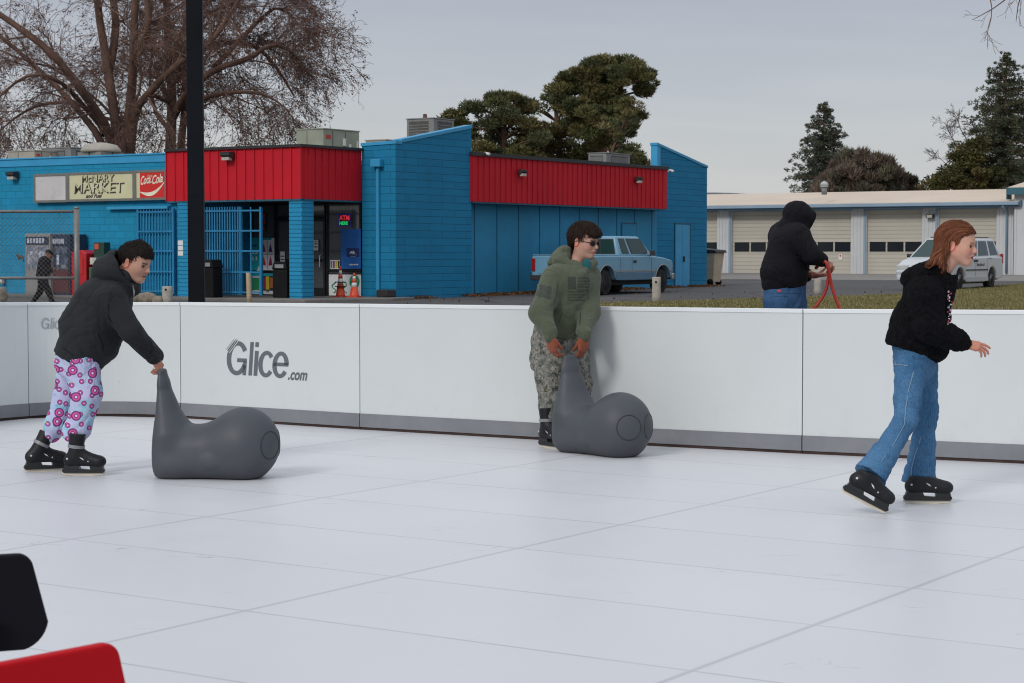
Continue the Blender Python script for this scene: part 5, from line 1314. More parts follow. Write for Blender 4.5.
# right hand trees beyond the garage
BG = [(.085, .105, .075), (.105, .12, .085), (.13, .135, .09), (.07, .09, .068)]
def spruce(name, Y, px, ptop, pbase, halfw, nl, seed, pal, label, leafn=420, group=None, ragged=.25):
    "whorled branches with hanging sprays"
    rs = np.random.RandomState(seed); b0 = P(px, 300, Y); zt_ = P(px, ptop, Y)[2]; zb_ = P(px, pbase, Y)[2]; hw = halfw/FPX*Y
    root = thing(name, label, 'tree', (b0[0], Y, gz(Y)), group=group); H_ = zt_-gz(Y)
    q = MB(); q.tube([(0, 0, 0), (0, 0, H_*.5), (.05, 0, H_*.99)], [.28, .17, .02], 8); q.build('trunk', m_bark, root)
    cs = []; ls = []
    for i in range(nl):
        s = rs.uniform(0, 1)**.85; z = zt_-gz(Y)-(zt_-zb_)*s; r_ = hw*(s**.8)*rs.uniform(1-ragged, 1+ragged*.6)+.12
        a = rs.uniform(0, 2*math.pi); d = np.array([math.cos(a), math.sin(a), 0]); tip = d*r_+np.array([0, 0, z+.12*r_*math.cos(s*3)-.05*r_])
        bs = np.array([0, 0, z]); ls.append([bs, bs*.6+tip*.4-np.array([0, 0, .03*r_]), tip])
        m_ = max(2, int(r_/.34))
        for k in range(m_): f = (k+1.0)/m_; cs.append((bs*(1-f)+tip*f+rs.normal(0, .08, 3), d, .13+.15*(1-f)+.04*r_))
    V, F = tubes_np(np.array(ls), np.tile(np.array([.05, .03, .012]), (nl, 1)), 4); np_mesh('limbs', V, F, m_bark, root)
    C = np.array([c[0] for c in cs]); D = np.array([c[1] for c in cs]); S_ = np.array([c[2] for c in cs]); ci = rs.randint(0, len(C), leafn*nl)
    u = rs.normal(0, 1, (len(ci), 3)); u /= np.linalg.norm(u, axis=1, keepdims=True); q_ = C[ci]+u*(S_[ci]*rs.uniform(.2, 1, len(ci)))[:, None]*np.array([1, 1, .7])
    out = D[ci]*.6+u*.6+np.array([0, 0, .25])+rs.normal(0, .3, u.shape); out /= np.linalg.norm(out, axis=1, keepdims=True); sd_ = np.cross(out, rs.normal(0, 1, u.shape)); sd_ /= np.linalg.norm(sd_, axis=1, keepdims=True)
    sz = .125*rs.uniform(.6, 1.4, (len(ci), 1)); V = np.stack([q_-sd_*sz*.3, q_+sd_*sz*.3, q_+out*sz], 1).reshape(-1, 3)
    pal = np.array(pal); cc = pal[rs.randint(0, len(pal), len(C))][ci]*rs.uniform(.7, 1.3, (len(ci), 1))
    np_mesh('crown', V, np.arange(len(V)).reshape(-1, 3), m_needle, root, smooth=False, col=np.repeat(cc, 3, axis=0)); return root
spruce('spruce_tree', 138, 822, 104, 205, 44, 210, 51, BG, 'cone shaped grey-green spruce behind the hooded man', 210, 'evergreens beyond the garage')
spruce('spruce_tree', 128, 1003, 54, 200, 66, 330, 52, [(.08, .098, .06), (.10, .115, .068), (.12, .125, .072), (.065, .082, .055)], 'tallest spruce rising at the right edge beyond the garage', 210, 'evergreens beyond the garage', .35)
spruce('spruce_tree', 132, 1042, 70, 200, 46, 170, 53, BG, 'spruce cut by the right edge of the picture', 150, 'evergreens beyond the garage', .3)
OL = [(.10, .092, .03), (.08, .08, .03), (.12, .10, .036), (.065, .07, .03)]
trunk_r = (.25, .08)
clump_crown('yew_tree', 126, [(925, 190), (935, 176), (948, 170), (957, 155), (968, 142), (980, 140), (990, 155), (998, 175), (1002, 192)], 80, .55, .2, 260, OL, 54, 1.6, trunk=[(968, 300), (968, 190), (970, 155)], label='olive green evergreen at the foot of the tallest spruce', group='evergreens beyond the garage', gap=.1)
BR = [(.13, .10, .08), (.16, .125, .095), (.11, .105, .07), (.17, .13, .105), (.09, .085, .065)]
clump_crown('juniper_shrub', 130, [(818, 200), (820, 186), (830, 176), (838, 164), (847, 155), (852, 158), (862, 154), (872, 160), (884, 163), (896, 172), (900, 184), (901, 200)], 170, .42, .17, 260, BR, 55, 2.0, trunk=[(855, 300), (855, 200), (855, 165)], label='wide reddish brown juniper rising behind the garage roof', cat='shrub', flat=.9, up=1.4, spiky=.9, gap=.0)
clump_crown('juniper_shrub', 132, [(898, 200), (900, 184), (904, 174), (912, 176), (918, 186), (919, 200)], 28, .30, .16, 180, [(.06, .055, .035), (.08, .06, .045)], 56, 1.0, trunk=[(908, 300), (908, 200), (908, 180)], label='small pointed juniper right of the wide brown one', cat='shrub', flat=.9, up=1.4, spiky=.9, gap=.0)
big_bare('bare_tree', 'small grey leafless tree left of the tallest spruce', 136, (962, 300), [
    ([(966, 300), (965, 192), (960, 178), (948, 166), (938, 156)], .055, .015), ([(966, 200), (962, 160), (954, 142, 1), (948, 130, 1), (945, 123, 1)], .06, .015),
    ([(966, 180), (968, 145, -1), (960, 128, -1), (958, 118, -1)], .06, .015)], 61,
    [dict(per=6, L=1.1, Lvar=.4, ang=.6, droop=0, k=5, r0=.45, wob=.3, tmin=.35), dict(per=5, L=.7, Lvar=.4, ang=.6, droop=.05, k=4, r0=.5, wob=.35), dict(per=4, L=.4, Lvar=.4, ang=.6, droop=.05, k=3, r0=.6, wob=.35)], twr=.012, bark=m_barkg)
# ---------------------------------------------------------------- vehicles
def arc_cut(cx, cz, r, x0=None, z=None, n=12):
    "points of a wheel arch traversed from rear to front"
    out = []
    a0 = math.pi-math.asin(max(-1, min(1, (z-cz)/r))); a1 = math.asin(max(-1, min(1, (z-cz)/r)))
    for i in range(n+1): a = a0+(a1-a0)*i/n; out.append((cx+r*math.cos(a), cz+r*math.sin(a)))
    return out
m_tyre = mat('tyre_rubber', (.02, .02, .021), .85, .2, 6, spec=.3); m_rim = mat('rim_metal', (.38, .38, .38), .35, .15, 8, metal=.6); m_well = mat('wheel_well', (.008, .008, .009), .9)
m_carglass, t_, b_ = newmat('car_glass', .08, spec=.25); b_.inputs['Base Color'].default_value = (.02, .05, .05, 1)
m_chrome = mat('chrome', (.5, .5, .5), .25, .1, 5, metal=.9); m_redl = mat('tail_lamp', (.28, .01, .012), .25, .1, 5); m_amber = mat('amber_lamp', (.5, .2, .03), .3); m_headl = mat('head_lamp', (.5, .52, .52), .15, .1, 8); m_plastic = mat('black_plastic', (.025, .025, .027), .6, .2, 6)
def wheel(par, x, y, r, w_, side, spokes=6):
    q = MB(); q.lathe([(r*.62, -w_*.5), (r*.9, -w_*.5), (r, -w_*.36), (r, w_*.36), (r*.9, w_*.5), (r*.62, w_*.5)], (0, 0, 0), 'y', 30)
    o = q.build('wheel', m_tyre, par, (x, y, r))
    q = MB(); s = side
    q.lathe([(r*.63, s*w_*.50), (r*.60, s*w_*.40), (r*.55, s*w_*.30)][::1], (0, 0, 0), 'y', 26)
    q.lathe([(r*.20, s*w_*.34), (r*.18, s*w_*.46), (.01, s*w_*.47)], (0, 0, 0), 'y', 14)
    for k in range(spokes):
        a = 2*math.pi*k/spokes; c, s_ = math.cos(a), math.sin(a); px_, pz_ = -s_, c
        wi, wo = r*.09, r*.07; p = [(c*r*.12+px_*wi, c and s_*r*.12+pz_*wi), (c*r*.58+px_*wo, s_*r*.58+pz_*wo), (c*r*.58-px_*wo, s_*r*.58-pz_*wo), (c*r*.12-px_*wi, s_*r*.12-pz_*wi)]
        p[0] = (c*r*.12+px_*wi, s_*r*.12+pz_*wi)
        q.prism(p, 'y', s*w_*.30, s*w_*.42)
    q.build('rim', m_rim, o)
    return o
def patch(q, P00, P10, P11, P01, poly, off, m=0, th=.012):
    "polygon given in (u,v) of a bilinear face, raised along the face normal"
    P00, P10, P11, P01 = [np.array(p, float) for p in (P00, P10, P11, P01)]
    n = np.cross(P10-P00, P01-P00); n /= np.linalg.norm(n)
    pts = [P00*(1-u)*(1-v)+P10*u*(1-v)+P11*u*v+P01*(1-u)*v+n*(off-th) for u, v in poly]
    q.slab([tuple(p) for p in pts], tuple(n*th), m)
def greenhouse(par, base, top, zb, zt, wb, wt, m, name='cab'):
    "base/top: (x rear, x front)"
    q = MB(); v = [(base[0], -wb, zb), (base[1], -wb, zb), (base[1], wb, zb), (base[0], wb, zb), (top[0], -wt, zt), (top[1], -wt, zt), (top[1], wt, zt), (top[0], wt, zt)]
    q.add(v, [(0, 3, 2, 1), (4, 5, 6, 7), (0, 1, 5, 4), (1, 2, 6, 5), (2, 3, 7, 6), (3, 0, 4, 7)]); o = q.build(name, m, par, bevel=.07, seg=4)
    for p in o.data.polygons: p.use_smooth = True
    return o, v
# --- light blue extended-cab pickup
m_truck = mat('truck_blue', (.15, .33, .46), .35, .05, 1, spec=.5, dirt=.15, dirtc=(.12, .16, .19)); m_truckl = mat('truck_lower', (.07, .17, .26), .5, .1, 1, dirt=.4, dirtc=(.08, .09, .09)); m_trim2 = mat('truck_trim', (.22, .25, .27), .4, .1, 3)
hd = EV; rt = E1
tO = np.array([2.78, 59.0])-hd*1.25+rt*(-.85)
truck = thing('pickup_truck', 'light blue extended-cab pickup parked beside the blue side wall', 'pickup truck', (tO[0], tO[1], gz(60.5)-.015), math.atan2(hd[1], hd[0]))
HW = .96; r_ = .385; wx0, wx1 = 1.22, 4.75; zs = .46
prof = [(0.02, .55), (.55, .50)]+arc_cut(wx0, .40, .50, z=.47)+[(2.2, .44), (3.9, .44)]+arc_cut(wx1, .40, .50, z=.47)+[(5.3, .50), (5.42, .62), (5.44, .95), (5.36, 1.05), (4.9, 1.13), (4.15, 1.19), (2.05, 1.20), (.03, 1.20)]
q = MB(); q.prism(prof, 'y', -HW, HW); body = q.build('body', m_truck, truck, bevel=.045, seg=3)
q = MB(); q.box((.12, -HW+.1, .75), (1.98, HW-.1, 1.205)); q.build('bed_dark_inset', m_well, truck)  # dark block standing in for the shade inside the open bed
q = MB()
for s in (-1, 1): q.box((.03, s*(HW-.10)-.06, 1.20), (2.02, s*(HW-.10)+.06, 1.235))
q.build('bed_rail', m_truck, truck, bevel=.015)
q = MB(); q.box((.7, -HW+.14, .3), (5.1, HW-.14, .62)); q.build('chassis', m_well, truck)
q = MB(); q.box((.45, -.80, .42), (1.9, .80, .9)); q.box((4.2, -.80, .42), (5.25, .80, .9)); q.build('wheel_well', m_well, truck)
cab, cv_ = greenhouse(truck, (2.02, 4.22), (2.10, 3.55), 1.17, 1.80, .93, .74, m_truck)
# lower tone, trim strip
q = MB()
for s in (-1, 1):
    y = s*(HW+.004)
    q.box((wx0+.56, y-.006, .46), (wx1-.56, y+.006, .66)); 
q.build('lower_panel', m_truckl, truck)
q = MB()
for s in (-1, 1):
    y = s*(HW+.012)
    q.box((.06, y-.012, .70), (wx0-.50, y+.012, .76)); q.box((wx0+.50, y-.012, .70), (wx1-.50, y+.012, .76)); q.box((wx1+.5, y-.012, .70), (5.38, y+.012, .76))
    for wx in (wx0, wx1):
        pts = arc_cut(wx, .40, .515, z=.48, n=14); q.tube([(a, y, b2) for a, b2 in pts], .022, 6)
q.build('trim_strip', m_trim2, truck)
def frame_poly(a, b_, c, d): return [(a, c), (b_, c), (b_, d), (a, d)]
for s in (-1, 1):
    w_, W_ = .93*s, .74*s
    F4 = ((2.02, w_, 1.17), (4.22, w_, 1.17), (3.55, W_, 1.80), (2.10, W_, 1.80)) if s < 0 else ((4.22, w_, 1.17), (2.02, w_, 1.17), (2.10, W_, 1.80), (3.55, W_, 1.80))
    mir = (lambda pl: [(1-u, v) for u, v in pl][::-1]) if s > 0 else (lambda pl: pl)
    for nm, pl in (('side_window', [(.10, .14), (.315, .14), (.335, .88), (.09, .88)]), ('side_window', [(.375, .14), (.86, .14), (.955, .60), (.985, .88), (.385, .88)][:2]+[(.93, .30), (.97, .88), (.385, .88)])):
        q = MB(); patch(q, *F4, mir([(.5+(u-.5)*1.0, v) for u, v in pl]), .004, th=.01)
        f = q.build(nm, m_plastic, truck)
        cxm = sum(p[0] for p in pl)/len(pl); cym = sum(p[1] for p in pl)/len(pl); pl2 = [(cxm+(u-cxm)*.92, cym+(v-cym)*.93) for u, v in pl]
        q = MB(); patch(q, *F4, mir(pl2), .010, th=.008); q.build('pane', m_carglass, f)
q = MB(); patch(q, (2.02, .93, 1.17), (2.02, -.93, 1.17), (2.10, -.74, 1.80), (2.10, .74, 1.80), [(.06, .12), (.94, .12), (.95, .86), (.05, .86)], .004); f = q.build('rear_window', m_plastic, truck)
q = MB()
for a, b_ in ((.08, .34), (.36, .64), (.66, .92)): patch(q, (2.02, .93, 1.17), (2.02, -.93, 1.17), (2.10, -.74, 1.80), (2.10, .74, 1.80), [(a, .17), (b_, .17), (b_, .81), (a, .81)], .010)
q.build('pane', m_carglass, f)
q = MB(); patch(q, (4.22, -.93, 1.17), (4.22, .93, 1.17), (3.55, .74, 1.80), (3.55, -.74, 1.80), [(.05, .06), (.95, .06), (.94, .92), (.06, .92)], .006); q.build('windscreen', m_carglass, truck)
# doors, handle, lamps, bumpers, mirrors
for s in (-1, 1):
    y = s*(HW+.001)
    for x in (2.046, 2.78, 4.02): q = MB(); q.box((x-.006, y-.003, .50), (x+.006, y+.003, 1.15)); q.build('door_gap', m_plastic, truck)
for s in (-1, 1):
    q = MB(); q.box((2.86, s*HW-.01, .98), (3.04, s*(HW+.025), 1.06)); q.build('door_handle', m_plastic, truck, bevel=.01)
    q = MB(); q.box((3.84, s*.99, 1.20), (3.92, s*1.15, 1.36)); q.tube([(3.95, s*.9, 1.18), (3.9, s*1.05, 1.24)], .02, 6); q.build('mirror', m_plastic, truck, bevel=.02)
    q = MB(); q.box((-.02, s*(HW-.13), .74), (.06, s*(HW-.01), 1.12)); q.build('tail_lamp', m_redl, truck, bevel=.01)
    q = MB(); q.box((5.34, s*.55, .82), (5.46, s*(HW-.02), .98)); q.build('headlight', m_headl, truck, bevel=.02)
    for wx in (wx0, wx1): wheel(truck, wx, s*(HW-.16), r_, .26, s)
q = MB(); q.box((-.10, -HW+.02, .46), (.02, HW-.02, .62)); q.build('rear_bumper', m_plastic, truck, bevel=.02)
q = MB(); q.box((5.38, -HW+.0, .44), (5.56, HW-.0, .64)); q.build('front_bumper', m_chrome, truck, bevel=.03)
q = MB(); q.box((5.40, -.54, .74), (5.47, .54, 1.0)); q.build('grille', m_plastic, truck)
q = MB(); q.box((.015, -.72, .66), (-.004, .72, 1.16)); q.box((-.02, -.12, .98), (.0, .12, 1.05)); q.build('tailgate', m_truck, truck)

# --- white minivan
m_van = mat('van_white', (.52, .55, .58), .3, .03, 1, dirt=.15, dirtc=(.35, .36, .37)); m_vang = mat('van_lower', (.40, .43, .46), .4, .05, 1, dirt=.2, dirtc=(.3, .31, .31))
hv = unit((-.55, -.835, 0))[:2]; lv = np.array([-hv[1], hv[0]]); vO = np.array([14.72, 64.5])-hv*4.12-lv*.83
van = thing('minivan', 'white minivan parked nose towards the rink behind the girl', 'minivan', (vO[0], vO[1], gz(65)-.01), math.atan2(hv[1], hv[0]))
HW = .95; r_ = .335; wx0, wx1 = 1.07, 4.12
prof = [(.02, .42), (.5, .32)]+arc_cut(wx0, .34, .42, z=.34)+[(1.8, .26), (3.4, .26)]+arc_cut(wx1, .34, .42, z=.34)+[(4.8, .28), (5.02, .40), (5.06, .62), (4.98, .84), (4.55, 1.00), (3.98, 1.10), (1.0, 1.13), (.06, 1.12), (-.0, .9)]
q = MB(); q.prism(prof, 'y', -HW, HW); body = q.build('body', m_van, van, bevel=.06, seg=3)
q = MB(); q.box((.5, -.75, .22), (4.8, .75, .6)); q.build('chassis', m_well, van)
gh, _ = greenhouse(van, (.02, 4.12), (.34, 3.02), 1.08, 1.74, .90, .70, m_van, 'cabin')
for s in (-1, 1):
    w_, W_ = .90*s, .70*s
    F4 = ((.02, w_, 1.08), (4.12, w_, 1.08), (3.02, W_, 1.74), (.34, W_, 1.74)) if s < 0 else ((4.12, w_, 1.08), (.02, w_, 1.08), (.34, W_, 1.74), (3.02, W_, 1.74))
    mir = (lambda pl: [(1-u, v) for u, v in pl][::-1]) if s > 0 else (lambda pl: pl)
    for pl in ([(.07, .16), (.27, .12), (.26, .86), (.06, .86)], [(.315, .12), (.57, .10), (.57, .86), (.31, .86)], [(.61, .10), (.90, .10), (.97, .45), (.97, .86), (.61, .86)][:2]+[(.98, .86), (.61, .86)]):
        q = MB(); patch(q, *F4, mir(pl), .006, th=.012); q.build('side_window', m_carglass, van)
q = MB(); patch(q, (4.12, -.90, 1.08), (4.12, .90, 1.08), (3.02, .70, 1.74), (3.02, -.70, 1.74), [(.05, .05), (.95, .05), (.93, .92), (.07, .92)], .008); q.build('windscreen', m_carglass, van)
q = MB(); patch(q, (.02, .90, 1.08), (.02, -.90, 1.08), (.34, -.70, 1.74), (.34, .70, 1.74), [(.1, .1), (.9, .1), (.9, .85), (.1, .85)], .008); q.build('rear_window', m_carglass, van)
for s in (-1, 1):
    q = MB(); y = s*(HW+.01); q.box((wx0+.5, y-.014, .66), (wx1-.5, y+.014, .70)); q.build('side_moulding', m_plastic, van)
    q = MB(); y = s*(HW+.006); q.box((wx0+.46, y-.01, .30), (wx1-.46, y+.01, .44)); q.build('sill_panel', m_vang, van)
    y = s*(HW+.001)
    for x in (1.62, 2.72, 3.72): q = MB(); q.box((x-.005, y-.003, .46), (x+.005, y+.003, 1.08)); q.build('door_gap', m_plastic, van)
    for x in (2.62, 2.84): q = MB(); q.box((x-.07, s*HW-.01, .95), (x+.07, s*(HW+.03), 1.02)); q.build('door_handle', m_plastic, van, bevel=.01)
    q = MB(); q.box((.0, s*(HW-.08), .88), (.12, s*(HW+.008), 1.22)); q.build('tail_lamp', m_redl, van, bevel=.02)
    q = MB(); q.box((4.72, s*.52, .68), (5.04, s*(HW-.005), .86)); q.build('headlight', m_headl, van, bevel=.04)
    q = MB(); q.box((5.0, s*.58, .46), (5.08, s*.74, .56)); q.build('fog_lamp', m_amber, van, bevel=.02)
    q = MB(); q.box((3.66, s*.93, 1.10), (3.75, s*1.10, 1.22)); q.build('mirror', m_plastic, van, bevel=.03)
    for wx in (wx0, wx1): wheel(van, wx, s*(HW-.14), r_, .22, s, 7)
q = MB(); q.box((1.5, HW+.003, 1.055), (1.15, HW+.006, 1.07)); q.build('fuel_gap', m_plastic, van)
q = MB()
for i in range(7): q.box((2.62-.11*i, HW+.001, .80+.01*(i % 2)), (2.55-.11*i, HW+.006, .90-.015*(i % 3)))
q.build('lettering', m_louv, van)
q = MB(); q.box((5.02, -.45, .62), (5.09, .45, .74)); q.build('grille', m_plastic, van)
q = MB(); q.box((4.98, -.9, .34), (5.10, .9, .50)); q.build('front_bumper', m_van, van, bevel=.04)
q = MB()
for s in (-1, 1): q.tube([(.6, s*.62, 1.78), (2.8, s*.62, 1.78)], .015, 6)
q.build('roof_rail', m_plastic, van)
# ---------------------------------------------------------------- people
def skinmat(name):
    m, t, b = newmat(name, .5, spec=.4); a = t.new('ShaderNodeAttribute', attribute_name='Col'); co = t.coord('Object')
    c = t.mix(1.0, a.outputs['Color'], t.ramp(t.noise(co, 60, 4), [(.3, (.9, .88, .87)), (.7, (1, 1, 1))]), 'MULTIPLY')
    t.link(c, b.inputs['Base Color']); b.inputs['Subsurface Weight'].default_value = .08; b.inputs['Subsurface Radius'].default_value = (.01, .004, .002); b.inputs['Subsurface Scale'].default_value = .5
    return m
m_skin = skinmat('skin')
def hairmat(name):
    m, t, b = newmat(name, .6, spec=.15); a = t.new('ShaderNodeAttribute', attribute_name='Col'); t.link(a.outputs['Color'], b.inputs['Base Color']); return m
m_hair = hairmat('hair')
m_eye = mat('eye_dark', (.008, .006, .005), .5, .1, 9, spec=.1); m_eyew = mat('eye_white', (.13, .10, .09), .6, .05, 9, spec=.1)

def head(F, T, ear=True, mouth=0.0, nose=1.0, jaw=1.0):
    "adds a head in head-local metres: +x face, +z crown"
    F.ell((-.014, 0, .034), (.096, .074, .086), k=.02, T=T)
    F.ell((.020, 0, -.030), (.068, .060, .076), k=.03, T=T)
    F.ell((.040, 0, .034), (.052, .062, .052), k=.03, T=T)
    for s in (-1, 1):
        F.cap((-.002, .050*s, -.056*jaw), (.062, .022*s, -.092), .024, .020, k=.04, T=T)
        F.ell((.054, .036*s, -.024), (.034, .030, .034), k=.035, T=T)
        F.cap((.088, .012*s, .018), (.074, .046*s, .016), .010, .008, k=.014, T=T)
    F.cap((.074, -.012, -.098), (.074, .012, -.098), .0165, k=.02, T=T)
    F.cap((.088, 0, -.052), (.084, 0, -.076), .017, .013, k=.014, T=T)
    # sockets
    for s in (-1, 1): F.ell((.098, .034*s, -.002), (.018, .019, .011), k=.012, T=T, sub=True)
    # nose
    F.cap((.088, 0, .006), (.108*nose+.003, 0, -.026), .0075, .0115, k=.010, T=T)
    for s in (-1, 1): F.ell((.100, .011*s, -.031), (.010, .008, .007), k=.006, T=T)
    # lips
    F.cap((.099, -.014, -.0545), (.099, .014, -.0545), .0062, k=.006, T=T); F.cap((.0965, -.012, -.0680), (.0965, .012, -.0680), .0068, k=.006, T=T)
    for s in (-1, 1): F.cap((.102, .008*s, -.0535), (.089, .026*s, -.0585), .005, .003, k=.006, T=T)
    if mouth > 0:
        F.ell((.105, 0, -.0615-mouth*.2), (.020, .019, .004+mouth), k=.003, T=T, sub=True)
    else: F.cap((.108, -.02, -.0612), (.108, .02, -.0612), .0035, k=.004, T=T, sub=True)
    if ear:
        for s in (-1, 1):
            Me = rotm(0, -.15, 0)
            F.ell((-.010, .077*s, -.010), (.019, .009, .032), M=Me @ rotm(.35*s), k=.006, T=T)
            F.ell((-.004, .087*s, -.008), (.010, .007, .019), M=Me, k=.006, T=T, sub=True)
            F.ell((-.012, .080*s, -.036), (.009, .006, .009), k=.006, T=T)
def paint_head(V, T, C, skin, lip, brow, browc=.75, mouthopen=0, beard=None, blush=.3):
    L = T.inv(V); x, y, z = L.T; ay = np.abs(y)
    inh = (x > -.15) & (x < .14) & (ay < .11) & (z > -.12) & (z < .14)
    def blend(w_, c):
        w_ = np.clip(w_, 0, 1)*inh; C[:] = C*(1-w_[:, None])+np.array(c)*w_[:, None]
    g = lambda d, s: np.exp(-(d/s)**2)
    red = (skin[0]*1.12, skin[1]*.72, skin[2]*.68)
    blend(blush*g(z+.025, .022)*g(ay-.045, .022)*(x > .03), red); blend(.45*g(z+.03, .014)*g(ay, .014)*(x > .098), red)
    blend(.75*(ay > .070)*(np.abs(z+.01) < .04)*(np.abs(x+.008) < .03), red)
    blend(g(z-.0195+.10*(ay-.03)**2*10, .0050)*(ay > .010)*(ay < .052)*(x > .055)*browc*1.3, brow)
    blend(.4*g(z-.002, .007)*g(ay-.034, .016)*(x > .066), tuple(c*.5 for c in skin))
    blend(1.0*g(z-.004-.0*x, .0028)*(ay > .018)*(ay < .050)*(x > .066), (.03, .018, .014))
    lp = g(z+.0545, .0048)*(ay < .026)*(x > .087)+g(z+.068, .0055)*(ay < .022)*(x > .085); blend(lp*.85, lip)
    if mouthopen: blend((g(z+.0615+mouthopen*.2, .002+mouthopen*.7)*(ay < .018)*(x > .080)*(x < .102))*1.2, (.035, .008, .008))
    else: blend(g(z+.0612, .0016)*(ay < .022)*(x > .09)*.8, (.05, .015, .012))
    blend(.5*g(z+.036, .003)*g(ay-.007, .004)*(x > .095), (.05, .02, .015))
    if beard: blend(beard[1]*g(z+.046, .005)*(ay < .026)*(x > .088), beard[0]); pass
    return C
def add_eyes(par, T, off, lidded=.6):
    for s in (-1, 1):
        q = MB(); c = T.pt((.0765, .0335*s, -.002))-off; r = .0112*T.k
        q.lathe([(r*math.sin(a), -r*math.cos(a)) for a in np.linspace(.05, math.pi-.05, 9)], tuple(c), 'z', 12); e = q.build('eye', m_eyew, par)
        q = MB(); c2 = T.pt((.0828, .0345*s, -.003))-off; r2 = .0064*T.k
        q.lathe([(r2*math.sin(a), -r2*math.cos(a)) for a in np.linspace(.05, math.pi-.05, 7)], tuple(c2), 'z', 10); q.build('iris', m_eye, e)
def hand(F, w, xd, dors, right=True, s=1.0, curl=(.9, .8, .5), spread=.0, thumb=(.6, .25), k=.006, fat=1.0, tcurl=.5):
    "wrist w; xd finger direction; dors back-of-hand direction"
    x = unit(xd); z = unit(np.array(dors)-x*np.dot(dors, x)); y = np.cross(z, x); ts = 1 if right else -1
    T = TR(w, np.stack([x, y*ts, z], 1), s)        # local +y = thumb side
    kn = [(.088, .030), (.092, .010), (.088, -.010), (.080, -.028)]; ln = [(.040, .025, .020), (.044, .029, .021), (.041, .027, .020), (.032, .021, .018)]
    F.cap((-.03, 0, 0), (.012, 0, 0), .024*fat, .024*fat, k=.02, T=T, flat=((0, 0, 1), 1.35))
    for (kx, ky) in kn: F.cap((.012, ky*.62, 0), (kx, ky, .002), .0145*fat, .0115*fat, k=.012, T=T)
    F.cap((.02, -.024, -.004), (.07, -.028, -.004), .0125*fat, .0105*fat, k=.012, T=T)
    for i, ((kx, ky), l3) in enumerate(zip(kn, ln)):
        p = np.array([kx, ky, .002]); a = 0; r = (.0092 if i < 3 else .008)*fat; sp = spread*(1.5-i)
        c3 = curl if np.ndim(curl[0]) == 0 else curl[i]
        for j, l in enumerate(l3):
            a += c3[j]; d = np.array([math.cos(a)*math.cos(sp), math.sin(sp)*math.cos(a), -math.sin(a)]); e = p+d*l
            F.cap(p, e, r, r*.90, k=k*.8, T=T); p = e; r *= .92
    ta, tb = thumb; p = np.array([.018, .022, -.006]); r = .0145*fat
    for j, l in enumerate((.040, .032, .026)):
        d = np.array([math.cos(ta), math.sin(ta), -tb]); d /= np.linalg.norm(d); e = p+d*l; F.cap(p, e, r, r*.85, k=.010 if j == 0 else k, T=T); p = e; r *= .84; ta -= tcurl*.5; tb += tcurl*.5
    return T
def meshcol(name, VF, m, par, off, col=None, mi=None):
    V, Fc = VF; return np_mesh(name, V-off, Fc, m, par, col=col, mi=mi)
def hair_cap(T, front=.055, low=-.03, bulk=0.0, back=-.07, crown=.0, seed=1):
    F = Field(); F.ell((-.016, 0, .040+bulk*.3), (.103+bulk, .081+bulk, .089+bulk+crown), k=.01, T=T)
    F.cap((-.075, 0, .02), (-.072, 0, back+.02), .042+bulk, .034+bulk*.6, k=.04, T=T, flat=((0, 1, 0), .72))
    return F
def prints_append(VF, field, grids, Y0, off=.0025):
    V, F = VF; n0 = len(F); parts = [(V, F)]; mi = [np.zeros(n0, int)]
    for g, m in grids: v, f = decal(field, g, Y0, off); f = f[:, ::1]; parts.append((v, f)); mi.append(np.full(len(f), m))
    V, F = join(parts); return (V, F), np.concatenate(mi)

# cloth materials
def creases(t, co, k=1.0):
    a = t.math('ABSOLUTE', t.math('SUBTRACT', t.noise(t.coord('Object', scale=(1, 1, .75), rot=(.3, .5, 0)), 5.5, 2, .5, 1.2), .5))
    b_ = t.math('ABSOLUTE', t.math('SUBTRACT', t.noise(t.coord('Object', scale=(.8, 1, 1.3), rot=(-.4, .9, 0)), 13, 3, .5, .8), .5))
    mk = t.ramp(t.noise(t.coord('Object', loc=(3, 5, 1)), 3.1, 2, .5), [(.42, (.12,)*3), (.62, (1,)*3)])
    return t.math('MULTIPLY', mk, t.math('ADD', t.math('MULTIPLY', t.math('MINIMUM', a, .12), 5.0*k), t.math('MULTIPLY', t.math('MINIMUM', b_, .1), 1.4*k)))
def cloth(name, c, rough=.85, var=.12, sc=4, b1=.25, s1=260, b2=.3, s2=18, sheen=.15, darkf=0):
    m, t, b = newmat(name, rough, spec=.25); co = t.coord('Object')
    col = t.ramp(t.noise(co, sc, 5, .6), [(.3, tuple(x*(1-var) for x in c)), (.7, tuple(x*(1+var) for x in c))])
    t.link(col, b.inputs['Base Color']); b.inputs['Sheen Weight'].default_value = sheen
    h = t.math('ADD', t.math('MULTIPLY', t.noise(co, s1, 2), .15), creases(t, co)); t.link(t.bump(h, .55, .03), b.inputs['Normal']); return m
m_jacket = cloth('dark_softshell', (.017, .019, .023), .85, sheen=.03, b2=.15); m_lining = cloth('black_lining', (.006, .006, .007), .95, sheen=0)
m_green = cloth('olive_fleece', (.080, .096, .062), .9, .1); m_gprint = mat('dark_print', (.030, .040, .030), .7, .25, 40); m_tealshirt = cloth('teal_shirt', (.01, .09, .10))
m_blackfleece, t, b = newmat('black_fleece', 1.0, spec=.1); co = t.coord('Object')
t.link(t.ramp(t.noise(co, 40, 4, .7), [(.35, (.0035, .0035, .0045)), (.7, (.012, .012, .015))]), b.inputs['Base Color']); b.inputs['Sheen Weight'].default_value = .0
t.link(t.bump(t.noise(co, 110, 4, .7), .9, .02), b.inputs['Normal'])
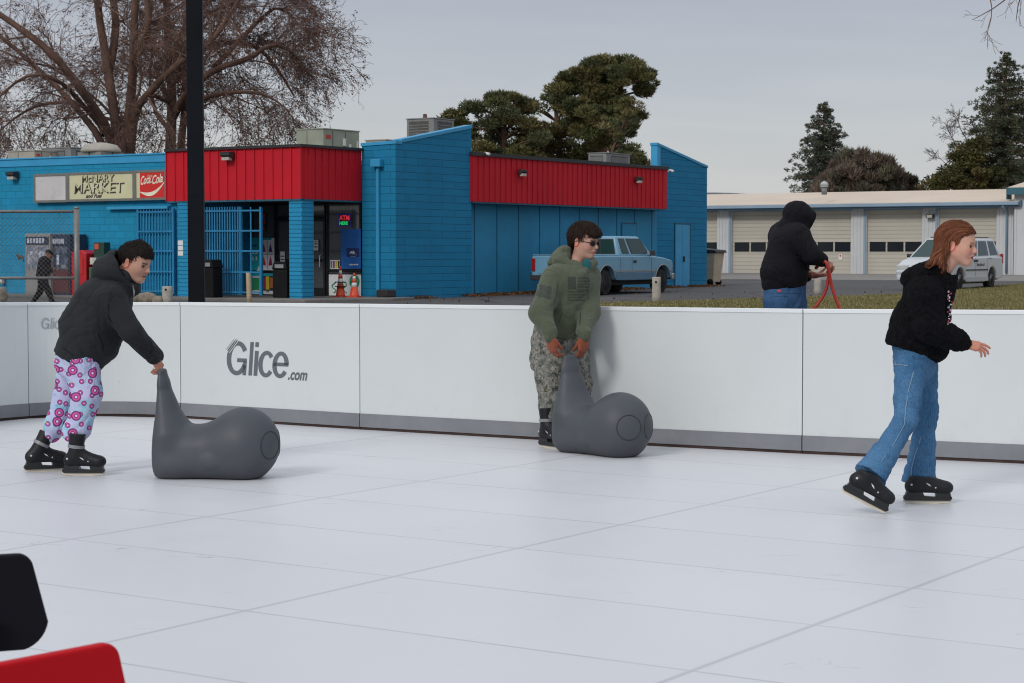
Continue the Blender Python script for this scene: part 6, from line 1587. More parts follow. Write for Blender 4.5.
m_hoodie = cloth('black_hoodie', (.0065, .0065, .010), .95, .15, sheen=.0, b2=.15); m_glove = cloth('rust_glove', (.24, .062, .028), .6, .15, 12); m_glovedk = cloth('glove_dark', (.02, .02, .022), .7)
def denim(name, c, fade):
    m, t, b = newmat(name, .85, spec=.2); co = t.coord('Object')
    n = t.noise(co, 3.2, 5, .65); col = t.ramp(n, [(.3, c), (.72, fade)])
    wv = t.n.new('ShaderNodeTexNoise'); wv.inputs['Scale'].default_value = 1; t.link(t.coord('Object', scale=(160, 160, 30)), wv.inputs['Vector'])
    col = t.mix(.22, col, t.ramp(wv.outputs['Fac'], [(.35, tuple(x*.5 for x in c)), (.65, tuple(min(1, x*1.4) for x in fade))]))
    t.link(col, b.inputs['Base Color']); t.link(t.bump(creases(t, co, .6), .45, .03), b.inputs['Normal']); return m
m_jeans = denim('flared_denim', (.022, .085, .19), (.085, .20, .35)); m_jeans2 = denim('blue_denim', (.02, .06, .15), (.05, .12, .24)); m_stitch = mat('denim_stitch', (.16, .24, .33), .8); m_hemdk = mat('denim_hem', (.03, .075, .15), .9)
# digital camouflage
m_camo, t, b = newmat('camouflage', .9, spec=.2); co = t.coord('Object'); sn = t.n.new('ShaderNodeVectorMath'); sn.operation = 'SNAP'; sn.inputs[1].default_value = (.011, .011, .011)
jit = t.n.new('ShaderNodeVectorMath'); jit.operation = 'ADD'; jit.inputs[1].default_value = (.003, .002, .004); t.link(co, jit.inputs[0]); t.link(jit.outputs[0], sn.inputs[0])
n = t.noise(sn.outputs[0], 17, 3, .75); c = t.ramp(n, [(0, (.055, .06, .052)), (.40, (.12, .13, .11)), (.48, (.185, .19, .175)), (.56, (.27, .245, .205)), (.63, (.09, .09, .07))], 'CONSTANT')
t.link(c, b.inputs['Base Color']); t.link(t.bump(creases(t, co), .6, .03), b.inputs['Normal'])
# pyjama trousers: pink rings scattered over a pale blue and lilac wash
m_paj, t, b = newmat('donut_pyjama', .9, spec=.2); co = t.coord('Object'); s_ = t.xyz(co)
v2 = t.comb(t.math('ADD', s_[0], t.math('MULTIPLY', s_[1], .3)), s_[2])
wash = t.ramp(t.noise(co, 9, 3, .6, .8), [(.30, (.12, .40, .60)), (.43, (.38, .56, .70)), (.52, (.50, .48, .70)), (.62, (.46, .50, .72)), (.70, (.15, .44, .64))])
def rings(col, scale, r0, r1, seed, rr=.75):
    mp = t.n.new('ShaderNodeMapping'); mp.inputs['Location'].default_value = (seed*.37, seed*.71, 0); t.link(v2, mp.inputs[0])
    vo = t.n.new('ShaderNodeTexVoronoi'); vo.voronoi_dimensions = '2D'; vo.inputs['Scale'].default_value = scale; vo.inputs['Randomness'].default_value = rr; t.link(mp.outputs[0], vo.inputs['Vector'])
    d = vo.outputs['Distance']; e = .03
    blob = t.ramp(d, [(r1, (1,)*3), (r1+.012, (0,)*3)]); hole = t.ramp(d, [(r0, (1,)*3), (r0+.012, (0,)*3)]); inner = t.ramp(d, [(r1-.075, (1,)*3), (r1-.055, (0,)*3)])
    hol2 = t.ramp(d, [(r0+.05, (1,)*3), (r0+.065, (0,)*3)])
    c = t.mix(blob, col, (.16, .05, .16)); c = t.mix(inner, c, (.68, .10, .36)); c = t.mix(hol2, c, (.22, .05, .16)); c = t.mix(hole, c, (.60, .62, .78)); return c
c = rings(wash, 14, .06, .24, 3, .55); 
mpx = rings(c, 8.2, .06, .26, 1, .6)
yl = t.ramp(t.noise(v2, 26, 2), [(.70, (0,)*3), (.715, (1,)*3)])
c = t.mix(t.math('MULTIPLY', yl, .9), mpx, (.66, .42, .05))
t.link(c, b.inputs['Base Color']); t.link(t.bump(creases(t, co), .6, .03), b.inputs['Normal'])
m_boot = mat('skate_shell', (.009, .0095, .012), .5, .25, 9, .15, 40, spec=.3); m_bootg = mat('skate_cuff', (.045, .048, .052), .5, .2, 9); m_holder = mat('skate_holder', (.010, .011, .012), .35, .2, 9); m_bladeb = mat('skate_runner', (.62, .56, .46), .35, .12, 8); m_strap = mat('skate_buckle', (.20, .21, .22), .4, .2, 14); m_mark = mat('skate_mark', (.5, .5, .52), .5, .3, 20)

def skate(par, off, o, yaw, pitch=0, shaft=(-.02, 0, 1), s=1.0, right=True, ank=None, shaft_len=.15, buckle=True, roll=0):
    "o: point under the middle of the runner; +x toe"
    T = TR(o, rotm(yaw, pitch, roll), s)
    F = Field()
    F.cap((-.085, 0, .098), (.10, 0, .090), .036, .034, k=.02, T=T)
    F.ell((.108, 0, .094), (.048, .046, .040), k=.02, T=T); F.ell((-.085, 0, .105), (.042, .036, .045), k=.02, T=T)
    F.cap((.06, 0, .110), (-.035, 0, .150), .036, .042, k=.03, T=T)
    sh = np.array(shaft, float); sh /= np.linalg.norm(sh); a = np.array([-.050, 0, .130]); e = a+sh*shaft_len
    F.cap(a, e, .046, .054, k=.025, T=T); F.plane(e, sh, .006, T=T); F.plane((0, 0, .062), (0, 0, -1), .01, T=T)
    V, Fc = F.mesh(.0045*s, .02); k = meshcol('ice_skate', (V, Fc), m_boot, par, off)
    q = MB()
    def tp(p): return tuple(T.pt(p)-off)
    def pr(poly, y0, y1, qq=None, mm=0):
        qq = qq or q; n = len(poly); vs = [tp((x, y0, z)) for x, z in poly]+[tp((x, y1, z)) for x, z in poly]
        qq.add(vs, [tuple(range(n)), tuple(range(2*n-1, n-1, -1))]+[(i, n+i, n+(i+1) % n, (i+1) % n) for i in range(n)], mm)
    # holder: two towers joined by a rail, open between them
    pr([(-.125, .018), (.135, .018), (.148, .030), (.144, .042), (.085, .040), (.05, .040), (-.02, .046), (-.05, .052), (-.13, .050), (-.138, .030)], -.016, .016)
    pr([(-.125, .048), (-.015, .044), (-.03, .080), (-.115, .082)], -.022, .022); pr([(.055, .038), (.140, .040), (.134, .074), (.045, .078)], -.022, .022)
    q.build('blade_holder', m_holder, k)
    q = MB(); pr([(-.140, .012), (-.12, .003), (-.06, .0), (.06, .0), (.125, .004), (.146, .014), (.146, .022), (-.138, .022)], -.006, .006, q); q.build('runner', m_bladeb, k)
    if buckle:
        q = MB(); nn = 20; c = a+sh*.065; u = unit(np.cross(sh, (0, 1, 0))); ring = []
        for i in range(nn):
            t2 = 2*math.pi*i/nn; d = u*math.cos(t2)*.056+np.array([0, 1, 0])*math.sin(t2)*.055
            ring.append((c+d, sh))
        vs = [tp(p+s_*.011) for p, s_ in ring]+[tp(p-s_*.011) for p, s_ in ring]
        q.add(vs, [(i, (i+1) % nn, nn+(i+1) % nn, nn+i) for i in range(nn)], 0, True)
        q.build('strap', m_strap, k)
    q = MB(); sgn = -1
    for sgn in (-1, 1):
        for (mx, mz, r) in ((-.095, .115, .007), (.045, .098, .005)):
            c = np.array([mx, sgn*.0, mz]); 
            # find surface
            dirn = np.array([0, sgn, 0]); pw = T.pt(c+dirn*.08); dd = T.M @ (-dirn); tt = 0
            for _ in range(30): tt += float(F.ev(np.array([pw+dd*tt]))[0])*.8
            cc = T.inv((pw+dd*tt)[None])[0]; n_ = 8
            q.add([tp(cc+np.array([r*math.cos(2*math.pi*i/n_), sgn*.0025, r*math.sin(2*math.pi*i/n_)])) for i in range(n_)], [tuple(range(n_)) if sgn > 0 else tuple(range(n_))[::-1]])
        pts = []
        for (mx, mz) in ((-.012, .128), (.010, .118), (.020, .104), (-.001, .114)):
            dirn = np.array([0, sgn, 0]); pw = T.pt(np.array([mx, 0, mz])+dirn*.08); dd = T.M @ (-dirn); tt = 0
            for _ in range(30): tt += float(F.ev(np.array([pw+dd*tt]))[0])*.8
            pts.append(tp(T.inv((pw+dd*tt)[None])[0]+np.array([0, sgn*.0025, 0])))
        q.add(pts, [(0, 1, 2, 3)])
    q.build('mark', m_mark, k)
    return T

# ================================================================= skater in the dark jacket (left)
def boy_left():
    Y0 = 12.75; s = FPX/Y0; J = lambda x, y, d=0: P(x, y, Y0+d); r = lambda px: px/s
    base = np.array([J(72, 475)[0], Y0, 0.0]); root = thing('person', 'person in black hooded jacket and pink donut pyjama trousers leaning on a grey skating aid', 'person', tuple(base), group='skaters on the rink')
    sk = (.47, .265, .19)
    TH = TR(J(134.8, 262.0), rotm(R(-19), R(19), R(0)), 1.03)
    body = Field(); head(body, TH, mouth=.0022)
    body.cap(J(117, 286), J(127, 270), .056, .053, k=.03); body.cap(J(127, 270), TH.pt((.01, 0, -.05)), .05, .045, k=.02)
    wr, wl = J(154.5, 357.5, -.04), J(156.5, 357, .06)
    hr = Field(); hand(hr, wr, (.35, .45, -.82), (.75, -.55, .35), True, .96, ((.85, 1.0, .7),)*4 if False else (.75, .95, .6), 0, (.5, .3))
    hl = Field(); hand(hl, wl, (.35, -.35, -.85), (.7, .6, .3), False, .96, (.75, .95, .6), 0, (.5, .3))
    hid = Field()
    hid.cap(J(112, 300), J(82, 350), .12, .11, k=.05, flat=((0, 1, 0), .85))
    for d in (-1, 1):
        hid.cap(J(112, 298, d*.15), J(134, 330, d*.17), .045, .036); hid.cap(J(134, 330, d*.17), (wr if d < 0 else wl), .036, .024)
    hid.cap(J(79, 354, -.08), J(89, 397, -.08), .075, .05); hid.cap(J(89, 397, -.08), J(80, 440, -.07), .05, .035)
    hid.cap(J(76, 354, .08), J(68, 397, .08), .075, .05); hid.cap(J(68, 397, .08), J(52, 436, .09), .05, .035)
    mh = body.mesh(.0042, .02); parts = [mh, hr.mesh(.004, .015), hl.mesh(.004, .015), hid.mesh(.014, .03)]
    V, Fc = join(parts); C = np.tile(np.array(sk), (len(V), 1)); paint_head(V, TH, C, sk, (.34, .12, .10), (.02, .013, .01), .8, .0022, ((.06, .035, .025), .45), .25)
    hnd = np.arange(len(V)) >= len(mh[0]); C[hnd] = C[hnd]*np.array([1.05, .82, .78])
    meshcol('body', (V, Fc), m_skin, root, base, col=C); add_eyes(root, TH, base)
    q = MB(); q.tube([tuple(TH.pt((.094, y, -.0600))-base) for y in (-.011, 0, .011)], .0028, 6); q.build('teeth', mat('teeth', (.6, .58, .52), .3), root)
    # hair
    H = hair_cap(TH, bulk=-.002, seed=2); H.ell((.056, 0, .083), (.054, .062, .028), M=rotm(0, R(28)), k=.03, T=TH); H.cap((.0, .0, .115), (.06, 0, .102), .03, .025, k=.03, T=TH)
    H.ell((.086, 0, -.018), (.074, .12, .078), M=rotm(0, R(-8)), k=.004, T=TH, sub=True)
    H.ell((.0, 0, -.075), (.085, .11, .062), k=.02, T=TH, sub=True)
    for sgn in (-1, 1): H.ell((-.006, .088*sgn, -.016), (.026, .030, .036), k=.01, T=TH, sub=True)
    H.fuzz(.002, 150, 3)
    Vh, Fh = H.mesh(.0045, .015); rs = np.random.RandomState(1); L = TH.inv(Vh)
    pick = rs.choice(np.where((L[:, 2] > .0) | (L[:, 0] < .02))[0], 2600)
    def comb(p):
        l = TH.inv(p); g = np.stack([np.where(l[:, 2] > .05, .9, .15), l[:, 1]*4, np.where(l[:, 2] > .09, .1, -.8)], 1); g[:, 0] = np.where(l[:, 0] > .06, .9, g[:, 0]); g[:, 2] = np.where(l[:, 0] > .06, -.75, g[:, 2]); return g @ TH.M.T
    v, f, tone = strands(H, Vh[pick], comb, 4, .0065, .0032, .004, .45, 2)
    base_c = np.array([.016, .011, .010]); cc = np.concatenate([np.tile(base_c*.7, (len(Vh), 1)), base_c*tone[:, None]*.9])
    meshcol('hair', join([(Vh, Fh), (v, f)]), m_hair, root, base, col=cc)
    # jacket
    K = Field()
    K.cap(J(107, 303), J(92, 332), r(25), r(27.5), k=.05, flat=((0, 1, 0), .82)); K.cap(J(92, 332), J(77.5, 360), r(27.5), r(25.5), k=.05, flat=((0, 1, 0), .88))
    K.cap(J(101, 292, 0), J(112, 296, 0), r(17), r(17), k=.05, flat=((0, 1, 0), .65)); K.ell(J(113, 322), (r(19), .13, r(18)), k=.06); K.ell(J(101, 346), (r(17), .13, r(17)), k=.06); K.cap(J(86, 296), J(70, 322), r(10), r(10), k=.06, flat=((0, 1, 0), .5))
    ax = unit(J(77.5, 360)-J(100, 316)); K.plane(J(76.3, 361.5), ax, .008)
    for d, we in ((-1, wr), (1, wl)):
        sh_, el, wt = J(110, 300, d*.155), J(131.5, 331.5, d*.185), we+np.array([-.012, 0, .012])
        K.cap(J(104, 297, d*.08), sh_, r(16), r(14.5), k=.05)
        K.cap(sh_, el, r(14), r(11.3), k=.025); K.cap(el, wt, r(11.3), r(8.0), k=.025)
        dd = unit(wt-el); K.cap(wt-dd*.03, wt+dd*.01, r(8.3), r(8.0), k=.008); K.plane
    K.cap(J(114, 285), J(124, 277), r(15.5), r(12.5), k=.03, flat=((0, 1, 0), .9)); K.cap(J(126, 287), J(131, 290), r(9), r(7), k=.03)
    K.cap(J(128, 266), J(122, 284), r(10.3), r(10.3), k=.012, sub=True)
    K.fold(.0075, 22, (.5, 0, 1), 4)
    VK = K.mesh(.007, .03)
    ln = lambda pts, w_=.8, dx=0, m=1: ([[(x+k*w_*(1-dx), y+k*w_*dx) for k in (0, 1)] for x, y in pts], m)
    g = [ln([(117, 287), (112, 296), (108, 306), (108, 316), (111, 323)]), ln([(97, 333), (99.5, 338), (102, 344), (103, 350)], 1.0), ln([(57, 343), (64, 348), (72, 354), (80, 360), (90, 366.5)], .8, 1), ln([(146, 357.5), (150, 353), (154, 347)], .9)]
    (Vp, Fp), mi = prints_append(VK, K, g, Y0, .003); meshcol('jacket', (Vp, Fp), [m_jacket, m_lining], root, base, mi=mi)
    # hood, thrown back
    Hd = Field(); Hd.ell(J(111.5, 272), (r(19.5), r(22), r(17)), M=rotm(0, R(25)), k=.03); Hd.cap(J(98, 281), J(112, 287), r(6), r(9), k=.05, flat=((0, 1, 0), .6)); Hd.cap(J(116, 262), J(114, 256), r(9), r(6), k=.04, flat=((0, 1, 0), .55))
    Hd.cap(J(121, 277), J(133, 288), r(11.5), r(8), k=.05, flat=((0, 1, 0), .9))
    Hd.ell(J(126, 264), (r(14), r(16), r(18)), M=rotm(0, R(20)), k=.012, sub=True); Hd.cap(J(128, 268), J(128, 284), r(11), r(9), k=.012, sub=True)
    Hd.fold(.006, 30, (.6, 0, .8), 9); VH = Hd.mesh(.0055, .02); inn = np.linalg.norm((VH[0]-J(126, 265))*np.array([1, .9, .85]), axis=1) < r(16.3)
    mi = (inn[VH[1]].sum(1) >= 3).astype(int); meshcol('hood', VH, [m_jacket, m_lining], root, base, mi=mi)
    q = MB()
    for dx in (0, 4): q.tube([tuple(J(133+dx*.3, 285+dx, -.075+dx*.004)-base), tuple(J(133.5+dx*.3, 291, -.10)-base), tuple(J(133.8, 297, -.105)-base)], .0028, 5)
    q.build('drawstring', m_strap, root)
    # trousers
    T_ = Field(); T_.cap(J(79, 350), J(76, 362), r(22), r(21), k=.04, flat=((0, 1, 0), .9))
    T_.cap(J(81, 362, -.075), J(87, 394, -.09), r(18), r(14.5), k=.04); T_.cap(J(87, 394, -.09), J(78, 428, -.075), r(14.5), r(12.5), k=.04); T_.cap(J(78, 428, -.075), J(75, 432, -.07), r(12.8), r(12.5), k=.02)
    T_.cap(J(74, 360, .075), J(68, 394, .09), r(17), r(13.5), k=.03); T_.cap(J(68, 394, .09), J(55, 427, .10), r(13), r(11.5), k=.03); T_.cap(J(55, 427, .1), J(52, 433, .1), r(11.5), r(9.5), k=.02)
    T_.fold(.014, 24, (.5, 0, 1), 12)
    meshcol('trousers', T_.mesh(.007, .03), m_paj, root, base)
    o1 = G(83, 475.5); skate(root, base, o1, R(-2), 0, (.12, 0, 1), .98)
    o2 = G(44.5, 471.5); skate(root, base, o2, R(24), R(0), (.55, 0, 1), .98)
    return root
boy_left()

# ================================================================= skater in green (centre)
def boy_green():
    Y0 = 14.62; s = FPX/Y0; J = lambda x, y, d=0: P(x, y, Y0+d); r = lambda px: px/s
    base = np.array([J(562, 448)[0], Y0, 0.0]); root = thing('person', 'person in olive green hoodie, camouflage trousers and sunglasses gripping a grey skating aid', 'person', tuple(base), group='skaters on the rink')
    sk = (.50, .285, .215); yaw = R(-34)
    TH = TR(J(584.0, 240.5), rotm(yaw, R(13), R(2)), 1.08)
    body = Field(); head(body, TH, nose=1.0)
    body.cap(J(573, 268, .0), J(581, 254), .056, .054, k=.03); body.cap(J(581, 254), TH.pt((.0, 0, -.05)), .052, .045, k=.02)
    wr, wl = J(550.0, 337.0, -.42), J(584.5, 336.5, -.26)
    hid = Field(); hid.cap(J(571, 282), J(560, 326), .14, .13, k=.05)
    hid.cap(J(553, 280, -.12), J(543, 309, -.14), .045, .036); hid.cap(J(543, 309, -.14), wr, .036, .024); hid.cap(J(590, 277, .12), J(594, 306, .1), .045, .036); hid.cap(J(594, 306, .1), wl, .036, .024)
    hid.cap(J(548, 340, -.05), J(546, 380, -.06), .075, .05); hid.cap(J(546, 380, -.06), J(549, 424, -.03), .05, .035); hid.cap(J(568, 340, .08), J(577, 384, .06), .075, .05); hid.cap(J(577, 384, .06), J(577, 424, .1), .05, .035)
    g1 = Field(); hand(g1, wr, (.20, .22, -.95), (-.72, -.68, .05), True, 1.12, (.40, .65, .55), 0, (.35, .35), fat=1.2)
    g2 = Field(); hand(g2, wl, (-.10, .10, -.97), (.66, -.74, .1), False, 1.12, (.40, .65, .55), 0, (.35, .35), fat=1.2)
    gi = Field(); hand(gi, wr, (.20, .22, -.95), (-.72, -.68, .05), True, 1.10, (.40, .65, .55), 0, (.35, .35), fat=.72); gj = Field(); hand(gj, wl, (-.10, .10, -.97), (.66, -.74, .1), False, 1.10, (.40, .65, .55), 0, (.35, .35), fat=.72)
    mh = body.mesh(.0042, .02); V, Fc = join([mh, hid.mesh(.014, .03), gi.mesh(.005, .015), gj.mesh(.005, .015)])
    C = np.tile(np.array(sk), (len(V), 1)); paint_head(V, TH, C, sk, (.42, .15, .14), (.05, .03, .02), .8, 0, None, .55)
    meshcol('body', (V, Fc), m_skin, root, base, col=C); add_eyes(root, TH, base)
    for gf in (g1, g2): meshcol('glove', gf.mesh(.0042, .015), m_glove, root, base)
    H = hair_cap(TH, bulk=-.001, seed=2); H.ell((.048, 0, .085), (.060, .064, .032), M=rotm(0, R(22)), k=.03, T=TH); H.ell((.086, -.01, .070), (.034, .05, .022), M=rotm(0, R(30)), k=.02, T=TH)
    H.ell((.088, 0, -.030), (.074, .115, .078), M=rotm(0, R(-6)), k=.012, T=TH, sub=True); H.ell((.002, 0, -.078), (.080, .11, .058), k=.02, T=TH, sub=True)
    for sgn in (-1, 1): H.ell((-.004, .090*sgn, -.018), (.026, .030, .036), k=.01, T=TH, sub=True)
    H.fuzz(.003, 110, 3)
    Vh, Fh = H.mesh(.0045, .015); rs = np.random.RandomState(1); pick = rs.choice(len(Vh), 3200)
    def comb(p):
        l = TH.inv(p); g = np.stack([np.where(l[:, 2] > .04, .9, .1), l[:, 1]*5, np.where(l[:, 2] > .09, .05, -.8)], 1); g[:, 0] = np.where(l[:, 0] > .06, 1.0, g[:, 0]); g[:, 2] = np.where(l[:, 0] > .06, -.4, g[:, 2]); return g @ TH.M.T
    v, f, tone = strands(H, Vh[pick], comb, 5, .0075, .0034, .006, .6, 2); bc = np.array([.030, .017, .012])
    meshcol('hair', join([(Vh, Fh), (v, f)]), m_hair, root, base, col=np.concatenate([np.tile(bc*.7, (len(Vh), 1)), bc*tone[:, None]*.95]))
    # sunglasses
    q = MB(); L3 = []
    for sgn in (-1, 1):
        c = [(.104-.012*abs(math.cos(a))*0-.35*max(0, abs(y_)-.03)*.9, y_, z_) for a in np.linspace(0, 2*math.pi, 14, endpoint=False) for y_, z_ in [(sgn*.034+.0245*math.cos(a), -.001+.0165*math.sin(a))]]
        n = len(c); f0 = [tuple(TH.pt(p)-base) for p in c]; f1 = [tuple(TH.pt((p[0]-.004, p[1], p[2]))-base) for p in c]
        q.add(f0+f1, [tuple(range(n)), tuple(range(2*n-1, n-1, -1))]+[(i, n+i, n+(i+1) % n, (i+1) % n) for i in range(n)])
    m_sg = mat('sunglass_lens', (.010, .010, .02), .08, .1, 9, spec=.8); gl = q.build('sunglasses', m_sg, root)
    q = MB(); q.tube([tuple(TH.pt(p)-base) for p in ((.106, -.011, .006), (.109, 0, .009), (.106, .011, .006))], .0022, 6)
    for sgn in (-1, 1): q.tube([tuple(TH.pt(p)-base) for p in ((.090, .058*sgn, .006), (.06, .073*sgn, .006), (-.0, .083*sgn, .002), (-.02, .082*sgn, -.012))], .0026, 6)
    q.build('glasses_frame', m_plastic, gl)
    # hoodie
    lat = (math.sin(R(34)), math.cos(R(34)), 0)
    K = Field(); K.cap(J(572, 282, -.04), J(565, 306, .0), r(22), r(23), k=.05, flat=(lat, .85)); K.cap(J(565, 306, 0), J(560, 328, .03), r(23.5), r(23.5), k=.05, flat=(lat, .85))
    K.cap(J(558, 278, -.12), J(586, 276, .06), r(13), r(13), k=.06); K.plane(J(561, 342), unit((-.12, 0, -1)), .02)
    K.cap(J(553, 280, -.15), J(540.5, 313, -.30), r(12.5), r(10.8), k=.05); K.cap(J(540.5, 313, -.30), J(550.0, 332, -.41), r(10.8), r(7.6), k=.04)
    K.cap(J(588, 278, .06), J(589.5, 312, -.08), r(12), r(10.2), k=.05); K.cap(J(589.5, 312, -.08), J(583.5, 331, -.24), r(10.2), r(7.6), k=.04)
    for we in (wr, wl): K.cap(we+np.array([0, 0, .03]), we+np.array([0, 0, .004]), r(6.6), r(6.2), k=.004)
    K.cap(J(583, 250), J(578, 268), r(11.3), r(9.0), k=.015, sub=True)
    K.fold(.006, 26, (.8, 0, 1), 21)
    g = [(grid_px(537.5, 284.0, 551.5, 295.8, 5, 6, -1.0, 3.0), 1)]
    g += [(grid_px(567.5, 277, 575.5, 289, 4, 4, .5, 0), 1)]
    rs = random.Random(4)
    for i in range(5):
        x = 577.5; yy = 277.5+i*3.0
        while x < 588:
            wd = rs.uniform(1.6, 3.6); g.append((grid_px(x, yy, min(x+wd, 590), yy+1.3, 2, 3), 1)); x += wd+.7
    for i in range(4):
        x = 567.5; yy = 291.2+i*2.8
        while x < 583:
            wd = rs.uniform(2, 5); g.append((grid_px(x, yy, min(x+wd, 585), yy+1.1, 2, 3), 1)); x += wd+.8
    ln = lambda pts, w_=.8, dx=0, m=1: ([[(x+k*w_*(1-dx), y+k*w_*dx) for k in (0, 1)] for x, y in pts], m)
    g += [ln([(552, 266), (556, 275), (557.5, 285), (556, 295), (554, 303)], .6), ln([(592, 268), (588, 278), (587.5, 290), (588, 300)], .6), ln([(544, 333), (550, 336.5), (556, 337)], .7, 1), ln([(579, 336), (585, 335.5), (591, 332)], .7, 1), ln([(557, 337), (565, 339), (573, 339), (578, 338)], .7, 1), ln([(562, 312), (559, 322), (557, 332)], .6), ln([(580, 312), (580, 322), (578, 331)], .6)]
    VK = K.mesh(.007, .03); (Vp, Fp), mi = prints_append(VK, K, g, Y0); meshcol('hoodie', (Vp, Fp), [m_green, m_gprint], root, base, mi=mi)
    Hd = Field(); Hd.ell(J(565, 257.5, .02), (r(9.5), r(15), r(9.5)), M=rotm(R(-34), R(-35)), k=.03); Hd.cap(J(564, 252, -.0), J(553, 263, -.0), r(5.5), r(5), k=.05, flat=(lat, .6)); Hd.cap(J(561, 261, -.10), J(580, 275, -.165), r(6.5), r(4), k=.06); Hd.cap(J(580, 275, -.165), J(593, 263, -.02), r(4), r(5), k=.04)
    Hd.cap(J(590, 226), J(580, 262), r(13.5), r(11.5), k=.012, sub=True); Hd.fold(.006, 30, (.6, 0, .8), 9); meshcol('hood', Hd.mesh(.0055, .02), m_green, root, base)
    q = MB()
    for x0, x1 in ((583, 582), (588.5, 589)): q.tube([tuple(J(x0, 272, -.175)-base), tuple(J((x0+x1)/2, 279, -.19)-base), tuple(J(x1, 287, -.18)-base)], .003, 5)
    q.build('drawstring', m_gprint, root)
    q = Field(); q.ell(J(586.5, 266, -.10), (r(4.5), r(4), r(8)), k=.01); meshcol('undershirt', q.mesh(.006, .015), m_tealshirt, root, base)
    # trousers
    T_ = Field(); T_.cap(J(559, 330, .05), J(558.5, 344, .05), r(23.5), r(24), k=.05, flat=(lat, .85))
    T_.cap(J(548.5, 342, .0), J(550, 376, -.10), r(17.5), r(14.5), k=.03); T_.cap(J(550, 376, -.10), J(551, 404, -.15), r(14.5), r(12), k=.03); T_.cap(J(551, 404, -.15), J(550.5, 414, -.19), r(12), r(10.8), k=.02)
    T_.cap(J(570, 342, .12), J(578, 384, .02), r(18.5), r(13.5), k=.03); T_.cap(J(578, 384, .02), J(577, 414, .0), r(13.5), r(10.5), k=.03)
    T_.ell(J(535.5, 360, .0), (r(6), r(8), r(11)), k=.03)
    T_.fold(.015, 30, (.4, 0, 1), 22); meshcol('trousers', T_.mesh(.007, .03), m_camo, root, base)
    o1 = G(551.5, 448.5); skate(root, base, o1, R(-55), 0, (-.06, 0, 1), 1.06, shaft_len=.15)
    o2 = G(582, 442.5); skate(root, base, o2, R(-30), 0, (.10, 0, 1), 1.04, shaft_len=.17)
boy_green()

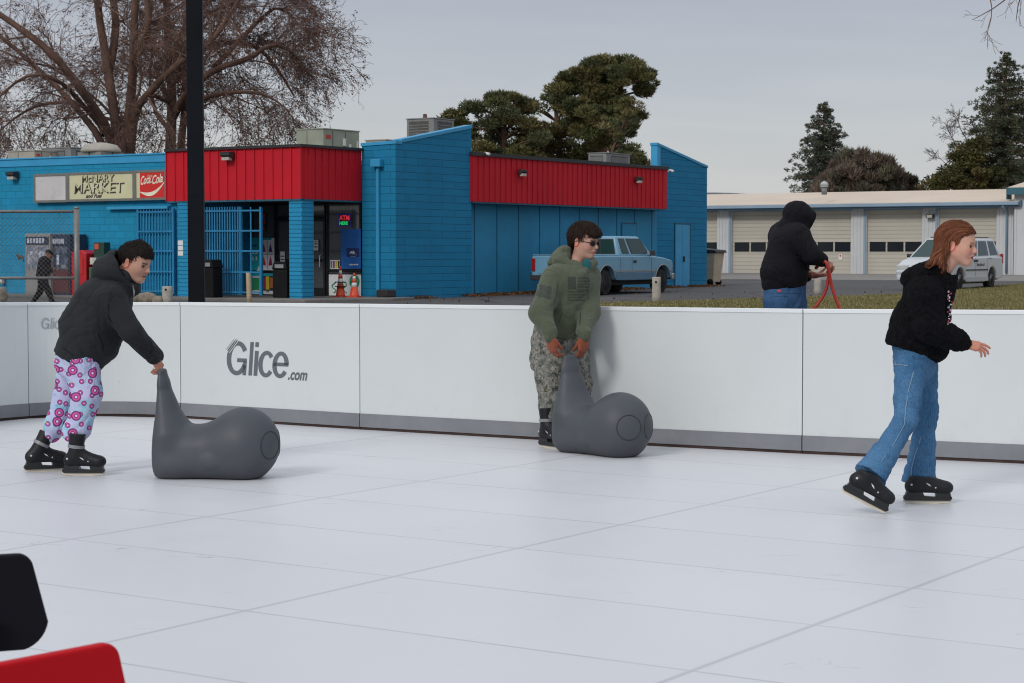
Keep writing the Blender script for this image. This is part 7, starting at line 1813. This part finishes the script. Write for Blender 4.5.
# ================================================================= girl (right)
def girl():
    Y0 = 11.3; s = FPX/Y0; J = lambda x, y, d=0: P(x, y, Y0+d); r = lambda px: px/s
    base = np.array([J(912, 503)[0], Y0, 0.0]); root = thing('person', 'person with long auburn hair in fuzzy black jacket and flared jeans gliding past', 'person', tuple(base), group='skaters on the rink')
    sk = (.60, .335, .245)
    TH = TR(J(957.2, 244.0), rotm(R(-25), R(9), R(0)), 1.02)
    body = Field(); head(body, TH, mouth=.0035, nose=.97, jaw=.95)
    body.cap(J(938, 281), J(948, 262), .050, .045, k=.03); body.cap(J(948, 262), TH.pt((.0, 0, -.05)), .045, .042, k=.02)
    wr, wl = J(964.5, 343, -.12), J(929, 338, .22)
    hr = Field(); hand(hr, wr, (.95, -.05, -.24), (.30, -.66, .70), True, .92, ((.12, .22, .2), (.32, .38, .3), (.42, .45, .35), (.5, .5, .35)), .06, (.35, .55), k=.004)
    hl = Field(); hand(hl, wl, (.5, .1, -.85), (.3, .8, .3), False, .9, (.4, .5, .4), .03, (.5, .3))
    kn, an = J(905, 416, -.26), J(872, 471, -.47); hp = J(912, 366, -.08); kn2, an2 = J(926, 418, .05), J(920, 480, .0); hp2 = J(921, 366, .08)
    hid = Field(); hid.cap(J(929, 298), J(917, 350), .11, .11, k=.05)
    hid.cap(J(927, 296, -.13), J(936, 334, -.19), .04, .033); hid.cap(J(936, 334, -.19), wr, .033, .022); hid.cap(J(930, 296, .13), J(926, 322, .2), .04, .033); hid.cap(J(926, 322, .2), wl, .033, .022)
    for a_, b_, c_ in ((hp, kn, an), (hp2, kn2, an2)): hid.cap(a_, b_, .07, .048); hid.cap(b_, c_, .048, .032)
    mh = body.mesh(.004, .02); hm = hr.mesh(.0032, .015); V, Fc = join([mh, hm, hl.mesh(.004, .015), hid.mesh(.014, .03)])
    C = np.tile(np.array(sk), (len(V), 1)); paint_head(V, TH, C, sk, (.52, .16, .15), (.22, .11, .06), .55, .0035, None, .6)
    hnd = np.arange(len(V)) >= len(mh[0]); C[hnd] = C[hnd]*np.array([.95, .72, .66])
    meshcol('body', (V, Fc), m_skin, root, base, col=C); add_eyes(root, TH, base)
    # hair: swept back over the ear and down the neck
    H = hair_cap(TH, bulk=-.001, back=-.05); H.ell((.045, 0, .078), (.058, .064, .030), M=rotm(0, R(30)), k=.03, T=TH)
    H.ell((.096, 0, -.012), (.080, .12, .090), M=rotm(0, R(-18)), k=.006, T=TH, sub=True); H.ell((.012, 0, -.070), (.060, .11, .060), k=.02, T=TH, sub=True)
    for sgn in (-1, 1):
        H.ell((-.002, .092*sgn, -.012), (.028, .034, .036), k=.008, T=TH, sub=True)
        a0 = TH.pt((-.050, .055*sgn, -.01)); a1 = J(939.5, 258, -.085 if sgn < 0 else .06); a2 = J(928.5, 264.5, -.135 if sgn < 0 else .08)
        H.cap(a0, a1, .030, .026, k=.03); H.cap(a1, a2, .026, .010, k=.02); H.cap(a1, J(943, 270, a1[1]-Y0-.03), .022, .008, k=.02)
    H.cap(TH.pt((-.060, 0, -.01)), J(936, 265, 0), .044, .036, k=.04); H.cap(J(942, 262, -.06), J(947, 272, -.075), .012, .005, k=.02)
    H.fuzz(.003, 120, 3); Vh, Fh = H.mesh(.0045, .015); L = TH.inv(Vh); rs = np.random.RandomState(1); pick = rs.choice(np.where(L[:, 2] > -.10)[0], 4200)
    def comb(p):
        l = TH.inv(p); top = np.clip((l[:, 2]-.02)/.08, 0, 1); g = np.stack([-.95*np.ones(len(l))*(.25+.75*top), l[:, 1]*3*top, -.25-.85*(1-top)], 1)
        low = l[:, 2] < -.05; g[low] = np.array([-.28, 0, -1]); g[:, 2] = np.where((l[:, 0] > .03), -.3, g[:, 2]); g[:, 0] = np.where((l[:, 0] > .03), -.8, g[:, 0]); return g @ TH.M.T
    v, f, tone = strands(H, Vh[pick], comb, 12, .011, .0024, .003, .13, 2); tcol = np.array([.14, .047, .022])
    hl_ = np.where((tone > 1.15)[:, None], np.array([.27, .10, .05]), tcol); cc = np.concatenate([np.tile(tcol*.62, (len(Vh), 1)), hl_*tone[:, None]])
    meshcol('hair', join([(Vh, Fh), (v, f)]), m_hair, root, base, col=cc)
    # fuzzy jacket
    K = Field(); K.cap(J(929, 297), J(921, 322), r(22.5), r(27.5), k=.05, flat=((0, 1, 0), 1.0)); K.cap(J(921, 322), J(914.5, 342), r(27.5), r(28.5), k=.05, flat=((0, 1, 0), 1.02))
    K.cap(J(920, 287, 0), J(940, 290, 0), r(15), r(14), k=.05, flat=((0, 1, 0), .72)); K.plane(J(913.5, 352.5), unit((-.33, 0, -.94)), .012)
    K.ell(J(936, 348, 0), (r(12), .13, r(13)), k=.04)
    el = J(930, 327, -.205); K.cap(J(924, 292, -.12), J(926, 297, -.155), r(16), r(16.5), k=.05); K.cap(J(926, 297, -.155), el, r(16.5), r(15), k=.03); K.cap(el, J(956, 339.5, -.15), r(15), r(11.5), k=.03); K.cap(J(956, 339.5, -.15), J(962.5, 342, -.13), r(10), r(8.8), k=.015)
    el = J(926, 322, .22); K.cap(J(930, 297, .15), el, r(13), r(12), k=.03); K.cap(el, J(930, 335, .22), r(11), r(9), k=.03)
    K.cap(J(933, 284), J(945, 279), r(17), r(12), k=.04); K.cap(J(951, 262), J(943, 278), r(11), r(9.2), k=.012, sub=True)
    K.fold(.009, 16, (.3, 0, 1), 31); K.fuzz(.0045, 130, 7)
    g = []; rs = random.Random(8)
    cols = [1, 2, 2, 1, 3, 1, 2]
    for i in range(26):
        x = 948.5+rs.uniform(-2.2, 2.6); yy = 290+i*1.35+rs.uniform(-.6, .6); w_ = rs.uniform(.9, 2.4); g.append((grid_px(x, yy, x+w_, yy+rs.uniform(.9, 2.0), 2, 3), cols[i % 7]))
    VK = K.mesh(.0065, .03); (Vp, Fp), mi = prints_append(VK, K, g, Y0, .006)
    meshcol('fleece_jacket', (Vp, Fp), [m_blackfleece, m_pw, mat('print_pink', (.55, .05, .12), .7), m_lampg], root, base, mi=mi)
    Hd = Field(); Hd.ell(J(922, 274, .0), (r(17), r(22), r(11.5)), M=rotm(0, R(-28)), k=.03); Hd.cap(J(909, 279), J(918, 288), r(8), r(9), k=.05, flat=((0, 1, 0), .7)); Hd.cap(J(934, 264, -.07), J(944, 282, -.08), r(7), r(6), k=.03)
    Hd.cap(J(944, 256), J(941, 276), r(12.5), r(11), k=.012, sub=True); Hd.fuzz(.004, 130, 8); Hd.fold(.006, 26, (.6, 0, .8), 10); meshcol('hood', Hd.mesh(.006, .02), m_blackfleece, root, base)
    # flared jeans
    T_ = Field(); T_.cap(J(914, 350), J(914, 366), r(21.5), r(20.5), k=.04, flat=((0, 1, 0), .95))
    T_.cap(J(911, 366, -.08), J(907.5, 400, -.20), r(17), r(13), k=.03); T_.cap(J(907.5, 400, -.20), J(906, 420, -.27), r(13), r(11), k=.03)
    T_.cap(J(906, 420, -.27), J(884, 455, -.41), r(11), r(12.3), k=.03); T_.cap(J(884, 455, -.41), J(867.5, 479.5, -.47), r(12.6), r(17.5), k=.03)
    dn = unit(J(867.5, 479.5, -.47)-J(884, 455, -.41)); T_.plane(J(870, 475, -.47), dn, .004)
    T_.cap(hp2, J(927, 412, .06), r(17), r(11), k=.03); T_.cap(J(927, 412, .06), J(923, 445, .03), r(11), r(11.5), k=.03); T_.cap(J(923, 445, .03), J(918.5, 488, 0), r(11.8), r(18.5), k=.03); T_.plane(J(919, 481.5, 0), unit((.02, 0, -1)), .004)
    T_.fold(.008, 34, (.5, 0, 1), 32)
    g = [([[(x+dx, y) for dx in (0, 1.0)] for x, y in pts], 1) for pts in ([(913, 372), (908, 390), (905, 410), (903.5, 425), (893, 444), (881, 461), (870.5, 476)], [(921, 437), (915, 455), (911.5, 468), (910.5, 480)])]
    g.append(([[(895+i*2.2, 364+i*.25+dy) for i in range(7)] for dy in (0, .9)], 1)); g.append(([[(893+i*1.0, 356+i*2.2+dy) for i in range(5)] for dy in (0, 1.2)], 1))
    VT = T_.mesh(.0065, .03); (Vp, Fp), mi = prints_append(VT, T_, g, Y0-.2, .0045)
    meshcol('jeans', (Vp, Fp), [m_jeans, m_stitch], root, base, mi=mi)
    # hem bands
    o2 = G(926.5, 503.4); skate(root, base, o2, R(-2), 0, (.03, 0, 1), .98, shaft_len=.03, buckle=False)
    toe = G(884, 514); M = rotm(R(-6), R(27)); o1 = toe-M @ (np.array([.135, 0, .005])*.98)+np.array([0, 0, .004])
    skate(root, base, o1, R(-6), R(27), (-.10, 0, 1), .98, shaft_len=.04, buckle=False)
girl()

# ================================================================= hooded man beyond the boards
def man():
    Y0 = 15.7; s = FPX/Y0; J = lambda x, y, d=0: P(x, y, Y0+d); r = lambda px: px/s
    base = np.array([J(785, 300)[0], Y0, gz(Y0)]); root = thing('person', 'person in black hoodie with the hood up holding a red hose beyond the boards', 'person', tuple(base))
    sk = (.36, .17, .12); TH = TR(J(799, 217.5, .02), rotm(R(22), R(22), 0), 1.0)
    wr, wl = J(822, 261, -.10), J(816, 275.5, .10)
    body = Field(); head(body, TH); body.cap(J(788, 234), TH.pt((-.01, 0, -.06)), .06, .05, k=.03)
    hr = Field(); hand(hr, wr, (.75, .1, -.45), (.25, -.75, .6), True, .95, (.8, .9, .6), 0, (.5, .4)); hl = Field(); hand(hl, wl, (.95, -.1, .12), (.1, .15, -.95), False, .95, (.35, .5, .4), .04, (.8, .2))
    hid = Field(); hid.cap(J(788, 248), J(784, 285), .10, .12, k=.05); hid.cap(J(797, 239, -.13), J(808, 254, -.2), .035, .035); hid.cap(J(808, 254, -.2), wr, .045, .026); hid.cap(J(788, 242, .18), J(796, 270, .22), .035, .035); hid.cap(J(796, 272, .22), wl, .045, .027)
    kz = base[2]
    for d, x in ((-.10, 779), (.12, 792)):
        hp_, k_, a_ = J(x, 300, d), np.array([J(x+2, 300, d)[0], Y0+d, .50]), np.array([J(x, 300, d)[0], Y0+d, .10]); hid.cap(hp_, k_, .09, .06); hid.cap(k_, a_, .06, .04)
    mh = body.mesh(.005, .02); V, Fc = join([mh, hr.mesh(.004, .015), hl.mesh(.004, .015), hid.mesh(.014, .03)]); C = np.tile(np.array(sk), (len(V), 1)); paint_head(V, TH, C, sk, (.3, .1, .09), (.03, .02, .015)); C[len(mh[0]):] *= np.array([1.1, .9, .85])
    meshcol('body', (V, Fc), m_skin, root, base, col=C); add_eyes(root, TH, base)
    K = Field(); K.cap(J(790, 246), J(784.5, 272), r(21), r(22.5), k=.05, flat=((.4, .9, 0), .85)); K.cap(J(784.5, 272), J(783.5, 283), r(22.3), r(21), k=.05, flat=((.4, .9, 0), .85)); K.plane(J(784, 290.5), (0, 0, -1), .02)
    K.cap(J(783, 236, .12), J(797, 237, -.10), r(15), r(14), k=.06); K.cap(J(797, 238, -.14), J(811, 254.5, -.2), r(13), r(10), k=.03); K.cap(J(811, 254.5, -.2), J(821.5, 260, -.11), r(9.8), r(7), k=.02)
    K.cap(J(786, 240, .22), J(796, 270, .24), r(13), r(10), k=.03); K.cap(J(796, 270, .24), J(806, 275, .17), r(9), r(7), k=.02)
    K.fold(.010, 16, (.4, 0, 1), 41); meshcol('hoodie', K.mesh(.0075, .03), m_hoodie, root, base)
    Hd = Field(); Hd.ell(J(798, 216.0, .02), (r(16.8), r(14), r(15)), M=rotm(R(22), R(26)), k=.03); Hd.cap(J(786, 228), J(796, 232), r(9.5), r(10), k=.05, flat=((0, 1, 0), .8)); Hd.cap(J(800, 208), J(813, 215.5, .05), r(6.5), r(3.2), k=.02); Hd.cap(J(812, 215.5, .0), J(804, 228, -.02), r(4.2), r(6), k=.03)
    Hd.ell(J(818.0, 226, .05), (r(8), r(14), r(8)), k=.01, sub=True)
    Hd.fold(.006, 26, (.4, 0, .9), 10); meshcol('hood', Hd.mesh(.0055, .02), m_hoodie, root, base)
    T_ = Field(); T_.cap(J(785, 288), J(785, 304), r(20.5), r(20), k=.04, flat=((.4, .9, 0), .9))
    for d, x in ((-.10, 778), (.12, 792)): T_.cap(J(x, 302, d), np.array([J(x+2, 300, d)[0], Y0+d, .5]), r(15), r(11), k=.04); T_.cap(np.array([J(x+2, 300, d)[0], Y0+d, .5]), np.array([J(x, 300, d)[0], Y0+d, .07]), r(11), r(10), k=.03)
    T_.fold(.010, 30, (.1, 0, 1), 42)
    g = [([[(771+i*2.4, 296.2-.1*i+dy) for i in range(8)] for dy in (0, .8)], 1), ([[(763.5+i*3, 292.5+dy) for i in range(14)] for dy in (0, .9)], 1), (grid_px(777.5, 290.0, 781, 291.8, 2, 2), 2), (grid_px(771, 296, 772, 308, 5, 2), 1), (grid_px(787.5, 296, 788.4, 308, 5, 2), 1)]
    VT = T_.mesh(.0075, .03); (Vp, Fp), mi = prints_append(VT, T_, g, Y0, .003); meshcol('jeans', (Vp, Fp), [m_jeans2, m_hemdk, m_pred], root, base, mi=mi)
    for d, x in ((-.10, 778), (.12, 792)):
        q = Field(); c = np.array([J(x, 300, d)[0], Y0+d, kz+.055]); q.cap(c+np.array([-.04, 0, 0]), c+np.array([.14, .07, -.01]), .05, .042, k=.02); q.plane((0, 0, kz+.001), (0, 0, -1), .005); meshcol('shoe', q.mesh(.008, .02), m_boot, root, base)
man()
# red hose, looped through the man's hands down to the ground
m_hose = mat('hose_red', (.40, .035, .022), .45, .12, 6, dirt=.2, dirtc=(.2, .03, .02)); Yh = 15.55; Jh = lambda x, y, d=0: P(x, y, Yh+d)
g0 = gz(Yh)+.02
pts = [tuple(Jh(816, 268, .1)), tuple(Jh(821, 263, .0)), tuple(Jh(825.5, 262, -.03)), tuple(Jh(828.3, 269, -.03)), tuple(Jh(831, 283, 0)), tuple(Jh(835.5, 298, 0)), tuple(Jh(840.5, 311, 0)), tuple(Jh(848, 340, .05)), (2.9, Yh+.2, .25), (3.2, Yh+.45, g0+.01), (3.9, Yh+.8, g0), (4.6, Yh+.3, g0), (4.2, Yh-.1, g0), (3.4, Yh+.2, g0+.03)]
pts2 = [tuple(Jh(828, 270.5, .02)), tuple(Jh(828.2, 279, .02)), tuple(Jh(825.5, 291, .03)), tuple(Jh(820, 301, .04)), tuple(Jh(813, 309.5, .05)), tuple(Jh(800, 325, .1)), (2.0, Yh+.4, .4), (1.6, Yh+.6, g0+.03), (1.0, Yh+.9, g0), (.3, Yh+.6, g0)]
q = MB(); q.tube(catmull(pts, 10), .0135, 10); q.tube(catmull(pts2, 10), .0135, 10)
hs = q.build('hose', m_hose); tag(hs, 'red rubber hose looping down from the hooded man\'s hands', 'hose')

# ================================================================= man walking by the store
def walker():
    Y0 = 50.5; s = FPX/Y0; J = lambda x, y, d=0: P(x, y, Y0+d); r = lambda px: px/s; g_ = gz(Y0)+.0
    dz = 300.2; base = np.array([J(45, 300)[0], Y0, J(45, dz)[2]]); base[2] = g_; sh_ = g_-J(45, 301.5)[2]
    JJ = lambda x, y, d=0: P(x, y, Y0+d)+np.array([0, 0, sh_])
    J = JJ; root = thing('person', 'person in black clothes and cap walking past the vending machines', 'person', tuple(base)); sk = (.22, .11, .075)
    TH = TR(J(49, 252.0), rotm(R(-8), R(22), 0), .98)
    B = Field(); head(B, TH, ear=True); B.cap(J(46, 260), TH.pt((-.01, 0, -.06)), .06, .05, k=.03)
    B.cap(J(45, 263), J(43.5, 276), .11, .10, k=.05); wr = J(52, 266.5, -.15); hand(B, wr, (.8, .1, .35), (.2, -.9, .2), True, .95, (.6, .8, .5)); B.cap(J(44, 262, -.15), J(45.5, 271, -.18), .045, .036); B.cap(J(45.5, 271, -.18), wr, .036, .024)
    B.cap(J(44, 262, .15), J(46, 271, .18), .045, .036); B.cap(J(46, 271, .18), J(51, 268, .12), .036, .03)
    B.cap(J(43, 278, -.06), J(48.5, 289, -.08), .07, .05); B.cap(J(48.5, 289, -.08), J(52.5, 299, -.08), .045, .03); B.cap(J(43, 278, .06), J(40.5, 289, .08), .07, .05); B.cap(J(40.5, 289, .08), J(34, 298, .08), .045, .03)
    VB = B.mesh(.009, .02); C = np.tile(np.array(sk), (len(VB[0]), 1)); paint_head(VB[0], TH, C, sk, (.2, .07, .06), (.02, .015, .01)); meshcol('body', VB, m_skin, root, base, col=C)
    K = Field(); K.cap(J(44.5, 259.5), J(43, 274), r(6.4), r(7), k=.06); K.cap(J(44, 261, -.14), J(45.5, 271, -.19), r(3.6), r(2.9), k=.04); K.cap(J(45.5, 271, -.19), wr-np.array([.03, 0, 0]), r(2.9), r(2.2), k=.03); K.cap(J(44, 261, .14), J(46, 271, .19), r(3.6), r(2.9), k=.04); K.cap(J(46, 271, .19), J(51, 268, .12), r(2.9), r(2.2), k=.03); K.plane(J(43, 277), (0, 0, -1), .02)
    K.fold(.006, 12, (.1, 0, 1), 51); meshcol('jacket', K.mesh(.012, .03), m_hoodie, root, base)
    T_ = Field(); T_.cap(J(43, 274), J(43, 279), r(5.3), r(5.3), k=.04); T_.cap(J(43.5, 279, -.07), J(48.5, 289, -.08), r(4.1), r(3.2), k=.05); T_.cap(J(48.5, 289, -.08), J(52, 298.2, -.08), r(3.1), r(2.5), k=.03); T_.cap(J(42.5, 279, .07), J(40, 289, .08), r(4.1), r(3.2), k=.05); T_.cap(J(40, 289, .08), J(34.5, 297, .08), r(3.1), r(2.4), k=.03)
    meshcol('trousers', T_.mesh(.012, .03), m_hoodie, root, base)
    for a_, b_ in ((J(52, 299.6, -.08), J(55.8, 299.9, -.08)), (J(32.6, 298.5, .08), J(35.6, 300.1, .08))):
        q = Field(); q.cap(a_, b_, .048, .038, k=.02); q.plane((0, 0, g_+.001), (0, 0, -1), .005); meshcol('shoe', q.mesh(.012, .02), m_boot, root, base)
    q = Field(); q.ell((-.014, 0, .055), (.108, .088, .080), T=TH, k=.01); q.plane((0, 0, .035), (0, 0, -1), .006, T=TH); q.cap((.08, 0, .045), (.15, 0, .035), .05, .045, k=.02, T=TH, flat=((0, 0, 1), 6.0)); meshcol('cap', q.mesh(.008, .02), m_hoodie, root, base)
    ph = MB(); c = J(54.8, 265.0, -.15)-base; ph.box(tuple(c+np.array([-.035, -.006, -.07])), tuple(c+np.array([.035, .006, .07]))); o_ = ph.build('phone', m_plastic, None, tuple(base)); tag(o_, 'dark phone in the walking man\'s hand', 'phone')
walker()

# ================================================================= skating aids
m_aid = mat('aid_plastic', (.066, .073, .085), .52, .06, 2.2, .08, 90, spec=.3, dirt=.12, dirtc=(.12, .12, .13), bdist=.003)
def aid(o, yaw, label):
    root = thing('skating_aid', label, 'skating aid', (o[0], o[1], 0), yaw, 'grey moulded skating aids')
    u = 1/153.0; F = Field(); X = lambda px: (px-157)*u; Z = lambda py: (476.3-py)*u
    lat = (0, 1, 0)
    F.cap((X(171), 0, Z(449)), (X(243), 0, Z(449)), 25.5*u, 26*u, k=.03, flat=(lat, .92))
    F.ell((X(243), 0, Z(441)), (34*u, 33.5*u, 34.5*u), k=.10)
    F.cap((X(169), 0, Z(432)), (X(160.5), 0, Z(384)), 17.5*u, 6.6*u, k=.06, flat=(lat, .62)); F.cap((X(160.5), 0, Z(384)), (X(159.2), 0, Z(372)), 6.6*u, 5.6*u, k=.03, flat=(lat, .55))
    F.cap((X(168), 0, Z(460)), (X(168), 0, Z(430)), 21*u, 18*u, k=.05, flat=(lat, .85))
    F.ell((X(176), 0, Z(464)), (24*u, 27*u, 16*u), k=.04); F.cap((X(172), 0, Z(461)), (X(246), 0, Z(461)), 18*u, 18*u, k=.04, flat=(lat, .66))
    F.plane((X(153.4), 0, 0), unit((-1, 0, .035)), .035); F.plane((0, 0, 0), (0, 0, -1), .016); F.plane((0, 0, Z(369)), (0, 0, 1), .012)
    for s_ in (-1, 1): F.ell((X(216), s_*.176, Z(457)), (.050, .020, .042), k=.03)
    # round cover groove on both sides of the bulb
    c = np.array([X(243), 0, Z(444)])
    V, Fc = F.mesh(.0085, .03); np_mesh('body', V, Fc, m_aid, root)
    q = MB()
    for s_ in (-1, 1):
        d = unit((math.cos(R(27)), s_*math.sin(R(27)), .05)); a = unit(np.cross(d, (0, 0, 1))); b_ = np.cross(a, d); ring = []
        ang = R(18) if False else None
        for i in range(41):
            t2 = 2*math.pi*i/40; p = c+(a*math.cos(t2)+b_*math.sin(t2))*.088+d*.35; tt = 0
            for _ in range(40): tt += float(F.ev(np.array([p-d*tt]))[0])*.9
            ring.append(tuple(p-d*(tt-.0006)))
        q.tube(ring, .0034, 5, cap=False)
    q.build('cover_ring', m_plastic, root)
    return root
pa = G(159.5, 476.8); aid((pa[0], pa[1]), R(-6), 'grey moulded skating aid pushed by the skater in the dark jacket')
pb = G(555.5, 451.5); aid((pb[0]+.092, pb[1]+.10), R(-50), 'grey moulded skating aid gripped by the skater in green')

# ================================================================= chairs in the foreground
def chair(o, yaw, shell, label, H=.86):
    root = thing('plastic_chair', label, 'chair', (o[0], o[1], 0), yaw)
    W = .44; q = MB(); out = []
    def rc(cx, cz, r_, a0, a1, n=7):
        for i in range(n+1): a = R(a0+(a1-a0)*i/n); out.append((cx+r_*math.cos(a), cz+r_*math.sin(a)))
    rc(-.030, H-.030, .030, 90, 12); rc(-.035, H-.125, .062, -8, -75); rc(-W+.035, H-.125, .062, -105, -172); rc(-W+.030, H-.030, .030, 168, 90)
    q.prism(out[::-1], 'y', -.011, .011); bk = q.build('backrest', shell, root, bevel=.006, seg=3)
    S = MB(); S.prism([(-.02, -.46), (-W+.02, -.46), (-W+.04, .0), (-.04, .0)], 'z', .42, .45); S.build('seat', shell, root, bevel=.014)
    for x in (-.08, -W+.08):
        q = MB(); q.tube([(x, -.03, H-.12), (x, -.02, .6), (x, -.06, .44), (x, -.30, .22), (x, -.50, .01)], .011, 8); q.build('leg', m_strap, root)
        q = MB(); q.tube([(x, -.42, .42), (x, -.2, .2), (x, .06, .01)], .011, 8); q.build('leg', m_strap, root)
    return root
m_blkp = mat('chair_black', (.007, .007, .011), .5, .08, 3, .03, 60, spec=.12); m_redp = mat('chair_red', (.50, .004, .010), .5, .05, 3, .03, 60, spec=.12)
def chair_at(px, py, Y, H, yaw, tilt, m, label):
    p = P(px, py, Y); r_ = chair((p[0], p[1]), yaw, m, label, H); return r_
pz = P(33, 552.5, 3.7); chair((pz[0]-.0, 3.7), R(22), m_blkp, 'black plastic chair at the lower left, farther from the camera', pz[2])
pz = P(117, 640, 2.95); chair((pz[0]+.0, 2.95), R(50), m_redp, 'red plastic chair at the lower left corner, nearest the camera', pz[2])
